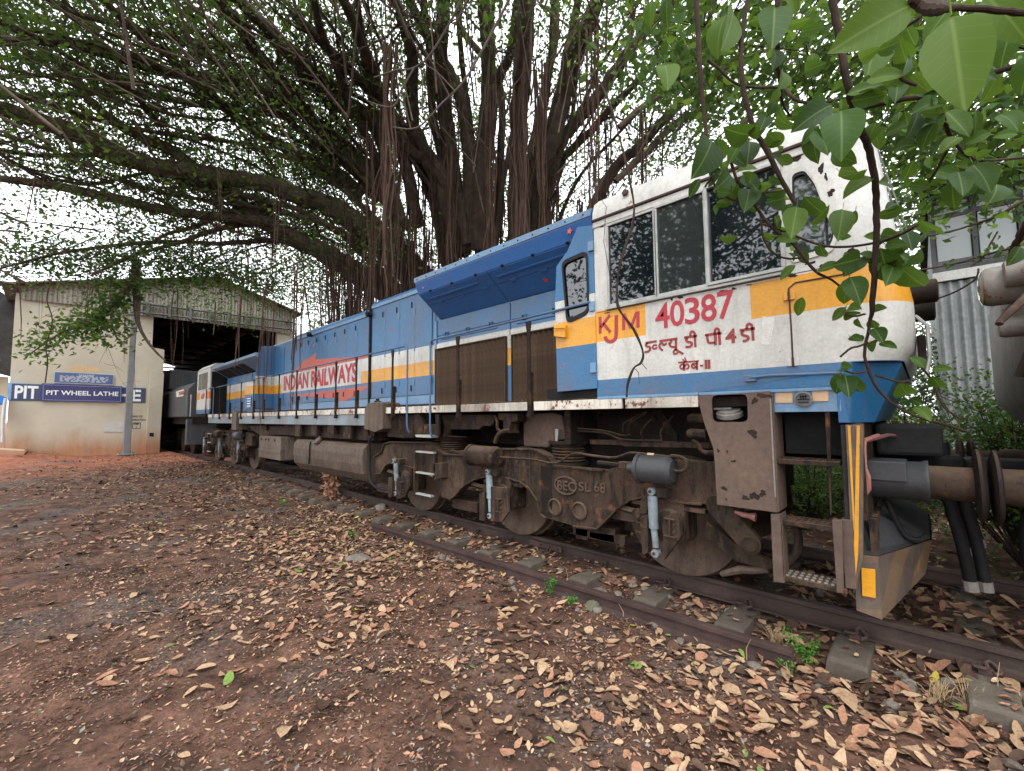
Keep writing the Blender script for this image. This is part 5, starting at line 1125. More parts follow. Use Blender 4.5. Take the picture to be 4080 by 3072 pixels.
m_ = MB().lathe([(.001, .0), (.06, .0), (.07, .02), (.07, .12)], (.40, 4.3, hz-.30), (1, 0, 0), 18); m_.build('marker_lamp', 'oldwhite', l2, smooth=True)
MB().box(.75, .85, YC+.1, 2*YM-YC-.1, .65, 1.3).build('headstock', 'grime_dark', l2, .01); MB().box(.85, 11, 4.5, 5.7, .7, 1.2).build('centre_sill', 'grime_dark', l2)
for yb in (4.16, 2*YM-4.16):
    bf = MB().lathe([(.17, -.32), (.135, -.31), (.135, -.02), (.12, .0)], (.50, yb, 1.03), (-1, 0, 0), 30).build('buffer', 'grime', l2, smooth=True)
    MB().cyl((.75, yb, 1.03), (.34, yb, 1.03), .115, 24).build('buffer_plunger', 'grime', bf, smooth=True)
    MB().lathe([(.10, 0), (.20, .01), (.235, .02), (.235, .035), (.19, .05), (.001, .055)], (.345, yb, 1.025), (-1, 0, 0), 36).build('buffer_head', 'grime_dark', bf, smooth=True)
for (y, xo, zb) in ((4.5, .62, .35), (4.75, .5, .3)):
    MB().tube(smoothline([(.8, y, .95), (xo+.1, y, .92), (xo, y, .75), (xo-.02, y, .5), (xo, y, zb)], 4), .034, 10).build('air_hose', 'hose', l2, smooth=True)
MB().tube(smoothline([(.55, 4.5, 1.15), (.52, 4.5, 1.28), (.58, 4.5, 1.36), (.66, 4.5, 1.33), (.65, 4.5, 1.25)], 4), .028, 8).build('coupling_hook', 'black', l2, smooth=True)
MB().box(.22, .75, 4.95, 5.3, .90, 1.14).build('coupler', 'black', l2, .03)
# ================================================================ THIRD LOCOMOTIVE INSIDE THE SHED
M['dimgrey'] = paint('dusty_grey_paint', (.035, .045, .055), .6, .6)
l3 = thing('shed_locomotive', 'dim dusty locomotive parked inside the dark shed doorway', 'locomotive', (-29, YM, 0))
MB().prism([(YC, 1.6), (YC, 2.75), (YC+.25, 3.05), (2*YM-YC-.25, 3.05), (2*YM-YC, 2.75), (2*YM-YC, 1.6)], -34, -22.0, 'x').build('nose', 'dimgrey', l3, .04)
MB().box(-24.4, -22.6, YC-.01, YC+.002, 2.5, 2.78).build('pale_band', 'sillwhite', l3)
MB().box(-35, -27.2, YC+.1, 2*YM-YC-.1, 3.0, 4.0).build('cab', 'dimgrey', l3, .05)
p = [(-21.159,2.934),(-19.198,2.886)]
m_ = MB(); r_ = random.Random(3)
zb_ = 2.56; xx = -23.6; m_.box(xx-.1, -22.2, 3.652, 3.658, zb_+.135, zb_+.155)
for k in range(7):
    x = xx+.19*k; ribbon(m_, [(x, zb_+.13), (x-.03, zb_+.09), (x+.04, zb_+.06), (x+.02, zb_)], .02, 3.652, 3.658); m_.box(x+.09, x+.11, 3.652, 3.658, zb_, zb_+.13)
m_.build('hindi_lettering', 'red2', l3)
MB().box(-34, -21.9, YC+.2, 2*YM-YC-.2, 1.3, 1.6).build('underframe', 'grime_dark', l3)
MB().box(-22.2, -21.95, YC+.02, 2*YM-YC-.02, .45, 1.5).build('end_skirt', 'dimgrey', l3, .03)
for x in (-23.5, -25.5, -27.5): MB().cyl((x, 4.2, .54), (x, 6.04, .54), .54, 30).build('wheelset', 'grime_dark', l3)
for x in (-21.4, -22.3): MB().tube([(x, YC+.03, 1.62), (x, YC+.03, 2.5)], .02, 6).build('stanchion', 'alu', l3)

# ================================================================ TREES
def leafmat(name, c1, c2, c3, trans=.45, vein=None, rough=.55):
    b = NB(name); b.b.inputs['Specular IOR Level'].default_value = .22; oi = b.n('ObjectInfo'); gi = b.noise(.5, 3, .6); gj = b.noise(9, 2, .5, seed=3)
    k = b.math('ADD', b.math('MULTIPLY', gi, .5), b.math('MULTIPLY', gj, .5))
    if vein:
        k = b.math('ADD', b.math('MULTIPLY', oi.outputs['Random'], .7), .15)
    c = b.ramp(k, [(.25, c1), (.5, c2), (.8, c3)])
    if vein:
        X, Y, Z = b.sep(); ax = b.math('ABSOLUTE', X)
        mid_ = b.thr(ax, .022, .006)
        side_ = b.math('FRACT', b.math('MULTIPLY', b.math('SUBTRACT', Y, b.math('MULTIPLY', ax, .9)), 7.5))
        sv = b.math('LESS_THAN', side_, .07)
        c = b.mix(b.math('MULTIPLY', b.math('MAXIMUM', mid_, b.math('MULTIPLY', sv, .35)), .55), c, vein)
    b.l(c, b.b.inputs['Base Color']); b.b.inputs['Roughness'].default_value = rough
    tr = b.n('BsdfTranslucent'); b.l(b.mix(.45, c, (.16, .27, .03)), tr.inputs['Color'])
    mx = b.n('MixShader'); mx.inputs[0].default_value = trans; b.l(b.b.outputs[0], mx.inputs[1]); b.l(tr.outputs[0], mx.inputs[2]); b.l(mx.outputs[0], b.out.inputs[0])
    return b.m
M['leaf'] = leafmat('banyan_leaf', (.022, .040, .012), (.040, .070, .018), (.085, .135, .032), .46)
M['leaf_new'] = leafmat('pale_new_leaf', (.10, .17, .02), (.15, .24, .03), (.22, .30, .04), .5)
M['leaf_big'] = leafmat('broad_leaf', (.016, .045, .008), (.036, .086, .011), (.080, .140, .016), .42, vein=(.19, .27, .07), rough=.5)
M['leaf_bush'] = leafmat('shrub_leaf', (.03, .065, .02), (.055, .12, .032), (.12, .20, .05), .35, rough=.4)
M['bark'] = grimy('banyan_bark', (.045, .034, .026), (.12, .090, .068), (.21, .165, .13), sc=5, rough=.95, bump=1.0, bsc=18)
M['bark_pale'] = grimy('pale_dead_branch', (.07, .054, .044), (.125, .10, .083), sc=8, rough=.9, bump=.6)
M['twig'] = grimy('dark_twig_bark', (.020, .013, .009), (.050, .032, .024), (.09, .06, .045), sc=14, rough=.85, bump=.6)
M['root'] = grimy('aerial_root_bark', (.042, .025, .018), (.092, .056, .042), (.14, .093, .070), sc=4, rough=.95, bump=.8)

def leafcloud(name, pos, size, mt, parent, up_bias=.5, mats=None, aspect=.55):
    """N two-triangle leaves, folded on the midrib, at pos (N,3)"""
    N = len(pos); a = rng.normal(size=(N, 3)); a[:, 2] *= .7; a /= np.linalg.norm(a, axis=1)[:, None]
    nn = rng.normal(size=(N, 3)); nn[:, 2] += up_bias; s = np.cross(a, nn); s /= np.linalg.norm(s, axis=1)[:, None]; up_ = np.cross(s, a)
    L = np.asarray(size).reshape(-1, 1)*np.ones((N, 1)); w = L*aspect*.5
    p0 = pos; p1 = pos+a*L*.45+s*w+up_*L*.08; p2 = pos+a*L; p3 = pos+a*L*.45-s*w+up_*L*.08
    V_ = np.stack([p0, p1, p2, p3], 1).reshape(-1, 3); i = np.arange(N)*4
    F_ = np.stack([np.stack([i, i+1, i+2], 1), np.stack([i, i+2, i+3], 1)], 1).reshape(-1, 3)
    return npmesh(name, V_, F_, mt, parent, 'stuff', None if mats is None else np.repeat(mats, 2))
def tubes_np(name, paths, mt, parent, kind='stuff', n=5):
    vs, fs, o = [], [], 0
    for pts, rs in paths:
        P = np.array(pts, float); k = len(P); d = np.gradient(P, axis=0); d /= np.linalg.norm(d, axis=1)[:, None]+1e-9
        ref = np.where(np.abs(d[:, 2:3]) < .9, np.array([[0, 0, 1.]]), np.array([[1., 0, 0]])); a = np.cross(d, ref); a /= np.linalg.norm(a, axis=1)[:, None]+1e-9; b_ = np.cross(d, a)
        t = 2*np.pi*np.arange(n)/n; R_ = np.array(rs, float).reshape(-1, 1, 1)*np.ones((k, 1, 1))
        vs.append((P[:, None]+(a[:, None]*np.cos(t)[None, :, None]+b_[:, None]*np.sin(t)[None, :, None])*R_).reshape(-1, 3))
        i = np.arange(k-1)[:, None]*n; j = np.arange(n)[None]; j2 = (j+1) % n
        fs.append((np.stack([i+j, i+j2, i+n+j2, i+n+j], -1)+o).reshape(-1, 4)); o += k*n
    return npmesh(name, np.concatenate(vs), np.concatenate(fs), mt, parent, kind, smooth=True)

T0 = (-10.6, 10.9, -.2)
ban = thing('banyan_tree', 'huge banyan tree with many trunks and hanging aerial roots behind the locomotive', 'tree', T0)
LIMBS = [[(-15.859,-1.984,9.062,74),(-15.871,-1.305,9.079,70),(-15.477,-0.23,8.965,76),(-15.3,0.801,8.63,86),(-14.933,1.717,8.488,84),(-14.684,2.502,8.52,92),(-14.216,3.763,8.639,80),(-13.657,5.146,8.412,88),(-13.351,6.438,8.066,110),(-12.896,7.952,6.925,130),(-11.981,10.138,4.807,160)],
 [(-17.556,-2.088,7.833,30),(-16.726,-1.284,7.662,34),(-16.3,-0.33,7.697,42),(-15.718,1.065,7.564,46),(-15.246,2.212,7.478,44),(-14.674,3.438,7.551,46),(-14.426,4.362,7.577,60),(-13.939,5.579,6.938,80),(-13.477,6.923,6.178,90),(-12.349,9.509,4.837,110)],
 [(-14.985,-0.615,10.569,20),(-15.173,-0.363,10.417,24),(-15.209,0.222,9.753,34),(-15.217,0.948,9.328,44),(-14.968,1.899,9.089,54),(-14.72,2.464,8.557,64)],
 [(-15.19,2.164,8.486,60),(-14.83,3.214,8.318,70),(-14.794,3.697,7.968,76),(-14.547,4.669,7.507,84),(-14.028,5.913,6.902,90),(-13.709,7.243,6.304,110),(-12.504,9.628,4.946,120)],
 [(-15.162,-1.958,9.888,44),(-14.727,-1.29,10.096,42),(-14.393,-0.457,10.458,44),(-14.27,0.472,10.634,46),(-14.168,1.524,10.756,46),(-13.739,2.866,11.074,40),(-13.462,3.955,11.104,42),(-13.32,4.954,10.758,52),(-13.127,6.043,9.987,70),(-13.005,7.634,9.069,90)],
 [(-11.585,-0.002,10.438,30),(-11.883,0.287,10.246,32),(-12.472,0.831,10.277,34),(-12.878,1.543,10.363,38),(-13.366,2.187,10.356,42),(-13.785,2.904,10.255,44),(-13.941,3.887,10.001,48),(-13.781,5.446,9.759,60),(-13.684,6.975,9.203,80)],
 [(-11.053,1.646,11.434,50),(-11.311,2.117,11.197,62),(-11.825,2.725,11.287,66),(-12.381,3.165,11.291,60),(-12.8,4.034,11.062,66),(-13.115,4.875,10.73,70),(-13.314,5.818,10.46,76),(-13.189,7.105,9.843,90)],
 [(-11.108,1.986,11.662,44),(-11.326,2.63,11.449,58),(-11.912,3.721,11.565,62),(-12.27,4.789,11.314,66),(-12.476,5.71,11.199,76),(-12.391,6.905,11.112,90)],
 [(-17.445,-2.182,9.819,22),(-16.608,-1.383,9.763,26),(-16.095,-0.115,10.247,28),(-15.805,0.935,10.789,30),(-15.549,2.126,10.984,32),(-14.937,3.384,11.113,30),(-14.337,4.765,11.294,34)],
 [(-18.997,-2.409,11.179,16),(-18.087,-1.535,11.069,18),(-17.124,0.032,11.448,20),(-16.835,0.991,11.508,18)],
 [(-18.314,-2.218,8.845,18),(-17.594,-1.39,8.777,20),(-17.477,-0.735,8.869,22),(-16.924,0.319,9.102,20),(-16.424,1.452,9.422,16)],
 [(-16.576,-0.345,7.986,14),(-16.423,0.346,8.051,18),(-15.971,1.279,8.544,16),(-15.492,1.989,8.756,14)],
 [(-13.635,-1.339,9.887,20),(-13.834,-0.713,10.035,24),(-14.047,-0.079,9.961,22),(-14.245,0.839,9.968,26),(-14.635,1.32,9.743,28),(-14.869,1.663,9.621,30)],
 [(-12.468,-0.811,10.159,22),(-12.722,-0.229,10.215,26),(-13.051,0.519,10.67,28),(-13.256,1.39,11.076,26),(-13.257,2.443,11.58,26),(-13.313,3.173,12.043,22)],
 [(-17.128,1.239,6.268,12),(-16.292,1.956,7.023,16),(-15.718,2.736,7.432,22),(-14.691,3.911,8.183,18),(-14.307,4.844,8.026,20)],
 [(-16.566,0.467,5.506,10),(-16.332,1.177,6.152,14),(-15.66,2.305,6.773,20),(-15.117,3.313,7.37,26),(-14.529,4.392,7.679,30)],
 [(-16.854,-1.175,5.376,10),(-16.689,-0.249,5.965,14),(-16.272,0.928,6.438,18),(-15.925,1.919,6.736,18),(-15.346,3.145,6.873,22),(-14.46,4.921,7.198,30),(-13.794,6.426,6.759,40)],
 [(-12.504,4.253,11.684,86),(-12.638,5.545,11.313,84),(-12.175,6.842,11.035,80),(-12.076,7.528,10.637,80),(-11.818,8.37,10.201,84),(-11.513,9.317,9.152,90),(-11.578,9.96,7.646,110)],
 [(-10.714,3.482,11.497,40),(-11.073,4.24,11.576,44),(-11.639,5.633,11.622,50),(-12.063,6.901,11.505,60),(-12.238,8.21,10.573,70),(-12.273,9.18,8.834,80),(-12.338,9.734,6.835,90)],
 [(-8.783,4.467,11.673,36),(-8.822,5.252,11.743,42),(-9.389,5.815,11.797,50),(-10.073,6.546,11.813,58),(-11.455,7.537,10.91,66),(-11.731,8.768,9.811,80),(-11.86,9.685,7.715,100)],
 [(-9.236,3.781,11.476,40),(-9.706,4.431,11.575,46),(-10.658,5.461,11.591,50),(-11.574,6.555,11.301,50),(-12.265,7.65,10.396,60),(-12.705,8.548,8.293,70)],
 [(-8.982,5.545,12.821,36),(-9.576,6.387,12.588,48),(-9.959,7.423,12.415,56),(-10.216,8.335,11.923,64),(-10.508,8.963,11.164,68),(-10.914,9.556,9.676,78),(-11.394,10.147,7.513,90)],
 [(-8.474,6.54,13.224,54),(-9.214,6.989,12.767,70),(-10.256,7.717,12.187,74),(-10.991,8.504,11.17,76),(-11.372,9.122,9.681,80),(-11.934,9.917,7.462,100)],
 [(-7.985,7.26,13.422,60),(-8.229,7.616,13.077,66),(-8.746,8.272,12.665,72),(-9.499,9.015,11.915,76),(-10.265,9.519,10.681,84),(-11.06,10.195,7.434,110)],
 [(-7.294,8.172,13.619,36),(-7.793,8.56,13.299,40),(-8.67,9.167,12.733,44),(-9.407,9.335,12.357,50),(-10.212,9.77,11.426,56),(-10.876,10.124,9.891,60),(-11.434,10.539,7.36,80)],
 [(-6.423,7.464,12.385,70),(-6.721,7.762,12.103,84),(-7.49,8.47,11.556,92),(-8.285,9.178,10.758,90),(-9.118,9.934,9.119,92),(-9.755,10.641,7.069,110)],
 [(-5.155,9.181,12.779,60),(-6.096,9.692,12.549,66),(-6.993,9.981,12.216,68),(-7.638,10.557,11.402,66),(-8.358,10.802,10.411,76),(-9.052,11.06,9.548,90),(-9.704,11.496,7.29,110)],
 [(-4.383,11.269,13.034,44),(-5.225,11.077,12.489,50),(-6.049,11.17,12.044,56),(-6.839,11.298,11.565,60),(-7.801,11.265,11.061,62),(-8.415,11.275,10.66,60),(-9.175,11.506,9.445,70),(-9.735,11.736,7.364,80)],
 [(-2.82,12.906,11.505,28),(-4.3,12.897,11.369,38),(-5.386,12.752,10.806,44),(-6.328,12.742,10.27,46),(-6.979,12.701,10.031,50),(-7.737,12.624,9.137,60),(-8.831,12.595,7.354,70)],
 [(-4.869,11.712,12.291,26),(-5.637,11.855,11.868,30),(-6.758,11.808,11.375,34),(-7.482,11.85,11.01,36),(-8.533,11.736,10.469,40),(-9.374,11.748,9.276,50),(-9.879,11.902,7.107,60)],
 [(-6.136,9.528,13.81,36),(-7.026,10.144,13.038,42),(-7.921,10.764,12.165,44),(-9.03,11.251,10.601,50),(-9.764,11.675,7.692,60)],
 [(-7.022,9.199,14.228,40),(-7.487,9.947,13.385,44),(-8.312,10.404,12.051,46),(-9.243,10.816,10.172,60),(-10.004,11.346,7.33,70)],
 [(-8.981,7.594,14.453,26),(-9.727,8.078,13.589,30),(-9.628,9.64,12.728,34),(-10.267,10.347,10.67,40),(-11.07,10.938,8.198,60)],
 [(-9.132,6.195,13.191,26),(-10.182,7.184,12.69,32),(-11.152,8.028,11.635,40),(-11.709,9.067,9.792,50),(-12.114,9.894,7.367,70)],
 [(-9.315,3.457,11.195,26),(-10.378,4.1,11.271,30),(-11.865,5.472,11.086,34),(-12.729,6.975,9.979,44),(-13.115,7.924,7.892,60)],
 [(-9.33,4.469,11.994,26),(-10.717,5.379,11.844,30),(-12.202,6.536,11.075,36),(-12.846,7.455,9.59,46),(-13.41,8.413,7.112,60)],
 [(-6.155,11.256,10.188,26),(-5.437,11.861,10.945,30),(-4.329,12.847,11.588,24),(-3.078,13.44,12.006,20),(-1.818,13.832,11.745,16)],
 [(-6.812,12.124,9.094,30),(-6.079,12.732,9.968,36),(-5.104,13.032,10.688,30),(-3.804,13.401,11.036,22),(-2.362,14.215,11.045,16)]]
PALE = [[(-5.801,3.097,6.697,14),(-5.469,3.271,6.722,18),(-5.188,3.404,6.675,20),(-4.902,3.523,6.817,20),(-4.45,3.629,7.285,22),(-4.281,3.62,7.593,22)],
 [(-5.901,3.037,6.344,10),(-5.539,3.259,6.177,14),(-5.362,3.332,6.432,16),(-5.188,3.405,6.667,18)],
 [(-5.461,3.232,5.804,12),(-5.117,3.429,5.729,15),(-4.75,3.609,6.015,18),(-4.432,3.748,6.26,22),(-4.07,3.901,6.784,24),(-3.794,3.984,7.189,26),(-3.701,4.035,7.56,26)],
 [(-4.581,3.688,6.145,12),(-4.783,3.535,6.445,10),(-5.021,3.355,6.671,8)]]
def rad(L): return [max(.006, p[3]*.5*p[2]/1718*1.0) for p in L]
def limbpath(L, pxd):
    P = [(p[0], p[1], p[2]) for p in L]; rr = [max(.006, w*.41*d/1718) for w, d in pxd]
    Q = smoothline([(*p, r_) for p, r_ in zip(P, rr)], 5)
    return [(q[0]+rnd.gauss(0, q[3]*.10), q[1]+rnd.gauss(0, q[3]*.10), q[2]+rnd.gauss(0, q[3]*.10)) for q in Q], [q[3] for q in Q]
CAMF = np.array(fw); CAMP = np.array([0, 0, 1.5])
def build_limb(L, name, mt, parent):
    P = [p[:3] for p in L]; dep = [float((np.array(p)-CAMP)@CAMF) for p in P]
    path, rs = limbpath(L, [(p[3], d) for p, d in zip(L, dep)])
    return path, rs, MB().tube(path, rs, 9).build(name, mt, parent, smooth=True)
paths = []
for L in LIMBS:
    p_, r_, _ = build_limb(L, 'limb', 'bark', ban); paths.append((p_, r_))
for L in PALE: build_limb([(p[0], p[1], p[2], p[3]*.5) for p in L], 'bare_branch', 'bark_pale', ban)
# slender limbs growing between the main ones
def resample(p_, r_, n=16):
    P = np.array(p_); s_ = np.r_[0, np.cumsum(np.linalg.norm(np.diff(P, axis=0), axis=1))]; t = np.linspace(0, s_[-1], n)
    return np.stack([np.interp(t, s_, P[:, k]) for k in range(3)], 1), np.interp(t, s_, r_)
for i_, j_, w in [(0, 3, .5), (0, 1, .4), (0, 4, .35), (0, 4, .7), (4, 5, .4), (4, 5, .75), (5, 6, .35), (5, 6, .65), (6, 7, .5), (7, 17, .5), (17, 18, .5), (6, 18, .5), (18, 20, .5), (20, 19, .5), (19, 21, .4), (21, 22, .5), (22, 23, .5), (23, 24, .5), (24, 25, .6), (25, 30, .5), (26, 27, .5), (26, 27, .2), (27, 29, .4), (28, 29, .5), (0, 5, .5), (1, 3, .5), (4, 8, .5), (12, 4, .5), (13, 5, .5), (0, 8, .5), (34, 35, .5), (33, 22, .5)]:
    A, ra = resample(*paths[i_]); B_, rb = resample(*paths[j_]); ph = rnd.uniform(0, 6)
    Q = A*(1-w)+B_*w+np.stack([.22*np.sin(np.linspace(0, 5, 16)+ph), .22*np.cos(np.linspace(0, 4, 16)+ph), .25*np.sin(np.linspace(0, 6, 16)+ph*2)], 1)
    rr_ = np.minimum(ra, rb)*rnd.uniform(.22, .45)*.9+.008; MB().tube([tuple(q) for q in Q], [float(q) for q in rr_], 7).build('limb', 'bark', ban, smooth=True); paths.append(([tuple(q) for q in Q], [float(q) for q in rr_]))
# fused trunk at the foot
for k in range(6):
    a = rnd.uniform(0, 6.28); r0 = rnd.uniform(.2, 1.3); x, y = T0[0]+r0*math.cos(a)*1.4, T0[1]+r0*math.sin(a)*.9
    MB().tube(smoothline([(x*1.0+rnd.uniform(-.2, .2), y, -.4), (x, y, 1.2), (x+rnd.uniform(-.25, .25), y, 3.0), (x+rnd.uniform(-.4, .4), y+rnd.uniform(-.3, .3), 5.0)], 4), [rnd.uniform(.28, .55)*q for q in (1.25, 1.2, 1.15, 1.1, 1, 1, 1, .95, .95, .9, .9, .85, .8)], 10).build('trunk', 'bark', ban, smooth=True)
# secondary branches and twigs
sec = []; ends = []
for p_, r_ in paths:
    P = np.array(p_); n = len(P); seglen = np.linalg.norm(np.diff(P, axis=0), axis=1).sum()
    for _ in range(int(seglen*1.35)+2):
        t = rnd.random()**.8*(n-2); i = int(n-2-t) if False else int(t); base = P[i]
        if np.hypot(base[0]-T0[0], base[1]-T0[1]) < 4.5 and rnd.random() < .8: continue
        d = P[i]-P[min(i+1, n-1)]; d = d/(np.linalg.norm(d)+1e-6)
        dr = d*.8+rng.normal(size=3)*.55; dr[2] += .25; dr /= np.linalg.norm(dr)
        ln = rnd.uniform(1.2, 3.8); r0 = min(r_[i]*.35, .045)
        pts = [base]; cur = dr.copy()
        for k in range(6):
            cur = cur+rng.normal(size=3)*.16; cur[2] += .02; cur /= np.linalg.norm(cur); pts.append(pts[-1]+cur*ln/6)
        sec.append((pts, [r0*(1-.14*k) for k in range(7)]))
        for k in range(2, 7):
            for _2 in range(2):
                q = cur+rng.normal(size=3)*.8; q /= np.linalg.norm(q); l2_ = rnd.uniform(.3, 1.0); e = pts[k]+q*l2_
                sec.append(([pts[k], pts[k]+q*l2_*.5+rng.normal(size=3)*.05, e], [r0*.4, r0*.25, .003])); ends += [e, pts[k]+q*l2_*.6, pts[k]]
tubes_np('branchlets', sec, 'bark', ban, n=4)
ends = np.array(ends); print('ends', len(ends))
dist = np.linalg.norm(ends-CAMP, axis=1); ends = ends[(dist > 5.5)]
ends = ends[~((ends[:, 2] < 6.3) & (ends[:, 0] < -8) & (ends[:, 1] < 8))]
ends = ends[~((ends[:, 2] < 5.2) & (np.hypot(ends[:, 0]-T0[0], ends[:, 1]-T0[1]) < 7))]
k = 5; pos = np.repeat(ends, k, 0)+rng.normal(size=(len(ends)*k, 3))*.24; away = pos-CAMP; away /= np.linalg.norm(away, axis=1)[:, None]; pos = pos+away*rng.uniform(.2, 2.2, (len(pos), 1))+np.array([0, 0, .25])
mats = (rng.random(len(pos)) < .05).astype(int)
leafcloud('foliage', pos, rng.uniform(.075, .13, len(pos)), ['leaf', 'leaf_new'], ban, mats=mats)
# outer crown: leaf clumps on a wide dome over the limbs, open behind the camera
def dome(ncl, per, rx, ry, rz, cz, spread, s0, s1, zmin, th=.16):
    out = []
    while len(out) < ncl:
        v = rng.normal(size=(ncl, 3)); v[:, 2] = np.abs(v[:, 2]); v /= np.linalg.norm(v, axis=1)[:, None]; v *= (1-rng.random((ncl, 1))**1.5*th)
        p = np.stack([T0[0]+v[:, 0]*rx, T0[1]+v[:, 1]*ry, cz+v[:, 2]*rz], 1)
        g = np.sin(p[:, 0]*.9+1)+np.sin(p[:, 1]*.8+p[:, 2]*.7)+np.sin(p[:, 0]*2.1-p[:, 2]*1.9)*.6+np.sin(p[:, 1]*2.3+p[:, 0]*1.3)*.5
        rel = p-CAMP; az_ = np.abs(np.arctan2(rel[:, 0]*fw.y-rel[:, 1]*fw.x, rel[:, 0]*fw.x+rel[:, 1]*fw.y))
        keep = (az_ < R(66)) & (p[:, 1] > -4.5) & ~((p[:, 0] < -18.5) & (p[:, 1] < 5)) & (p[:, 2] > zmin) & (g > -.75+rng.normal(size=len(p))*.35) & (np.linalg.norm(rel, axis=1) > 7)
        keep &= ~((p[:, 0] < -25.5) & (p[:, 1] > -2.5) & (p[:, 1] < 10) & (p[:, 2] < 8.2))
        out += list(p[keep])
    c_ = np.array(out[:ncl]); pos = np.repeat(c_, per, 0)+rng.normal(size=(ncl*per, 3))*spread
    return pos, rng.uniform(s0, s1, len(pos)), c_
p1_, s1_, c1_ = dome(3700, 23, 21, 19, 11.5, 2.0, .33, .10, .16, 3.6)
p2_, s2_, c2_ = dome(1500, 24, 26, 25, 13, .5, .6, .17, .28, 1.5)
keep = np.ones(len(p1_), bool)
leafcloud('foliage', p1_, s1_, ['leaf', 'leaf_new'], ban, mats=(rng.random(len(p1_)) < .06).astype(int))
leafcloud('foliage', p2_, s2_, ['leaf', 'leaf_new'], ban, mats=(rng.random(len(p2_)) < .04).astype(int))
tw = []
for c_ in c1_[::3]:
    q = (np.array(T0)+np.array([0, 0, 4])-c_); q /= np.linalg.norm(q); q = q+rng.normal(size=3)*.3
    tw.append(([c_, c_+q*1.2+rng.normal(size=3)*.15, c_+q*2.6], [.006, .015, .028]))
tubes_np('branchlets', tw, 'bark', ban, n=4)
# leaves low over the shed roof and in front of its wall
SPR = [[(-17.179,1.457,6.367,40),(-17.06,1.368,5.625,34),(-17.006,0.939,4.902,22),(-16.953,0.501,4.261,14),(-16.981,-0.04,3.873,9),(-17.131,-0.54,3.312,6)],
       [(-17.055,1.363,5.721,24),(-17.063,1.142,5.094,16),(-17.095,0.761,4.463,11),(-17.241,0.395,3.969,7)], [(-17.121,1.358,5.148,16),(-17.159,0.962,4.602,10),(-16.931,1.117,3.835,6)], [(-17.179,1.457,6.367,34),(-17.121,1.508,5.03,30),(-16.961,1.596,4.286,16),(-16.718,1.889,3.662,12),(-16.462,2.171,3.277,8)]]
spr = []
for i_, L in enumerate(SPR):
    p_, r_, _ = build_limb(L, 'limb', 'bark', ban)
    if i_ < 3:
        for q in p_[5:]: spr += [np.array(q)]*44
spr = np.array(spr); pos = spr+rng.normal(size=spr.shape)*np.array([.26, .28, .20]); 
leafcloud('foliage', pos, rng.uniform(.11, .18, len(pos)), ['leaf_bush', 'leaf_new'], ban, mats=(rng.random(len(pos)) < .25).astype(int))
cb = np.stack([rng.uniform(-22, -9.5, 1500), rng.uniform(-3.5, 12, 1500), rng.uniform(5.4, 10, 1500)], -1); cb = cb[~((cb[:, 2] < 5.9) & (cb[:, 1] > 3)) & ~((cb[:, 1] < 3) & (cb[:, 2] < 6.3+.5*np.sin(cb[:, 0]))) & (np.hypot(cb[:, 0]-T0[0], cb[:, 1]-T0[1]) > 4.5) & (np.sin(cb[:, 0]*1.3+cb[:, 1])+np.sin(cb[:, 1]*1.1-cb[:, 2]*1.7) > -.4)]
pos = np.repeat(cb, 24, 0)+rng.normal(size=(len(cb)*24, 3))*.32; leafcloud('foliage', pos, rng.uniform(.09, .15, len(pos)), ['leaf', 'leaf_new'], ban, mats=(rng.random(len(pos)) < .05).astype(int))
gc = [(-15.806,1.684,6.068),(-15.878,1.918,5.815),(-15.838,2.192,6.21),(-15.823,2.504,5.994),(-15.057,2.674,6.038),(-15.271,3.034,5.94),(-14.767,3.252,5.775),(-14.958,3.63,5.711),(-14.112,3.744,5.689),(-14.186,4.112,5.45),(-15.863,2.75,5.915),(-13.594,4.096,5.698),(-17.288,0.573,5.877),(-16.698,0.892,5.531),(-17.05,0.233,6.011),(-17.407,-0.384,6.032),(-17.389,-0.897,5.802),(-17.592,-1.059,5.506),(-17.323,-0.004,5.79),(-15.963,1.869,5.492),(-15.647,2.086,6.322),(-17.708,-0.705,6.388),(-16.864,0.939,6.243)]
pos = np.concatenate([np.array(q)+rng.normal(size=(290, 3))*np.array([.55, .6, .26]) for q in gc]); leafcloud('foliage', pos, rng.uniform(.08, .14, len(pos)), ['leaf', 'leaf_bush', 'leaf_new'], ban, mats=rng.choice(3, len(pos), p=[.6, .3, .1]))
tw = [([np.array(q)+np.array([.9, .8, .5]), np.array(q), np.array(q)+rng.normal(size=3)*.5], [.022, .014, .004]) for q in gc for _ in range(3)]; tubes_np('branchlets', tw, 'bark', ban, n=4)
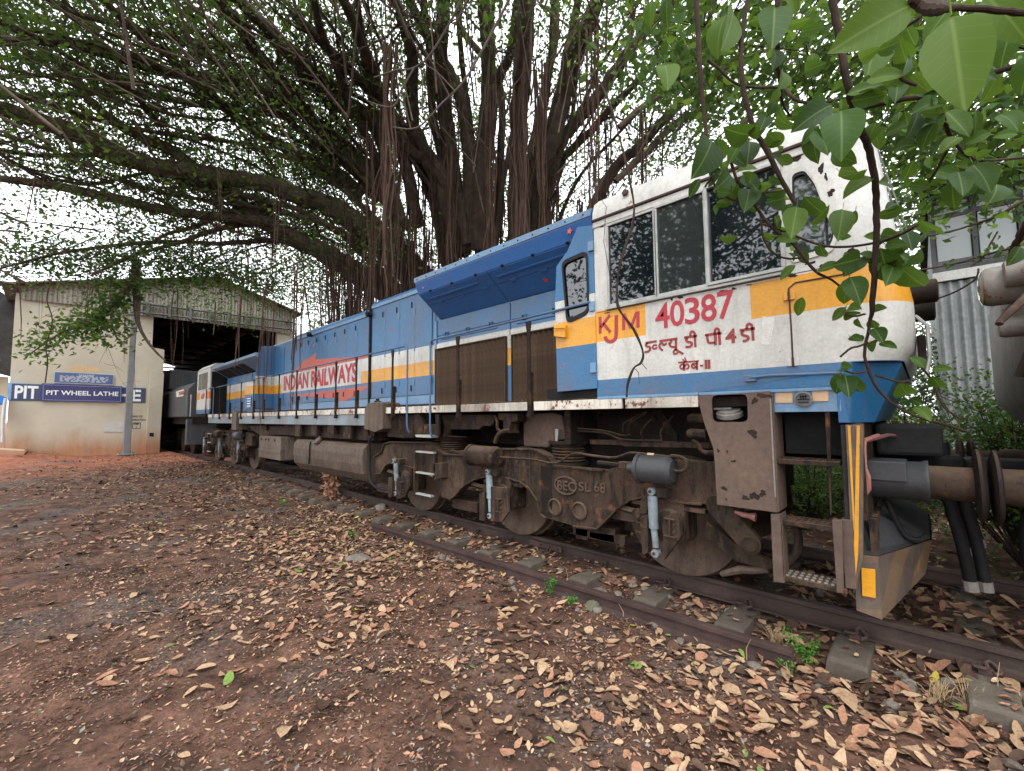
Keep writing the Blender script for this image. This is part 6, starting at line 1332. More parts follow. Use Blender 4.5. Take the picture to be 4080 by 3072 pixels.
# ---------------------------------------------------------------- aerial roots
allp = [(np.array(q), r_[i]) for p_, r_ in paths for i, q in enumerate(p_)]
def root_bundle(top, length, n, spread, r0=.012):
    m_ = MB()
    for _ in range(n):
        o = rng.normal(size=2)*spread; x, y = top[0]+o[0], top[1]+o[1]; L = length*rnd.uniform(.55, 1.0); k = max(3, int(L/.45)); pts = []; ph = rnd.uniform(0, 6); am = rnd.uniform(.015, .06)
        for j in range(k+1):
            t = j/k; pts.append((x*(1-t*.4)+(top[0])*t*.4+am*math.sin(ph+t*L*2.2)+rnd.gauss(0, .008), y*(1-t*.4)+top[1]*t*.4+am*math.cos(ph*1.3+t*L*1.7), top[2]-L*t))
        rr = r0*rnd.choice((.35, .5, .7, 1, 1.5, 2.1)); m_.tube(pts, [rr*(1-.5*j/k)*rnd.uniform(.75, 1.3) for j in range(k+1)], 5)
        if rnd.random() < .5 and k > 5:
            j = rnd.randrange(1, k-2); p = pts[j]; q = (top[0]+rnd.gauss(0, spread*1.5), top[1]+rnd.gauss(0, spread*1.5), pts[min(k, j+3)][2]); m_.tube([p, tuple((a+b_)/2+rnd.gauss(0, .02) for a, b_ in zip(p, q)), q], [rr*.5, rr*.4, rr*.25], 4)
    return m_
cnt = 0
near = [(q, r_) for q, r_ in allp if np.hypot(q[0]-T0[0], q[1]-T0[1]) < 9.5 and 3.5 < q[2] < 12 and r_ > .07]
while cnt < 105:
    q, r_ = near[rnd.randrange(len(near))]; dxy = np.hypot(q[0]-T0[0], q[1]-T0[1])
    if q[1] < 8.0: ln = rnd.uniform(.8, 2.6)
    else: ln = q[2]-rnd.uniform(-.3, 2.5)
    if rnd.random() > 1.3-dxy/10: continue
    root_bundle(q, max(.6, ln), rnd.randint(3, 8), rnd.uniform(.04, .20), rnd.uniform(.007, .018)).build('aerial_root', 'root', ban); cnt += 1
for L, w_ in (([(-13.22,6.182,7.728),(-13.012,6.688,7.4),(-11.977,6.716,8.646),(-11.884,7.386,8.364),(-13.561,5.94,6.919),(-12.551,7.437,7.058),(-12.819,6.955,6.573),(-13.184,6.363,6.264),(-12.106,8.028,6.754),(-11.054,6.379,9.711),(-11.772,8.294,7.256),(-13.383,6.039,6.233),(-12.413,6.617,8.274),(-12.436,7.757,6.337),(-11.814,7.919,7.843),(-13.211,6.641,6.0),(-11.886,8.693,6.342),(-12.981,7.146,5.892)], .38),):
    for q in L: root_bundle(q, q[2]+.1, 15, w_, .016).build('aerial_root', 'root', ban)
for q in [(-9.294,5.434,10.981),(-9.99,5.713,9.884),(-7.92,8.771,11.374),(-8.644,9.702,9.028),(-8.147,10.253,8.239),(-7.418,9.081,11.65),(-10.281,8.069,9.831),(-8.725,8.435,11.246),(-6.092,9.688,12.635),(-7.68,11.362,8.48)]:
    root_bundle(q, min(q[2], rnd.uniform(4, 8)), 12, .13, .02).build('aerial_root', 'root', ban)
# thin strands hanging before the locomotive and the shed
HS = [(-11.549,3.373,4.693,720),(-11.449,3.449,4.877,600),(-11.488,3.585,4.535,520),(-10.593,3.71,4.863,560),(-10.521,3.749,5.159,480),(-10.592,3.876,4.596,420),(-12.233,3.012,4.571,330),(-12.765,2.701,5.398,420),(-12.613,2.865,5.204,300),(-16.112,2.286,5.438,420),(-15.877,2.532,5.209,300),(-14.132,2.849,4.778,240),(-12.0,3.183,5.07,300),(-11.38,3.559,7.196,450),(-11.372,3.661,7.627,600),(-10.867,2.272,6.961,260),(-14.979,-0.714,4.732,360),(-15.247,-0.392,4.495,230),(-13.98,-0.674,6.885,380),(-13.349,-0.569,7.675,420),(-14.745,-0.831,5.351,300),(-15.645,1.446,4.447,360),(-16.065,1.198,4.334,240),(-14.741,0.329,4.852,220),(-8.318,4.298,3.986,330),(-8.3,4.215,4.979,300)]
for x, y, z, ln in HS:
    L = ln*(x*fw.x+y*fw.y)/1718; root_bundle((x, y, z), L, rnd.randint(2, 6) if ln > 400 else rnd.randint(1, 3), .06, .009).build('aerial_root', 'root', ban)
st_ = [(-13.728,-0.212,4.668),(-13.844,-0.273,4.181),(-13.782,-0.166,3.691),(-13.915,-0.236,3.134),(-13.909,-0.195,2.785),(-13.973,-0.21,2.331)]; MB().tube(smoothline(st_, 4), .012, 5).build('aerial_root', 'root', ban)
# long thin root in front of the cab
vn = [(-1.962,3.22,4.571),(-1.745,3.06,4.085),(-1.582,2.916,3.623),(-1.499,2.893,3.253),(-1.473,2.878,2.963),(-1.544,2.779,2.59),(-1.571,2.778,2.349),(-1.554,2.803,2.252),(-1.495,2.872,2.131),(-1.456,2.925,1.973),(-1.469,2.921,1.889),(-1.511,2.885,1.847),(-1.548,2.861,1.733),(-1.56,2.86,1.636)]
vine = MB().tube(smoothline(vn, 5), [.006+.004*abs(math.sin(i*.35)) for i in range(5*(len(vn)-1)+1)], 6).build('aerial_root', 'twig', ban, smooth=True)
for L in ([(-1.469,2.921,1.889),(-1.453,2.939,1.858),(-1.446,2.961,1.841)], [(-1.507,2.889,1.847),(-1.487,2.911,1.816),(-1.487,2.92,1.732)], [(-1.711,2.767,3.2),(-1.666,2.82,3.098),(-1.695,2.819,2.833),(-1.668,2.88,2.478),(-1.581,2.842,2.301)]): MB().tube(L, .0025, 4).build('aerial_root', 'twig', ban)

# ---------------------------------------------------------------- broad-leaved branches in the right foreground
lb = thing('overhanging_branches', 'dark drooping branches with broad glossy green leaves hanging in front of the cab', 'branches', (.4, 1.2, 2.6))
def leafmesh(name, w, tip, curl, mt, seed):
    r_ = random.Random(seed); n = 7; vs = []; fs = []
    for i in range(n+1):
        t = i/n; ww = w*1.12*(math.sin(math.pi*t**.86)**.72)*(1-.12*t) if 0 < t < 1 else 0
        if i == 0: ww = .012
        z0 = -curl*(t-.35)**2; zz = 0
        for k, u in enumerate((-1, -.5, 0, .5, 1)): vs.append((u*ww+.012*math.sin(t*5+seed), t, z0+abs(u)*ww*.35+(.012*math.sin(9*t+seed+u*2)*abs(u))))
    for i in range(n):
        for k in range(4): a = i*5+k; fs.append((a, a+1, a+6, a+5))
    me = bpy.data.meshes.new(name); me.from_pydata(vs, [], fs); me.materials.append(M[mt])
    for p in me.polygons: p.use_smooth = True
    return me
LM = [leafmesh('leaf', .235+.028*k, .1, .15+.12*k, 'leaf_big', k) for k in range(4)]
def place_leaf(a, b_, parent, me, twist, name='leaf'):
    a, b_ = Vector(a), Vector(b_); yv = (b_-a); L = yv.length; yv.normalize()
    toc = (Vector((0, 0, 1.5))-a).normalized(); nv = (toc-yv*toc.dot(yv)).normalized(); nv = Matrix.Rotation(twist, 3, yv) @ nv; xv = yv.cross(nv)
    o = bpy.data.objects.new(name, me); COL.objects.link(o); o.parent = parent; pl = Vector(wloc(parent))
    mm = Matrix((xv*L, yv*L, nv*L)).transposed().to_4x4(); mm.translation = a-pl; o.matrix_local = mm; return o
ST = [([(-0.199,2.371,3.543,30),(-0.193,2.393,3.366,34),(-0.18,2.42,3.231,34),(-0.167,2.454,3.013,32),(-0.158,2.537,2.964,34),(-0.142,2.628,2.894,34),(-0.119,2.727,2.809,32),(-0.109,2.819,2.683,30),(-0.116,2.897,2.521,28),(-0.137,2.966,2.331,26),(-0.163,3.032,2.112,24)]+[(-0.185,3.091,2.001,15),(-0.213,3.078,1.862,14),(-0.208,3.093,1.764,13),(-0.179,3.132,1.652,13),(-0.114,3.204,1.554,13),(-0.037,3.311,1.49,12),(0.084,3.472,1.439,11),(0.189,3.645,1.39,10)]),
 [(-0.846,2.524,4.162,26),(-0.851,2.546,3.889,24),(-0.857,2.573,3.561,22),(-0.854,2.602,3.299,18),(-0.847,2.632,3.069,16),(-0.842,2.649,2.949,12),(-0.874,2.626,2.873,8)],
 [(-0.849,2.641,2.96,10),(-0.823,2.676,2.862,10),(-0.763,2.739,2.795,10),(-0.7,2.8,2.795,8),(-0.634,2.858,2.832,7),(-0.538,2.948,2.848,5)],
 [(-0.501,2.34,3.75,20),(-0.529,2.327,3.612,22),(-0.562,2.314,3.427,22),(-0.572,2.321,3.261,22),(-0.56,2.353,3.057,24),(-0.533,2.391,2.928,24),(-0.498,2.434,2.835,24),(-0.458,2.485,2.705,22),(-0.412,2.542,2.575,18)],
 [(-0.788,2.501,3.555,14),(-0.752,2.54,3.513,14),(-0.659,2.639,3.407,12),(-0.507,2.784,3.394,14),(-0.426,2.469,3.167,16),(-0.359,2.409,3.029,15),(-0.296,2.47,3.01,14),(-0.2,2.494,2.992,12)],
 [(-0.355,2.096,3.418,22),(-0.363,2.103,3.275,24),(-0.396,2.221,3.167,22),(-0.412,2.35,3.109,16),(-0.43,2.473,3.093,12),(-0.425,2.615,3.097,8),(-0.384,2.656,3.087,5)],
 [(-0.761,2.709,3.123,14),(-0.751,2.729,3.014,14),(-0.726,2.765,2.893,14),(-0.669,2.831,2.773,15),(-0.598,2.913,2.63,15),(-0.506,2.942,2.521,15),(-0.406,2.987,2.332,14),(-0.34,3.054,2.279,10),(-0.276,3.123,2.205,6)],
 [(-0.644,2.867,2.652,9),(-0.513,2.998,2.585,10),(-0.413,3.098,2.529,11),(-0.292,3.082,2.466,12),(-0.126,2.967,2.413,12),(-0.01,3.071,2.474,9),(0.033,3.11,2.503,6)],
 [(-0.64,2.87,2.663,6),(-0.634,2.886,2.554,6),(-0.591,2.936,2.466,6),(-0.529,2.997,2.438,5),(-0.465,3.057,2.448,4)],
 [(-0.143,2.618,2.982,24),(-0.078,2.678,3.004,24),(0.019,2.636,2.956,24),(0.082,2.564,2.895,22),(0.157,2.5,2.866,26),(0.255,2.458,2.831,26),(0.346,2.41,2.792,28),(0.412,2.339,2.742,28)],
 [(0.127,2.61,2.862,22),(0.144,2.699,2.824,20),(0.173,2.801,2.765,16),(0.229,2.994,2.749,13),(0.291,3.056,2.726,11),(0.428,3.184,2.738,10),(0.549,3.298,2.745,10)],
 [(0.166,2.796,2.749,7),(0.138,2.909,2.732,6),(0.068,2.992,2.625,4)],
 [(0.03,1.25,2.409,30),(0.052,1.273,2.397,60),(0.071,1.227,2.344,60),(0.091,1.181,2.296,26),(0.135,1.223,2.294,16),(0.189,1.275,2.285,16),(0.238,1.322,2.279,16)],
 [(-0.155,2.582,3.221,12),(-0.09,2.509,3.188,12),(-0.007,2.453,3.159,10),(0.081,2.27,3.058,10)],
 [(-0.007,2.333,2.973,18),(0.011,2.358,2.898,16),(0.059,2.406,2.867,12)],
 [(-0.12,3.042,2.423,12),(-0.087,3.003,2.424,11),(-0.016,2.933,2.421,10),(0.035,2.843,2.415,9)],
 [(-0.201,3.07,2.055,10),(-0.24,3.034,2.044,9),(-0.284,2.992,2.052,7)], [(-0.199,3.088,1.897,8),(-0.239,3.053,1.875,6),(-0.272,3.022,1.864,5),(-0.313,2.988,1.819,4)],
 [(-0.177,3.128,1.716,10),(-0.123,3.181,1.693,10),(-0.075,3.228,1.677,9),(-0.019,3.28,1.688,6)], [(-0.203,3.101,1.739,6),(-0.269,3.039,1.728,5),(-0.311,2.996,1.755,4)],
 [(-0.038,3.659,1.86,5),(0.019,3.722,1.775,6),(0.052,3.76,1.707,6),(0.098,3.82,1.545,7),(0.185,3.912,1.451,5)],
 [(-0.005,4.289,2.78,7),(0.025,4.316,2.793,8),(0.247,4.521,2.854,9),(0.342,4.607,2.893,10),(0.457,4.577,2.903,12),(0.561,4.533,2.945,16),(0.679,4.638,3.019,20)],
 [(0.036,4.35,2.559,5),(0.243,4.542,2.61,7),(0.385,4.536,2.632,9),(0.475,4.483,2.632,11),(0.548,4.417,2.605,14)],
 [(0.111,4.444,2.344,6),(0.214,4.401,2.368,8),(0.317,4.354,2.427,8),(0.34,4.368,2.502,6)], [(0.314,4.477,2.555,5),(0.385,4.536,2.638,5),(0.433,4.571,2.735,4),(0.465,4.595,2.8,3)],
 [(0.251,2.689,1.871,30),(0.292,2.723,1.923,34),(0.334,2.757,1.972,40),(0.386,2.8,2.035,44)], [(0.408,3.615,2.385,24),(0.415,3.482,2.406,30),(0.428,3.353,2.43,36),(0.454,3.236,2.467,40)]]
for L in ST: build_limb(L, 'branch', 'twig', lb)
LEAVES = [([(0.08,1.107,2.236),(0.085,1.088,2.041)],0.1),
 ([(0.035,1.256,2.403),(-0.1,1.162,2.322)],0.35),
 ([(-0.17,2.133,2.737),(-0.17,2.06,2.51)],0.1),
 ([(-0.201,2.167,2.794),(-0.331,2.101,2.717)],0.5),
 ([(-0.164,2.33,2.905),(-0.039,2.344,2.898)],1),
 ([(-0.272,2.372,2.838),(-0.345,2.365,2.775)],0.6),
 ([(-0.269,2.375,2.829),(-0.24,2.309,2.672)],0.2),
 ([(-0.286,2.359,2.829),(-0.309,2.407,2.68)],0.9),
 ([(-0.472,2.309,2.951),(-0.472,2.205,2.838)],0.2),
 ([(-0.475,2.569,3.088),(-0.414,2.695,3.04)],1),
 ([(-0.552,2.374,2.923),(-0.619,2.192,2.888)],0.5),
 ([(-0.493,2.429,2.932),(-0.448,2.537,2.891)],0.3),
 ([(-0.586,2.476,2.959),(-0.577,2.375,2.79)],0.3),
 ([(-0.612,2.451,2.969),(-0.696,2.446,2.861)],0.9),
 ([(-0.791,2.545,3.098),(-0.832,2.393,2.838)],0.6),
 ([(-0.775,2.559,3.098),(-0.765,2.647,3.006)],0.3),
 ([(-0.405,2.55,2.561),(-0.417,2.436,2.368)],0.1),
 ([(-0.394,2.689,2.657),(-0.325,2.826,2.576)],0.4),
 ([(-0.46,2.626,2.658),(-0.501,2.468,2.585)],0.4),
 ([(-0.454,2.702,2.649),(-0.501,2.729,2.581)],0.6),
 ([(-0.257,2.959,2.64),(-0.273,2.831,2.433)],0.2),
 ([(-0.206,3.008,2.63),(-0.232,3.056,2.565)],0.4),
 ([(-0.252,2.809,2.796),(-0.179,2.758,2.739)],0.1),
 ([(-0.114,2.811,2.712),(-0.238,2.761,2.642)],1.1),
 ([(-0.01,3.071,2.479),(0.011,2.978,2.338)],0.7),
 ([(0.049,3.122,2.527),(0.121,3.259,2.478)],1),
 ([(-0.095,2.998,2.403),(-0.014,2.951,2.366)],0.5),
 ([(-0.114,2.982,2.379),(-0.084,3.092,2.204)],0.1),
 ([(-0.194,2.911,2.327),(-0.283,2.707,2.26)],0.3),
 ([(-0.285,2.963,2.338),(-0.392,2.93,2.313)],0.9),
 ([(-0.22,3.019,2.388),(-0.248,2.873,2.256)],0.3),
 ([(-0.257,2.998,2.242),(-0.293,3.044,2.119)],0.2),
 ([(-0.171,3.064,2.403),(-0.128,2.986,2.269)],0.6),
 ([(-0.06,3.311,2.371),(0.051,3.499,2.231)],0.6),
 ([(-0.754,2.732,2.954),(-0.782,2.576,2.812)],0.5),
 ([(-0.745,2.745,2.905),(-0.788,2.788,2.794)],0.3),
 ([(-0.703,2.781,2.948),(-0.619,2.732,2.8)],0.5),
 ([(-0.647,2.841,2.882),(-0.571,2.981,2.919)],1),
 ([(-0.68,2.811,2.866),(-0.674,2.69,2.696)],0.2),
 ([(-0.62,2.248,3.543),(-0.684,2.265,3.363)],0.9),
 ([(-0.582,2.282,3.557),(-0.605,2.166,3.29)],1.1),
 ([(-0.977,2.414,4.01),(-1.008,2.469,3.885)],0.5),
 ([(-1.085,2.612,3.78),(-1.03,2.532,3.559)],0.5),
 ([(-1.126,2.532,4.192),(-1.171,2.578,4.067)],0.6),
 ([(-0.371,2.093,3.303),(-0.372,2.012,3.055)],0.3),
 ([(-0.35,2.241,3.401),(-0.346,2.304,3.362)],0.6),
 ([(0.176,1.581,2.565),(0.241,1.596,2.415)],0.3),
 ([(0.364,2.671,3.113),(0.316,2.69,2.965)],0.4),
 ([(-0.064,3.039,3.667),(-0.106,2.904,3.29)],0.8),
 ([(0.053,3.15,3.665),(0.084,3.255,3.575)],0.5),
 ([(0.079,2.7,2.884),(0.096,2.623,2.716)],0.3),
 ([(0.018,2.642,2.893),(0.032,2.717,2.831)],0.5),
 ([(0.156,2.772,2.9),(0.223,2.741,2.734)],0.7),
 ([(0.288,2.775,2.737),(0.208,2.755,2.709)],0.4),
 ([(0.322,2.799,2.816),(0.367,2.748,2.705)],0.8),
 ([(-0.083,2.682,2.92),(-0.13,2.703,2.832)],0.3),
 ([(0.183,2.826,2.622),(0.188,2.734,2.473)],0.5),
 ([(0.159,2.808,2.572),(0.161,2.876,2.457)],0.4),
 ([(0.234,2.87,2.655),(0.283,2.822,2.496)],0.6),
 ([(0.328,3.377,2.625),(0.385,3.479,2.775)],0.6),
 ([(0.314,3.158,3.297),(0.309,3.06,3.021)],1),
 ([(-0.316,2.995,1.729),(-0.354,3.036,1.611)],0.3),
 ([(-0.3,3.011,1.721),(-0.278,2.91,1.602)],0.1),
 ([(-0.262,3.047,1.713),(-0.256,3.129,1.61)],0.5),
 ([(-0.269,3.019,1.932),(-0.211,2.945,1.892)],0.5),
 ([(-0.276,2.996,2.094),(-0.344,3.003,2.03)],0.4),
 ([(-0.271,3.001,2.09),(-0.211,2.927,2.069)],0.8),
 ([(-0.277,2.997,2.067),(-0.235,3.106,2.044)],0.6),
 ([(-0.172,3.095,2.085),(-0.109,3.025,2.065)],0.4),
 ([(-0.181,3.092,2.025),(-0.165,3.179,1.978)],0.3),
 ([(-0.17,3.107,1.98),(-0.13,3.021,1.891)],0.4),
 ([(-0.2,3.089,1.886),(-0.145,3.206,1.901)],0.7),
 ([(-0.15,3.135,1.897),(-0.08,3.073,1.851)],0.8),
 ([(-0.233,3.043,2.029),(-0.222,3.125,1.974)],1.2),
 ([(-0.054,3.393,1.606),(-0.079,3.227,1.655)],0.3),
 ([(-0.05,3.4,1.575),(-0.1,3.421,1.577)],0.2),
 ([(-0.049,3.4,1.59),(0.003,3.315,1.55)],0.4),
 ([(-0.023,3.429,1.543),(-0.056,3.473,1.484)],0.3),
 ([(-0.029,3.424,1.543),(0.035,3.353,1.469)],0.7),
 ([(0.027,3.592,1.777),(-0.034,3.597,1.858)],0.8),
 ([(0.06,3.623,1.772),(0.14,3.557,1.754)],0.7),
 ([(0.057,3.625,1.723),(0.099,3.745,1.644)],0.6),
 ([(-0.317,2.991,1.759),(-0.267,2.906,1.756)],0.5),
 ([(-0.113,2.993,2.284),(-0.029,3.137,2.277)],0.3),
 ([(-0.068,3.035,2.291),(-0.096,2.894,2.162)],0.3),
 ([(-0.052,3.04,2.391),(0.01,3.162,2.394)],0.7),
 ([(-0.239,2.878,2.235),(-0.197,2.807,2.073)],0.2),
 ([(-0.086,3.076,2.404),(-0.042,3.187,2.357)],0.5)]

for i, (ab, t) in enumerate(LEAVES):
    place_leaf(ab[0], ab[1], lb, LM[i % 4], (t*.8)*(1 if i % 2 else -1))
    MB().tube([ab[0], tuple(Vector(ab[0])+(Vector(ab[0])-Vector(ab[1]))*.15+Vector((0, 0, .012)))], .0015, 4).build('leaf_stalk', 'leaf_new', lb)
# further leaves along every stem, mostly towards the top of the picture
stems = [smoothline([p[:3] for p in L], 6) for L in ST]; c = 0
while c < 215:
    si = rnd.randrange(len(stems)); st_ = stems[si]; q = Vector(st_[rnd.randrange(len(st_))])
    if q.z < 2.55 and si not in (6, 7) and rnd.random() < .85: continue
    small = si in (21, 22, 23, 24)
    if not small and q.z < 2.3: continue
    L = rnd.uniform(.035, .065) if small else rnd.uniform(.07, .13)
    d = Vector((rnd.gauss(0, 1), rnd.gauss(0, 1), rnd.gauss(-.6, .8))); d.normalize(); off = Vector((rnd.gauss(0, .06), rnd.gauss(.05, .08), rnd.gauss(0, .05)))*(.4 if small else 1.3)
    a = q+off
    if (a-Vector((0, 0, 1.5))).length < 1.5: continue
    place_leaf(a, a+d*L, lb, LM[rnd.randrange(4)], rnd.uniform(-1.2, 1.2)); c += 1
# second layer of the same foliage further back, up in the right corner
C2 = [(-1.504,3.726,5.244),(-1.332,4.163,5.27),(-1.118,4.902,5.432),(-1.052,4.155,5.239),(-0.686,5.293,5.621),(-0.778,5.78,5.412),(-0.336,5.395,5.161),(-0.009,5.721,5.009),(-0.036,6.264,4.844),(0.309,6.055,4.673),(0.516,5.744,4.231),(0.678,5.611,4.331),(0.547,6.336,4.134),(0.774,6.296,3.923),(0.17,6.76,4.603),(-0.141,6.729,4.731),(-0.722,5.87,5.033),(-1.006,5.563,5.415),(-1.533,5.341,5.402),(-1.71,4.869,5.674),(-1.979,4.604,5.782),(0.443,5.089,4.563),(0.678,5.053,4.39),(-0.163,5.003,5.196),(0.136,5.569,5.13),(0.626,6.704,3.963),(0.236,7.122,4.377),(0.07,8.061,4.469),(-1.997,5.15,5.67)]
pos = np.concatenate([np.array(q)+rng.normal(size=(190, 3))*np.array([.34, .30, .26]) for q in C2])
leafcloud('foliage', pos, rng.uniform(.09, .15, len(pos)), ['leaf', 'leaf_bush', 'leaf_new'], lb, mats=rng.choice(3, len(pos), p=[.42, .33, .25]), up_bias=.3)
tw = []
for q in C2:
    for _ in range(4): e = np.array(q)+rng.normal(size=3)*.4; tw.append(([np.array(q)+np.array([.3, .1, .6]), np.array(q), e], [.012, .008, .003]))
tubes_np('branchlets', tw, 'twig', lb, n=4)

# ---------------------------------------------------------------- tree behind the camera, seen only in the cab windows
rt_ = thing('shade_tree', 'leafy tree across the yard mirrored in the cab side windows', 'tree', (-6.2, -9, -.25))
MB().tube(smoothline([(-6.2, -9, -.4), (-6.1, -9, 2.5), (-5.8, -8.9, 6), (-6.0, -8.6, 10)], 4), [.24-.01*k for k in range(13)], 10).build('trunk', 'bark', rt_, smooth=True)
bl = []; ec = []
for k in range(56):
    z = rnd.uniform(4.2, 10.4); a = rnd.uniform(0, 6.28); L = rnd.uniform(2.0, 6.4); p0 = np.array([-5.9, -8.9, z]); d = np.array([math.cos(a), math.sin(a)*.6, rnd.uniform(-.15, .5)])
    pts = [p0+d*L*t/4+rng.normal(size=3)*.1*(t > 0) for t in range(5)]; bl.append((pts, [.06, .045, .03, .02, .01]))
    for t in range(1, 5): ec += [pts[t]+rng.normal(size=3)*.45 for _ in range(6)]
tubes_np('branchlets', bl, 'bark', rt_, n=5)
ec = np.array(ec); pos = np.repeat(ec, 9, 0)+rng.normal(size=(len(ec)*9, 3))*.28
leafcloud('foliage', pos, rng.uniform(.16, .27, len(pos)), 'leaf', rt_)

# ================================================================ LEAF LITTER, STONES, WEEDS
def drymat(name, c1, c2, c3, rough=.75):
    b = NB(name); oi = b.n('ObjectInfo'); gi = b.noise(3.1, 3, .7); k = b.math('ADD', b.math('MULTIPLY', oi.outputs['Random'], .45), b.math('MULTIPLY', gi, .55))
    c = b.ramp(k, [(.25, c1), (.5, c2), (.75, c3)]); f = b.noise(60, 4, .7); c = b.mix(.35, c, b.ramp(f, [(.3, (.1, .08, .06)), (.65, (.95, .95, .95))]), 'OVERLAY')
    b.b.inputs['Specular IOR Level'].default_value = .18
    return b.fin(c, rough)
M['dry1'] = drymat('dry_tan_leaf', (.22, .140, .082), (.37, .245, .150), (.55, .395, .26))
M['dry2'] = drymat('dry_orange_leaf', (.19, .095, .058), (.30, .155, .095), (.40, .23, .15))
M['dry3'] = drymat('rotten_dark_leaf', (.045, .026, .018), (.085, .050, .034), (.13, .080, .052))
M['dry4'] = drymat('yellow_leaf', (.34, .27, .04), (.42, .33, .06), (.48, .38, .10))
M['dry5'] = drymat('green_fallen_leaf', (.09, .15, .03), (.14, .20, .05), (.20, .26, .08))
DM = ['dry1', 'dry2', 'dry3', 'dry4', 'dry5']
def density(x, y):
    g = .5+.28*np.sin(x*1.1+y*.7)+.22*np.sin(y*2.1-x*1.3+.6)+.2*np.sin(x*2.9+y*3.3)
    band = np.clip((y-.1+(-x)*.10)/1.9, .10, 1.0)*(.55+.45*sst((y-.6)/2.4))            # thick towards the track, bare red earth at the near left
    mound = 1-.75*sst((-x-18)/4)*(y < 4.6)
    bare = 1-.85*sst(1.35-np.hypot((x+2.1)/1.5, (y-.75)/1.05))
    bare = bare*(1-.6*sst(1.3-np.hypot((x+6.5)/2.2, (y-1.2)/.8)))
    return np.clip(g*.9+.25, .08, 1.2)*band*mound*bare
def scatter(n, x0, x1, y0, y1):
    x = rng.uniform(x0, x1, n); y = rng.uniform(y0, y1, n); k = rng.random(n) < density(x, y); return x[k], y[k]
def in_view(x, y):
    d = x*fw.x+y*fw.y; s = x*fw.y*-1+y*fw.x*-1
    return (d > .9) & (np.abs(x*rt.x+y*rt.y) < d*1.45+.8)
def litter(name, x, y, size, mats=None, flat=.35, parent=None, lift=.004):
    N = len(x); z = gz(x, y)+lift+rng.random(N)*.014
    a = rng.uniform(0, 2*np.pi, N); L = size; w = L*rng.uniform(.17, .33, N); cu = rng.uniform(-.25, .35, N)*L; fo = rng.uniform(-.05, .5, N)*w
    T = np.array([[0, 0], [.13, -.62], [.38, -1], [.66, -.82], [.88, -.36], [1, 0], [.88, .36], [.66, .82], [.38, 1], [.13, .62], [.5, 0]]); K = len(T)-1
    ux, uy = np.cos(a), np.sin(a); P = np.zeros((N, K+1, 3)); tl = rng.normal(size=(N, 2))*flat
    for i, (t, s) in enumerate(T):
        lx = (t-.5)*L; ly = s*w*(1+rng.normal(size=N)*.12); lz = cu*(t-.5)**2*2.4+abs(s)*fo+tl[:, 0]*lx*.6+tl[:, 1]*ly*.6
        P[:, i, 0] = x+ux*lx-uy*ly; P[:, i, 1] = y+uy*lx+ux*ly; P[:, i, 2] = lz
    P[:, :, 2] += (z-P[:, :, 2].min(1)*.85)[:, None]
    i = np.arange(N)[:, None]*(K+1); F_ = np.stack([np.concatenate([i+K, i+k, i+(k+1) % K], 1) for k in range(K)], 1).reshape(-1, 3)
    mi = rng.choice(5, N, p=mats or [.43, .25, .31, .005, .005])
    return npmesh(name, P.reshape(-1, 3), F_, DM, parent, 'stuff', np.repeat(mi, K))
xs1, ys1 = scatter(12500, -9, 2.6, .3, 4.15); k = in_view(xs1, ys1); xs1, ys1 = xs1[k], ys1[k]
dd = np.hypot(xs1, ys1); order = np.argsort(dd); sz = rng.uniform(.04, .095, len(xs1))*rng.choice([.8, 1, 1.4], len(xs1))
# the three hundred nearest leaves are leaves one by one
LFM = []
def dryleaf(seed, mt):
    r_ = random.Random(seed); vs = []; fs = []; n = 6; w = r_.uniform(.18, .31); cu = r_.uniform(-.3, .5); tw_ = r_.uniform(-.5, .5); cup = r_.uniform(.0, .7)
    for i in range(n+1):
        t = i/n; ww = w*math.sin(math.pi*min(1, t*.97+.02))**.75
        for u in (-1, -.5, 0, .5, 1):
            vs.append((t-.5, u*ww*(1+.10*math.sin(9*t+seed)), cu*(t-.5)**2+cup*abs(u)**1.6*ww+tw_*(t-.5)*u*ww+.03*math.sin(11*t+seed*2+u*3)))
    for i in range(n):
        for q in range(4): a = i*5+q; fs.append((a, a+1, a+6, a+5))
    me = bpy.data.meshes.new('fallen_leaf'); me.from_pydata(vs, [], fs); me.materials.append(M[mt]); return me
LABS = {'dry1': 'curled dry tan leaf lying on the dark earth in the foreground', 'dry2': 'dry orange brown leaf lying on the dark earth in the foreground', 'dry3': 'dark rotting leaf lying on the earth in the foreground', 'dry4': 'fallen yellow leaf among the brown leaves in the foreground', 'dry5': 'fallen green leaf lying on the bare earth in the foreground'}
for m_i, mt in enumerate(DM):
    for q in range(5 if m_i < 3 else 2): LFM.append((dryleaf(m_i*9+q, mt), mt))
def zmin_of(me, Mx): return min((Mx @ v.co).z for v in me.vertices)
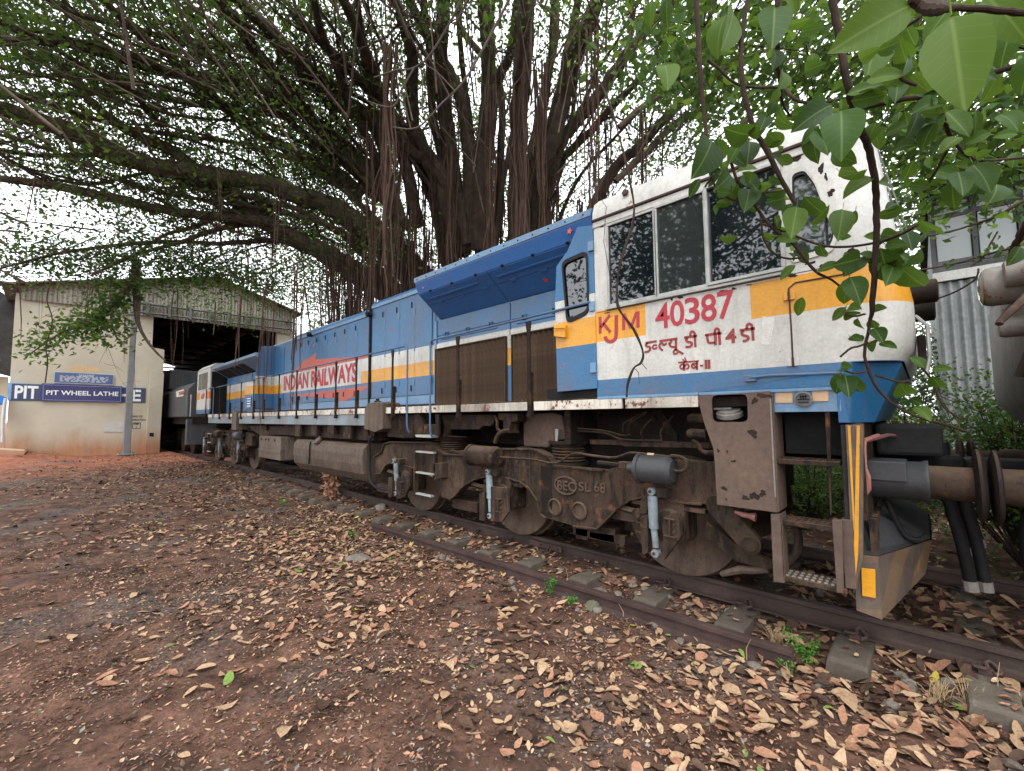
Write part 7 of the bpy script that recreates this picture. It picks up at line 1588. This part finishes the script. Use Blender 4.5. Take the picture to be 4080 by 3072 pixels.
for j in order[:200]:
    r0 = rnd.random(); mt = 'dry1' if r0 < .50 else 'dry2' if r0 < .75 else 'dry3' if r0 < .975 else 'dry4' if r0 < .99 else 'dry5'
    me = rnd.choice([a for a, b_ in LFM if b_ == mt]); o = bpy.data.objects.new('fallen_leaf', me); COL.objects.link(o)
    L = float(sz[j]); Rm_ = (Matrix.Rotation(rnd.uniform(0, 6.28), 4, 'Z') @ Matrix.Rotation(rnd.gauss(0, .22), 4, 'X') @ Matrix.Rotation(rnd.gauss(0, .18), 4, 'Y')) @ Matrix.Scale(L, 4)
    x, y = float(xs1[j]), float(ys1[j]); o.matrix_world = Matrix.Translation((x, y, float(gz(x, y))+.004-zmin_of(me, Rm_)*.8)) @ Rm_
    where = 'on the bare red earth' if density(x, y) < .3 else 'beside the scrap rail' if y > 2.9 else 'in the thick litter at lower right' if x > -.2 else 'in the litter left of the scrap rail'
    o['label'] = LABS[mt].split(' lying')[0].split(' among')[0]+(' half curled' if me.name.endswith(('1', '3')) else '')+' lying '+where; o['category'] = 'leaf'; o['group'] = {'dry1': 'tan', 'dry2': 'orange brown', 'dry3': 'dark', 'dry4': 'yellow', 'dry5': 'green'}[mt]+' fallen leaves '+where
litter('leaf_litter', xs1[order[200:]], ys1[order[200:]], sz[order[200:]], None)
xs2, ys2 = scatter(26000, -25.6, 2.6, -3, 4.3); k = in_view(xs2, ys2) & (np.hypot(xs2, ys2) > 5.0); litter('leaf_litter', xs2[k], ys2[k], rng.uniform(.05, .12, k.sum()), None)
xs3 = rng.uniform(-15, 5.5, 9000); ys3 = rng.uniform(3.9, 11, 9000); k = in_view(xs3, ys3); litter('leaf_litter', xs3[k], ys3[k], rng.uniform(.05, .11, k.sum()), None)
xs5 = rng.uniform(-1.0, 2.6, 1500); ys5 = rng.uniform(3.3, 6.4, 1500); litter('leaf_litter', xs5, ys5, rng.uniform(.07, .13, 1500), None, flat=.6, lift=.01)
xs4 = rng.uniform(-7, 2.6, 42000); ys4 = rng.uniform(-.6, 4.0, 42000); k = in_view(xs4, ys4) & (np.sin(xs4*2.3+ys4*1.7)+np.sin(ys4*3.1-xs4*.9)+rng.normal(size=42000)*.7 > -.3)
xs4, ys4 = xs4[k], ys4[k]
litter('leaf_crumbs', xs4, ys4, rng.uniform(.008, .030, len(xs4)), [.10, .27, .63, 0, 0], flat=.5)
M['frag_grey'] = drymat('grey_chip', (.10, .09, .08), (.17, .155, .14), (.26, .24, .22)); M['frag_red'] = drymat('red_earth_crumb', (.08, .04, .03), (.14, .07, .05), (.20, .11, .08))
nf = 125000; fx = rng.uniform(-10, 2.6, nf); fy = rng.uniform(-.8, 4.1, nf); gq = np.sin(fx*2.7+fy*1.9)+np.sin(fy*4.1-fx*1.7)+np.sin(fx*6.3+fy*5.1)*.6
k = in_view(fx, fy) & (gq+rng.normal(size=nf)*.8 > -.1) & (rng.random(nf) < np.clip(4.2/np.hypot(fx, fy), .12, 1)); fx, fy = fx[k], fy[k]; nf = len(fx); L = rng.uniform(.006, .026, nf)*(.8+.35*(rng.random(nf) < .1)); a = rng.uniform(0, 6.28, nf); w = L*rng.uniform(.15, .6, nf)
ux, uy = np.cos(a)*L, np.sin(a)*L; vx, vy = -np.sin(a)*w, np.cos(a)*w; zf = gz(fx, fy)+.003; tz = rng.normal(size=(nf, 2))*.30
P = np.stack([np.stack([fx-ux, fy-uy, zf-tz[:, 0]*L], 1), np.stack([fx+vx*.9, fy+vy*.9, zf+tz[:, 1]*w+.004], 1), np.stack([fx+ux, fy+uy, zf+tz[:, 0]*L], 1), np.stack([fx-vx, fy-vy, zf-tz[:, 1]*w+.002], 1)], 1); P[:, :, 2] = np.maximum(P[:, :, 2], (zf-.002)[:, None])
i = np.arange(nf)*4; npmesh('litter_fragments', P.reshape(-1, 3), np.stack([np.stack([i, i+1, i+2], 1), np.stack([i, i+2, i+3], 1)], 1).reshape(-1, 3), DM[:3]+['frag_grey', 'frag_red'], None, 'stuff', np.repeat(rng.choice(5, nf, p=[.06, .13, .43, .08, .30]), 2))
# leaves and dirt caught on the roofs and walkway
for x, y, z in [(-5.1+rnd.random()*2.6, 3.75+rnd.random()*.3, 3.655) for _ in range(22)]+[(-2.4-rnd.random()*9, 3.74+rnd.random()*.35, 1.692) for _ in range(34)]:
    me, mt = LFM[rnd.randrange(12)]; o = bpy.data.objects.new('fallen_leaf', me); COL.objects.link(o); L = rnd.uniform(.04, .08)
    o.matrix_world = Matrix.Translation((x, y, z+.006)) @ Matrix.Rotation(rnd.uniform(0, 6), 4, 'Z') @ Matrix.Rotation(rnd.gauss(0, .3), 4, 'X') @ Matrix.Scale(L, 4)
    o['category'] = 'leaf'; up_ = z > 3; o['label'] = 'dry leaf caught on the top of the blue radiator wing' if up_ else 'dry leaf lying on the locomotive walkway'; o['group'] = 'dry leaves on the radiator wing' if up_ else 'dry leaves on the walkway'
for k in range(46):
    sx = rnd.choice([x for x in xs_sl if -6 < x < 2.6]); x = sx+rnd.uniform(-.09, .09); y = rnd.uniform(3.76, 4.14)
    me, mt = LFM[rnd.randrange(15)]; o = bpy.data.objects.new('fallen_leaf', me); COL.objects.link(o); L = rnd.uniform(.05, .09)
    o.matrix_world = Matrix.Translation((x, y, -.150)) @ Matrix.Rotation(rnd.uniform(0, 6), 4, 'Z') @ Matrix.Rotation(rnd.gauss(0, .2), 4, 'X') @ Matrix.Scale(L, 4)
    o['category'] = 'leaf'; o['label'] = 'dry leaf lying on the end of a concrete sleeper'; o['group'] = 'dry leaves on the sleeper ends'
# stones
M['stone'] = grimy('grey_stone', (.10, .085, .072), (.19, .165, .14), (.28, .25, .21), sc=7, bump=1)
M['stone_moss'] = grimy('mossy_stone', (.07, .085, .035), (.14, .135, .09), (.24, .22, .18), sc=5, bump=1)
def rock(seed, mt):
    r_ = random.Random(seed); bm = bmesh.new(); bmesh.ops.create_icosphere(bm, subdivisions=2, radius=1)
    nv = [(Vector((r_.gauss(0, 1), r_.gauss(0, 1), r_.gauss(0, 1))).normalized(), r_.uniform(.55, .85)) for _ in range(8)]
    for v in bm.verts:
        for n_, d in nv:
            t = v.co.dot(n_)
            if t > d: v.co -= n_*(t-d)
        v.co *= 1+r_.uniform(-.03, .03)
        v.co.z *= .62
    me = bpy.data.meshes.new('stone'); bm.to_mesh(me); bm.free(); me.materials.append(M[mt]); return me
RK = [rock(k, 'stone') for k in range(6)]; RM = rock(77, 'stone_moss')
def put_rock(x, y, s, me, label, group=None, z=None, rz=None, sc=(1, 1, 1)):
    o = bpy.data.objects.new('stone', me); COL.objects.link(o); o.location = (x, y, (float(gz(x, y)) if z is None else z)+s*.12); o.scale = (s*sc[0], s*sc[1], s*sc[2]); o.rotation_euler = (rnd.gauss(0, .2), rnd.gauss(0, .2), rnd.uniform(0, 6) if rz is None else rz)
    return tag(o, label, 'stone', group)
q = [(-5.211,2.686)][0]; put_rock(*q, .16, RK[0], 'flat pale grey stone slab lying among the leaves', rz=.4, sc=(1.2, .8, .5))
q = [(-2.324,3.52)][0]; put_rock(*q, .085, RM, 'mossy green grey stone leaning on the scrap rail')
q = [(-0.943,3.44)][0]; put_rock(*q, .055, RK[2], 'small pinkish brown stone beside the scrap rail end')
q = [(-7.208,4.134)][0]; put_rock(*q, .13, RK[3], 'dark stone block half buried beside the rail')
for k in range(150):
    x = rnd.uniform(-4.5, 2.4); y = rnd.choice([rnd.uniform(3.35, 4.1), rnd.uniform(4.4, 5.8)]) if k % 2 else rnd.uniform(3.3, 4.05)
    wh = 'between the two rails' if y > 4.25 else 'at the cab end of the track by the rail' if x > -1 else 'between the near rail and the scrap rail'; sz_ = rnd.uniform(.022, .06)
    put_rock(x, y, sz_, RK[k % 6], ('small' if sz_ < .04 else 'larger')+' grey brown ballast stone '+wh, ('small' if sz_ < .04 else 'larger')+' ballast stones '+wh)
pb_ = []; N = 9000
xp = rng.uniform(-14, 2.4, N*2); yp = rng.uniform(.3, 4.0, N*2); kk = in_view(xp, yp) & (np.sin(xp*.9+1)+np.sin(yp*1.6+xp*.4)+rng.normal(size=N*2)*.45 > .35); xp, yp = xp[kk], yp[kk]; n = len(xp)
octv = np.array([[1,0,0],[-1,0,0],[0,1,0],[0,-1,0],[0,0,1],[0,0,-1]])*1.0; octf = np.array([[0,2,4],[2,1,4],[1,3,4],[3,0,4],[2,0,5],[1,2,5],[3,1,5],[0,3,5]])
s_ = rng.uniform(.006, .017, n); V_ = octv[None]*(s_[:, None, None]*rng.uniform(.6, 1.3, (n, 6, 1))); an = rng.uniform(0, 6, n); V_ = np.stack([V_[..., 0]*np.cos(an)[:, None]-V_[..., 1]*np.sin(an)[:, None], V_[..., 0]*np.sin(an)[:, None]+V_[..., 1]*np.cos(an)[:, None], V_[..., 2]*.7], -1)
V_ += np.stack([xp, yp, gz(xp, yp)+.002], -1)[:, None]; F_ = (octf[None]+np.arange(n)[:, None, None]*6).reshape(-1, 3)
npmesh('gravel', V_.reshape(-1, 3), F_, 'stone', None, 'stuff')
# weeds
M['weed'] = leafmat('weed_leaf', (.05, .16, .02), (.08, .26, .03), (.14, .36, .05), .45)
M['straw'] = grimy('dry_straw', (.25, .17, .09), (.40, .29, .16), (.50, .38, .22), sc=12, rough=.8)
def weed(x, y, h, n, spread, label, seed, mt='weed', ls=.022):
    r_ = np.random.default_rng(seed); z = float(gz(x, y)); w = thing('weed', label, 'weed', (x, y, z)); st = []; pos = []
    for k in range(n):
        d = r_.normal(size=3)*[spread, spread, 0]+[0, 0, h*r_.uniform(.6, 1)]; p = np.array([x, y, z]); pts = [p, p+d*.5+[0, 0, h*.1], p+d]; st.append((pts, [.0022, .0016, .0008]))
        for t in np.linspace(.35, 1, 7): pos += [p+d*t+r_.normal(size=3)*.012]*4
    tubes_np('stems', st, 'leaf_bush', w, kind=None, n=4); pos = np.array(pos)+r_.normal(size=(len(pos), 3))*.014
    leafcloud('leaflets', pos, r_.uniform(ls*.7, ls*1.3, len(pos)), mt, w, aspect=.6); return w
for (px, lab, h, n, sp, sd) in [([(-2.767,3.452)][0], 'bright green weed growing beside the scrap rail', .20, 5, .035, 1), ([(-0.695,3.757)][0], 'feathery green weed at the near end of the scrap rail', .20, 9, .07, 2), ([(-0.804,3.573)][0], 'tiny blue green weed next to the small brown stone', .08, 4, .03, 3),
                        ([(-9.584,3.282)][0], 'small green weed near the rail far down the yard', .18, 5, .10, 4), ([(-6.315,3.168)][0], 'tiny green seedling between the leaves left of the scrap rail', .08, 3, .03, 5), ([(-2.519,3.444)][0], 'low green seedling right of the mossy stone', .07, 3, .02, 6)]:
    weed(px[0], px[1], h, n, sp, lab, sd)
def tuft(x, y, h, n, sp, label, name='dry_grass', cat='dry grass'):
    z = float(gz(x, y)); t = thing(name, label, cat, (x, y, z)); L = []
    for k in range(n):
        a = rnd.uniform(0, 6.28); r_ = rnd.uniform(.2, 1)*sp; p = np.array([x+rnd.gauss(0, sp*.25), y+rnd.gauss(0, sp*.25), z]); d = np.array([math.cos(a)*r_, math.sin(a)*r_, h*rnd.uniform(.5, 1)])
        L.append(([p, p+d*.55+np.array([0, 0, h*.12]), p+d], [.0022, .0018, .0006]))
    tubes_np('blades', L, 'straw', t, n=3); return t
for px, h, n, sp, lab in [([(-0.914,3.874)][0], .16, 40, .09, 'tuft of dry straw grass between sleeper and scrap rail'), ([(-0.025,3.831)][0], .14, 50, .09, 'bundle of dry straw grass at the lower right'), ([(-6.031,3.065)][0], .22, 8, .12, 'sparse dry stalks left of the scrap rail'), ([(0.107,3.899)][0], .14, 26, .08, 'short dry straw clump at the right edge near the rail')]:
    tuft(px[0], px[1], h, n, sp, lab)
dp_ = [(-9.078,4.042)][0]; z = float(gz(*dp_)); dpl = thing('dead_plant', 'withered brown bunch of hanging leaves standing beside the rail', 'dead plant', (dp_[0], dp_[1], z))
MB().tube([(dp_[0], dp_[1], z-.05), (dp_[0]-.02, dp_[1], z+.35), (dp_[0]+.03, dp_[1], z+.62)], [.012, .01, .004], 6).build('stem', 'straw', dpl)
pos = np.array([[dp_[0], dp_[1], z]])+np.stack([rng.normal(size=420)*.07, rng.normal(size=420)*.07, rng.uniform(.03, .60, 420)], -1); leafcloud('withered_leaves', pos, rng.uniform(.06, .13, 420), 'dry2', dpl, up_bias=0)
for k, (px, h) in enumerate(zip([(-5.365,3.333),(-2.781,3.75),(-2.01,3.527),(-1.02,3.519),(-0.748,3.443),(0.241,4.045),(-2.801,4.799)], (.14, .2, .12, .16, .12, .2, .12))):
    z = float(gz(*px)); o = MB().tube([(px[0], px[1], z), (px[0]+rnd.gauss(0, .01), px[1], z+h*.5), (px[0]+rnd.gauss(0, .025), px[1]-.01, z+h)], [.003, .0025, .0012], 5).build('dry_stalk', 'straw', loc=(px[0], px[1], z)); tag(o, 'thin dry stalk standing up out of the leaf litter', 'stalk', 'dry stalks standing in the litter')
tws = []
for k in range(40):
    x, y = rnd.uniform(-5, 2), rnd.uniform(.8, 3.8); z = float(gz(x, y)); a = rnd.uniform(0, 3.1); L = rnd.uniform(.08, .3)
    tws.append(([np.array([x, y, z+.012]), np.array([x+math.cos(a)*L*.5, y+math.sin(a)*L*.5, z+.022]), np.array([x+math.cos(a+.3)*L, y+math.sin(a+.3)*L, z+.01])], [.003, .003, .0015]))
for p_, r_ in tws:
    o = MB().tube(p_, r_, 5).build('fallen_twig', 'twig', loc=tuple(p_[0])); w_ = 'near the scrap rail' if p_[0][1] > 2.6 else 'on the near leaf litter' if p_[0][0] > -1.5 else 'on the litter further down the yard'; l_ = 'long' if np.linalg.norm(p_[-1]-p_[0]) > .19 else 'short'; tag(o, l_+' thin dark fallen twig '+w_, 'twig', l_+' fallen twigs '+w_)
# shrubs and green ground cover beyond the track
def shrub(x, y, w, d, h, n, label, sd, ls=(.04, .075)):
    r_ = np.random.default_rng(sd); z = float(gz(x, y)); s = thing('shrub', label, 'shrub', (x, y, z)); L = []; tips = []
    for k in range(n):
        e = np.array([r_.normal()*w, r_.normal()*d, h*r_.uniform(.25, 1.1)]); p = np.array([x, y, z]); m_ = p+e*.55+[0, 0, h*.18]; L.append(([p, m_, p+e], [.012, .007, .002])); tips += [p+e, m_, (m_+p+e)/2]
        for _ in range(3): q = p+e+r_.normal(size=3)*.22; L.append(([m_, q], [.004, .001])); tips.append(q)
    tubes_np('stems', L, 'twig', s, n=4); tips = np.array(tips); pos = np.repeat(tips, 16, 0)+r_.normal(size=(len(tips)*16, 3))*.14; pos = pos[pos[:, 2] > z]
    leafcloud('foliage', pos, r_.uniform(*ls, len(pos)), ['leaf_bush', 'leaf_new', 'leaf'], s, mats=r_.choice(3, len(pos), p=[.62, .10, .28]), up_bias=.8)
shrub(.75, 7.6, .5, .45, 2.0, 90, 'dense green shrub between the blue nose and the corrugated wall', 11)
shrub(2.0, 8.0, .8, .5, 2.2, 150, 'green shrub in front of the corrugated wall at right', 12)
shrub(3.8, 8.2, .9, .6, 2.0, 120, 'tall green shrub below the old locomotive end', 13)
shrub(-1.4, 8.6, .9, .7, 1.1, 60, 'low green shrub seen below the cab steps', 14)
shrub(-6.5, 9.5, 1.6, .8, 1.3, 80, 'green shrub behind the bogie beyond the track', 15)
shrub(-.2, 14, 2.2, 1.5, 3.2, 120, 'tall shrub at the corner behind the pale building', 16, (.08, .13))
nh = 34000; hx = rng.uniform(-19, -.3, nh); hy = rng.uniform(9.2, 13, nh); hz_ = rng.uniform(0, 2.9, nh)*(.55+.3*np.sin(hx*1.3)+.15*np.sin(hx*3.1+hy)); leafcloud('undergrowth_light_screen', np.stack([hx, hy, gz(hx, hy)+hz_], -1), rng.uniform(.09, .17, nh), ['leaf_bush', 'leaf'], None, mats=(rng.random(nh) < .6).astype(int), up_bias=.8)  # leaf mass added to keep far-side sky light from under the locomotive
gx_ = rng.uniform(-14, 6, 9000); gy_ = rng.uniform(6.9, 11.5, 9000); kk = np.sin(gx_*1.7)+np.sin(gy_*2.3+gx_)+rng.normal(size=9000)*.6 > .3
pos = np.stack([gx_[kk], gy_[kk], gz(gx_[kk], gy_[kk])+rng.uniform(.01, .14, kk.sum())], -1); leafcloud('ground_cover', pos, rng.uniform(.03, .07, len(pos)), ['leaf_bush', 'weed'], None, mats=(rng.random(len(pos)) < .3).astype(int), up_bias=1.5)
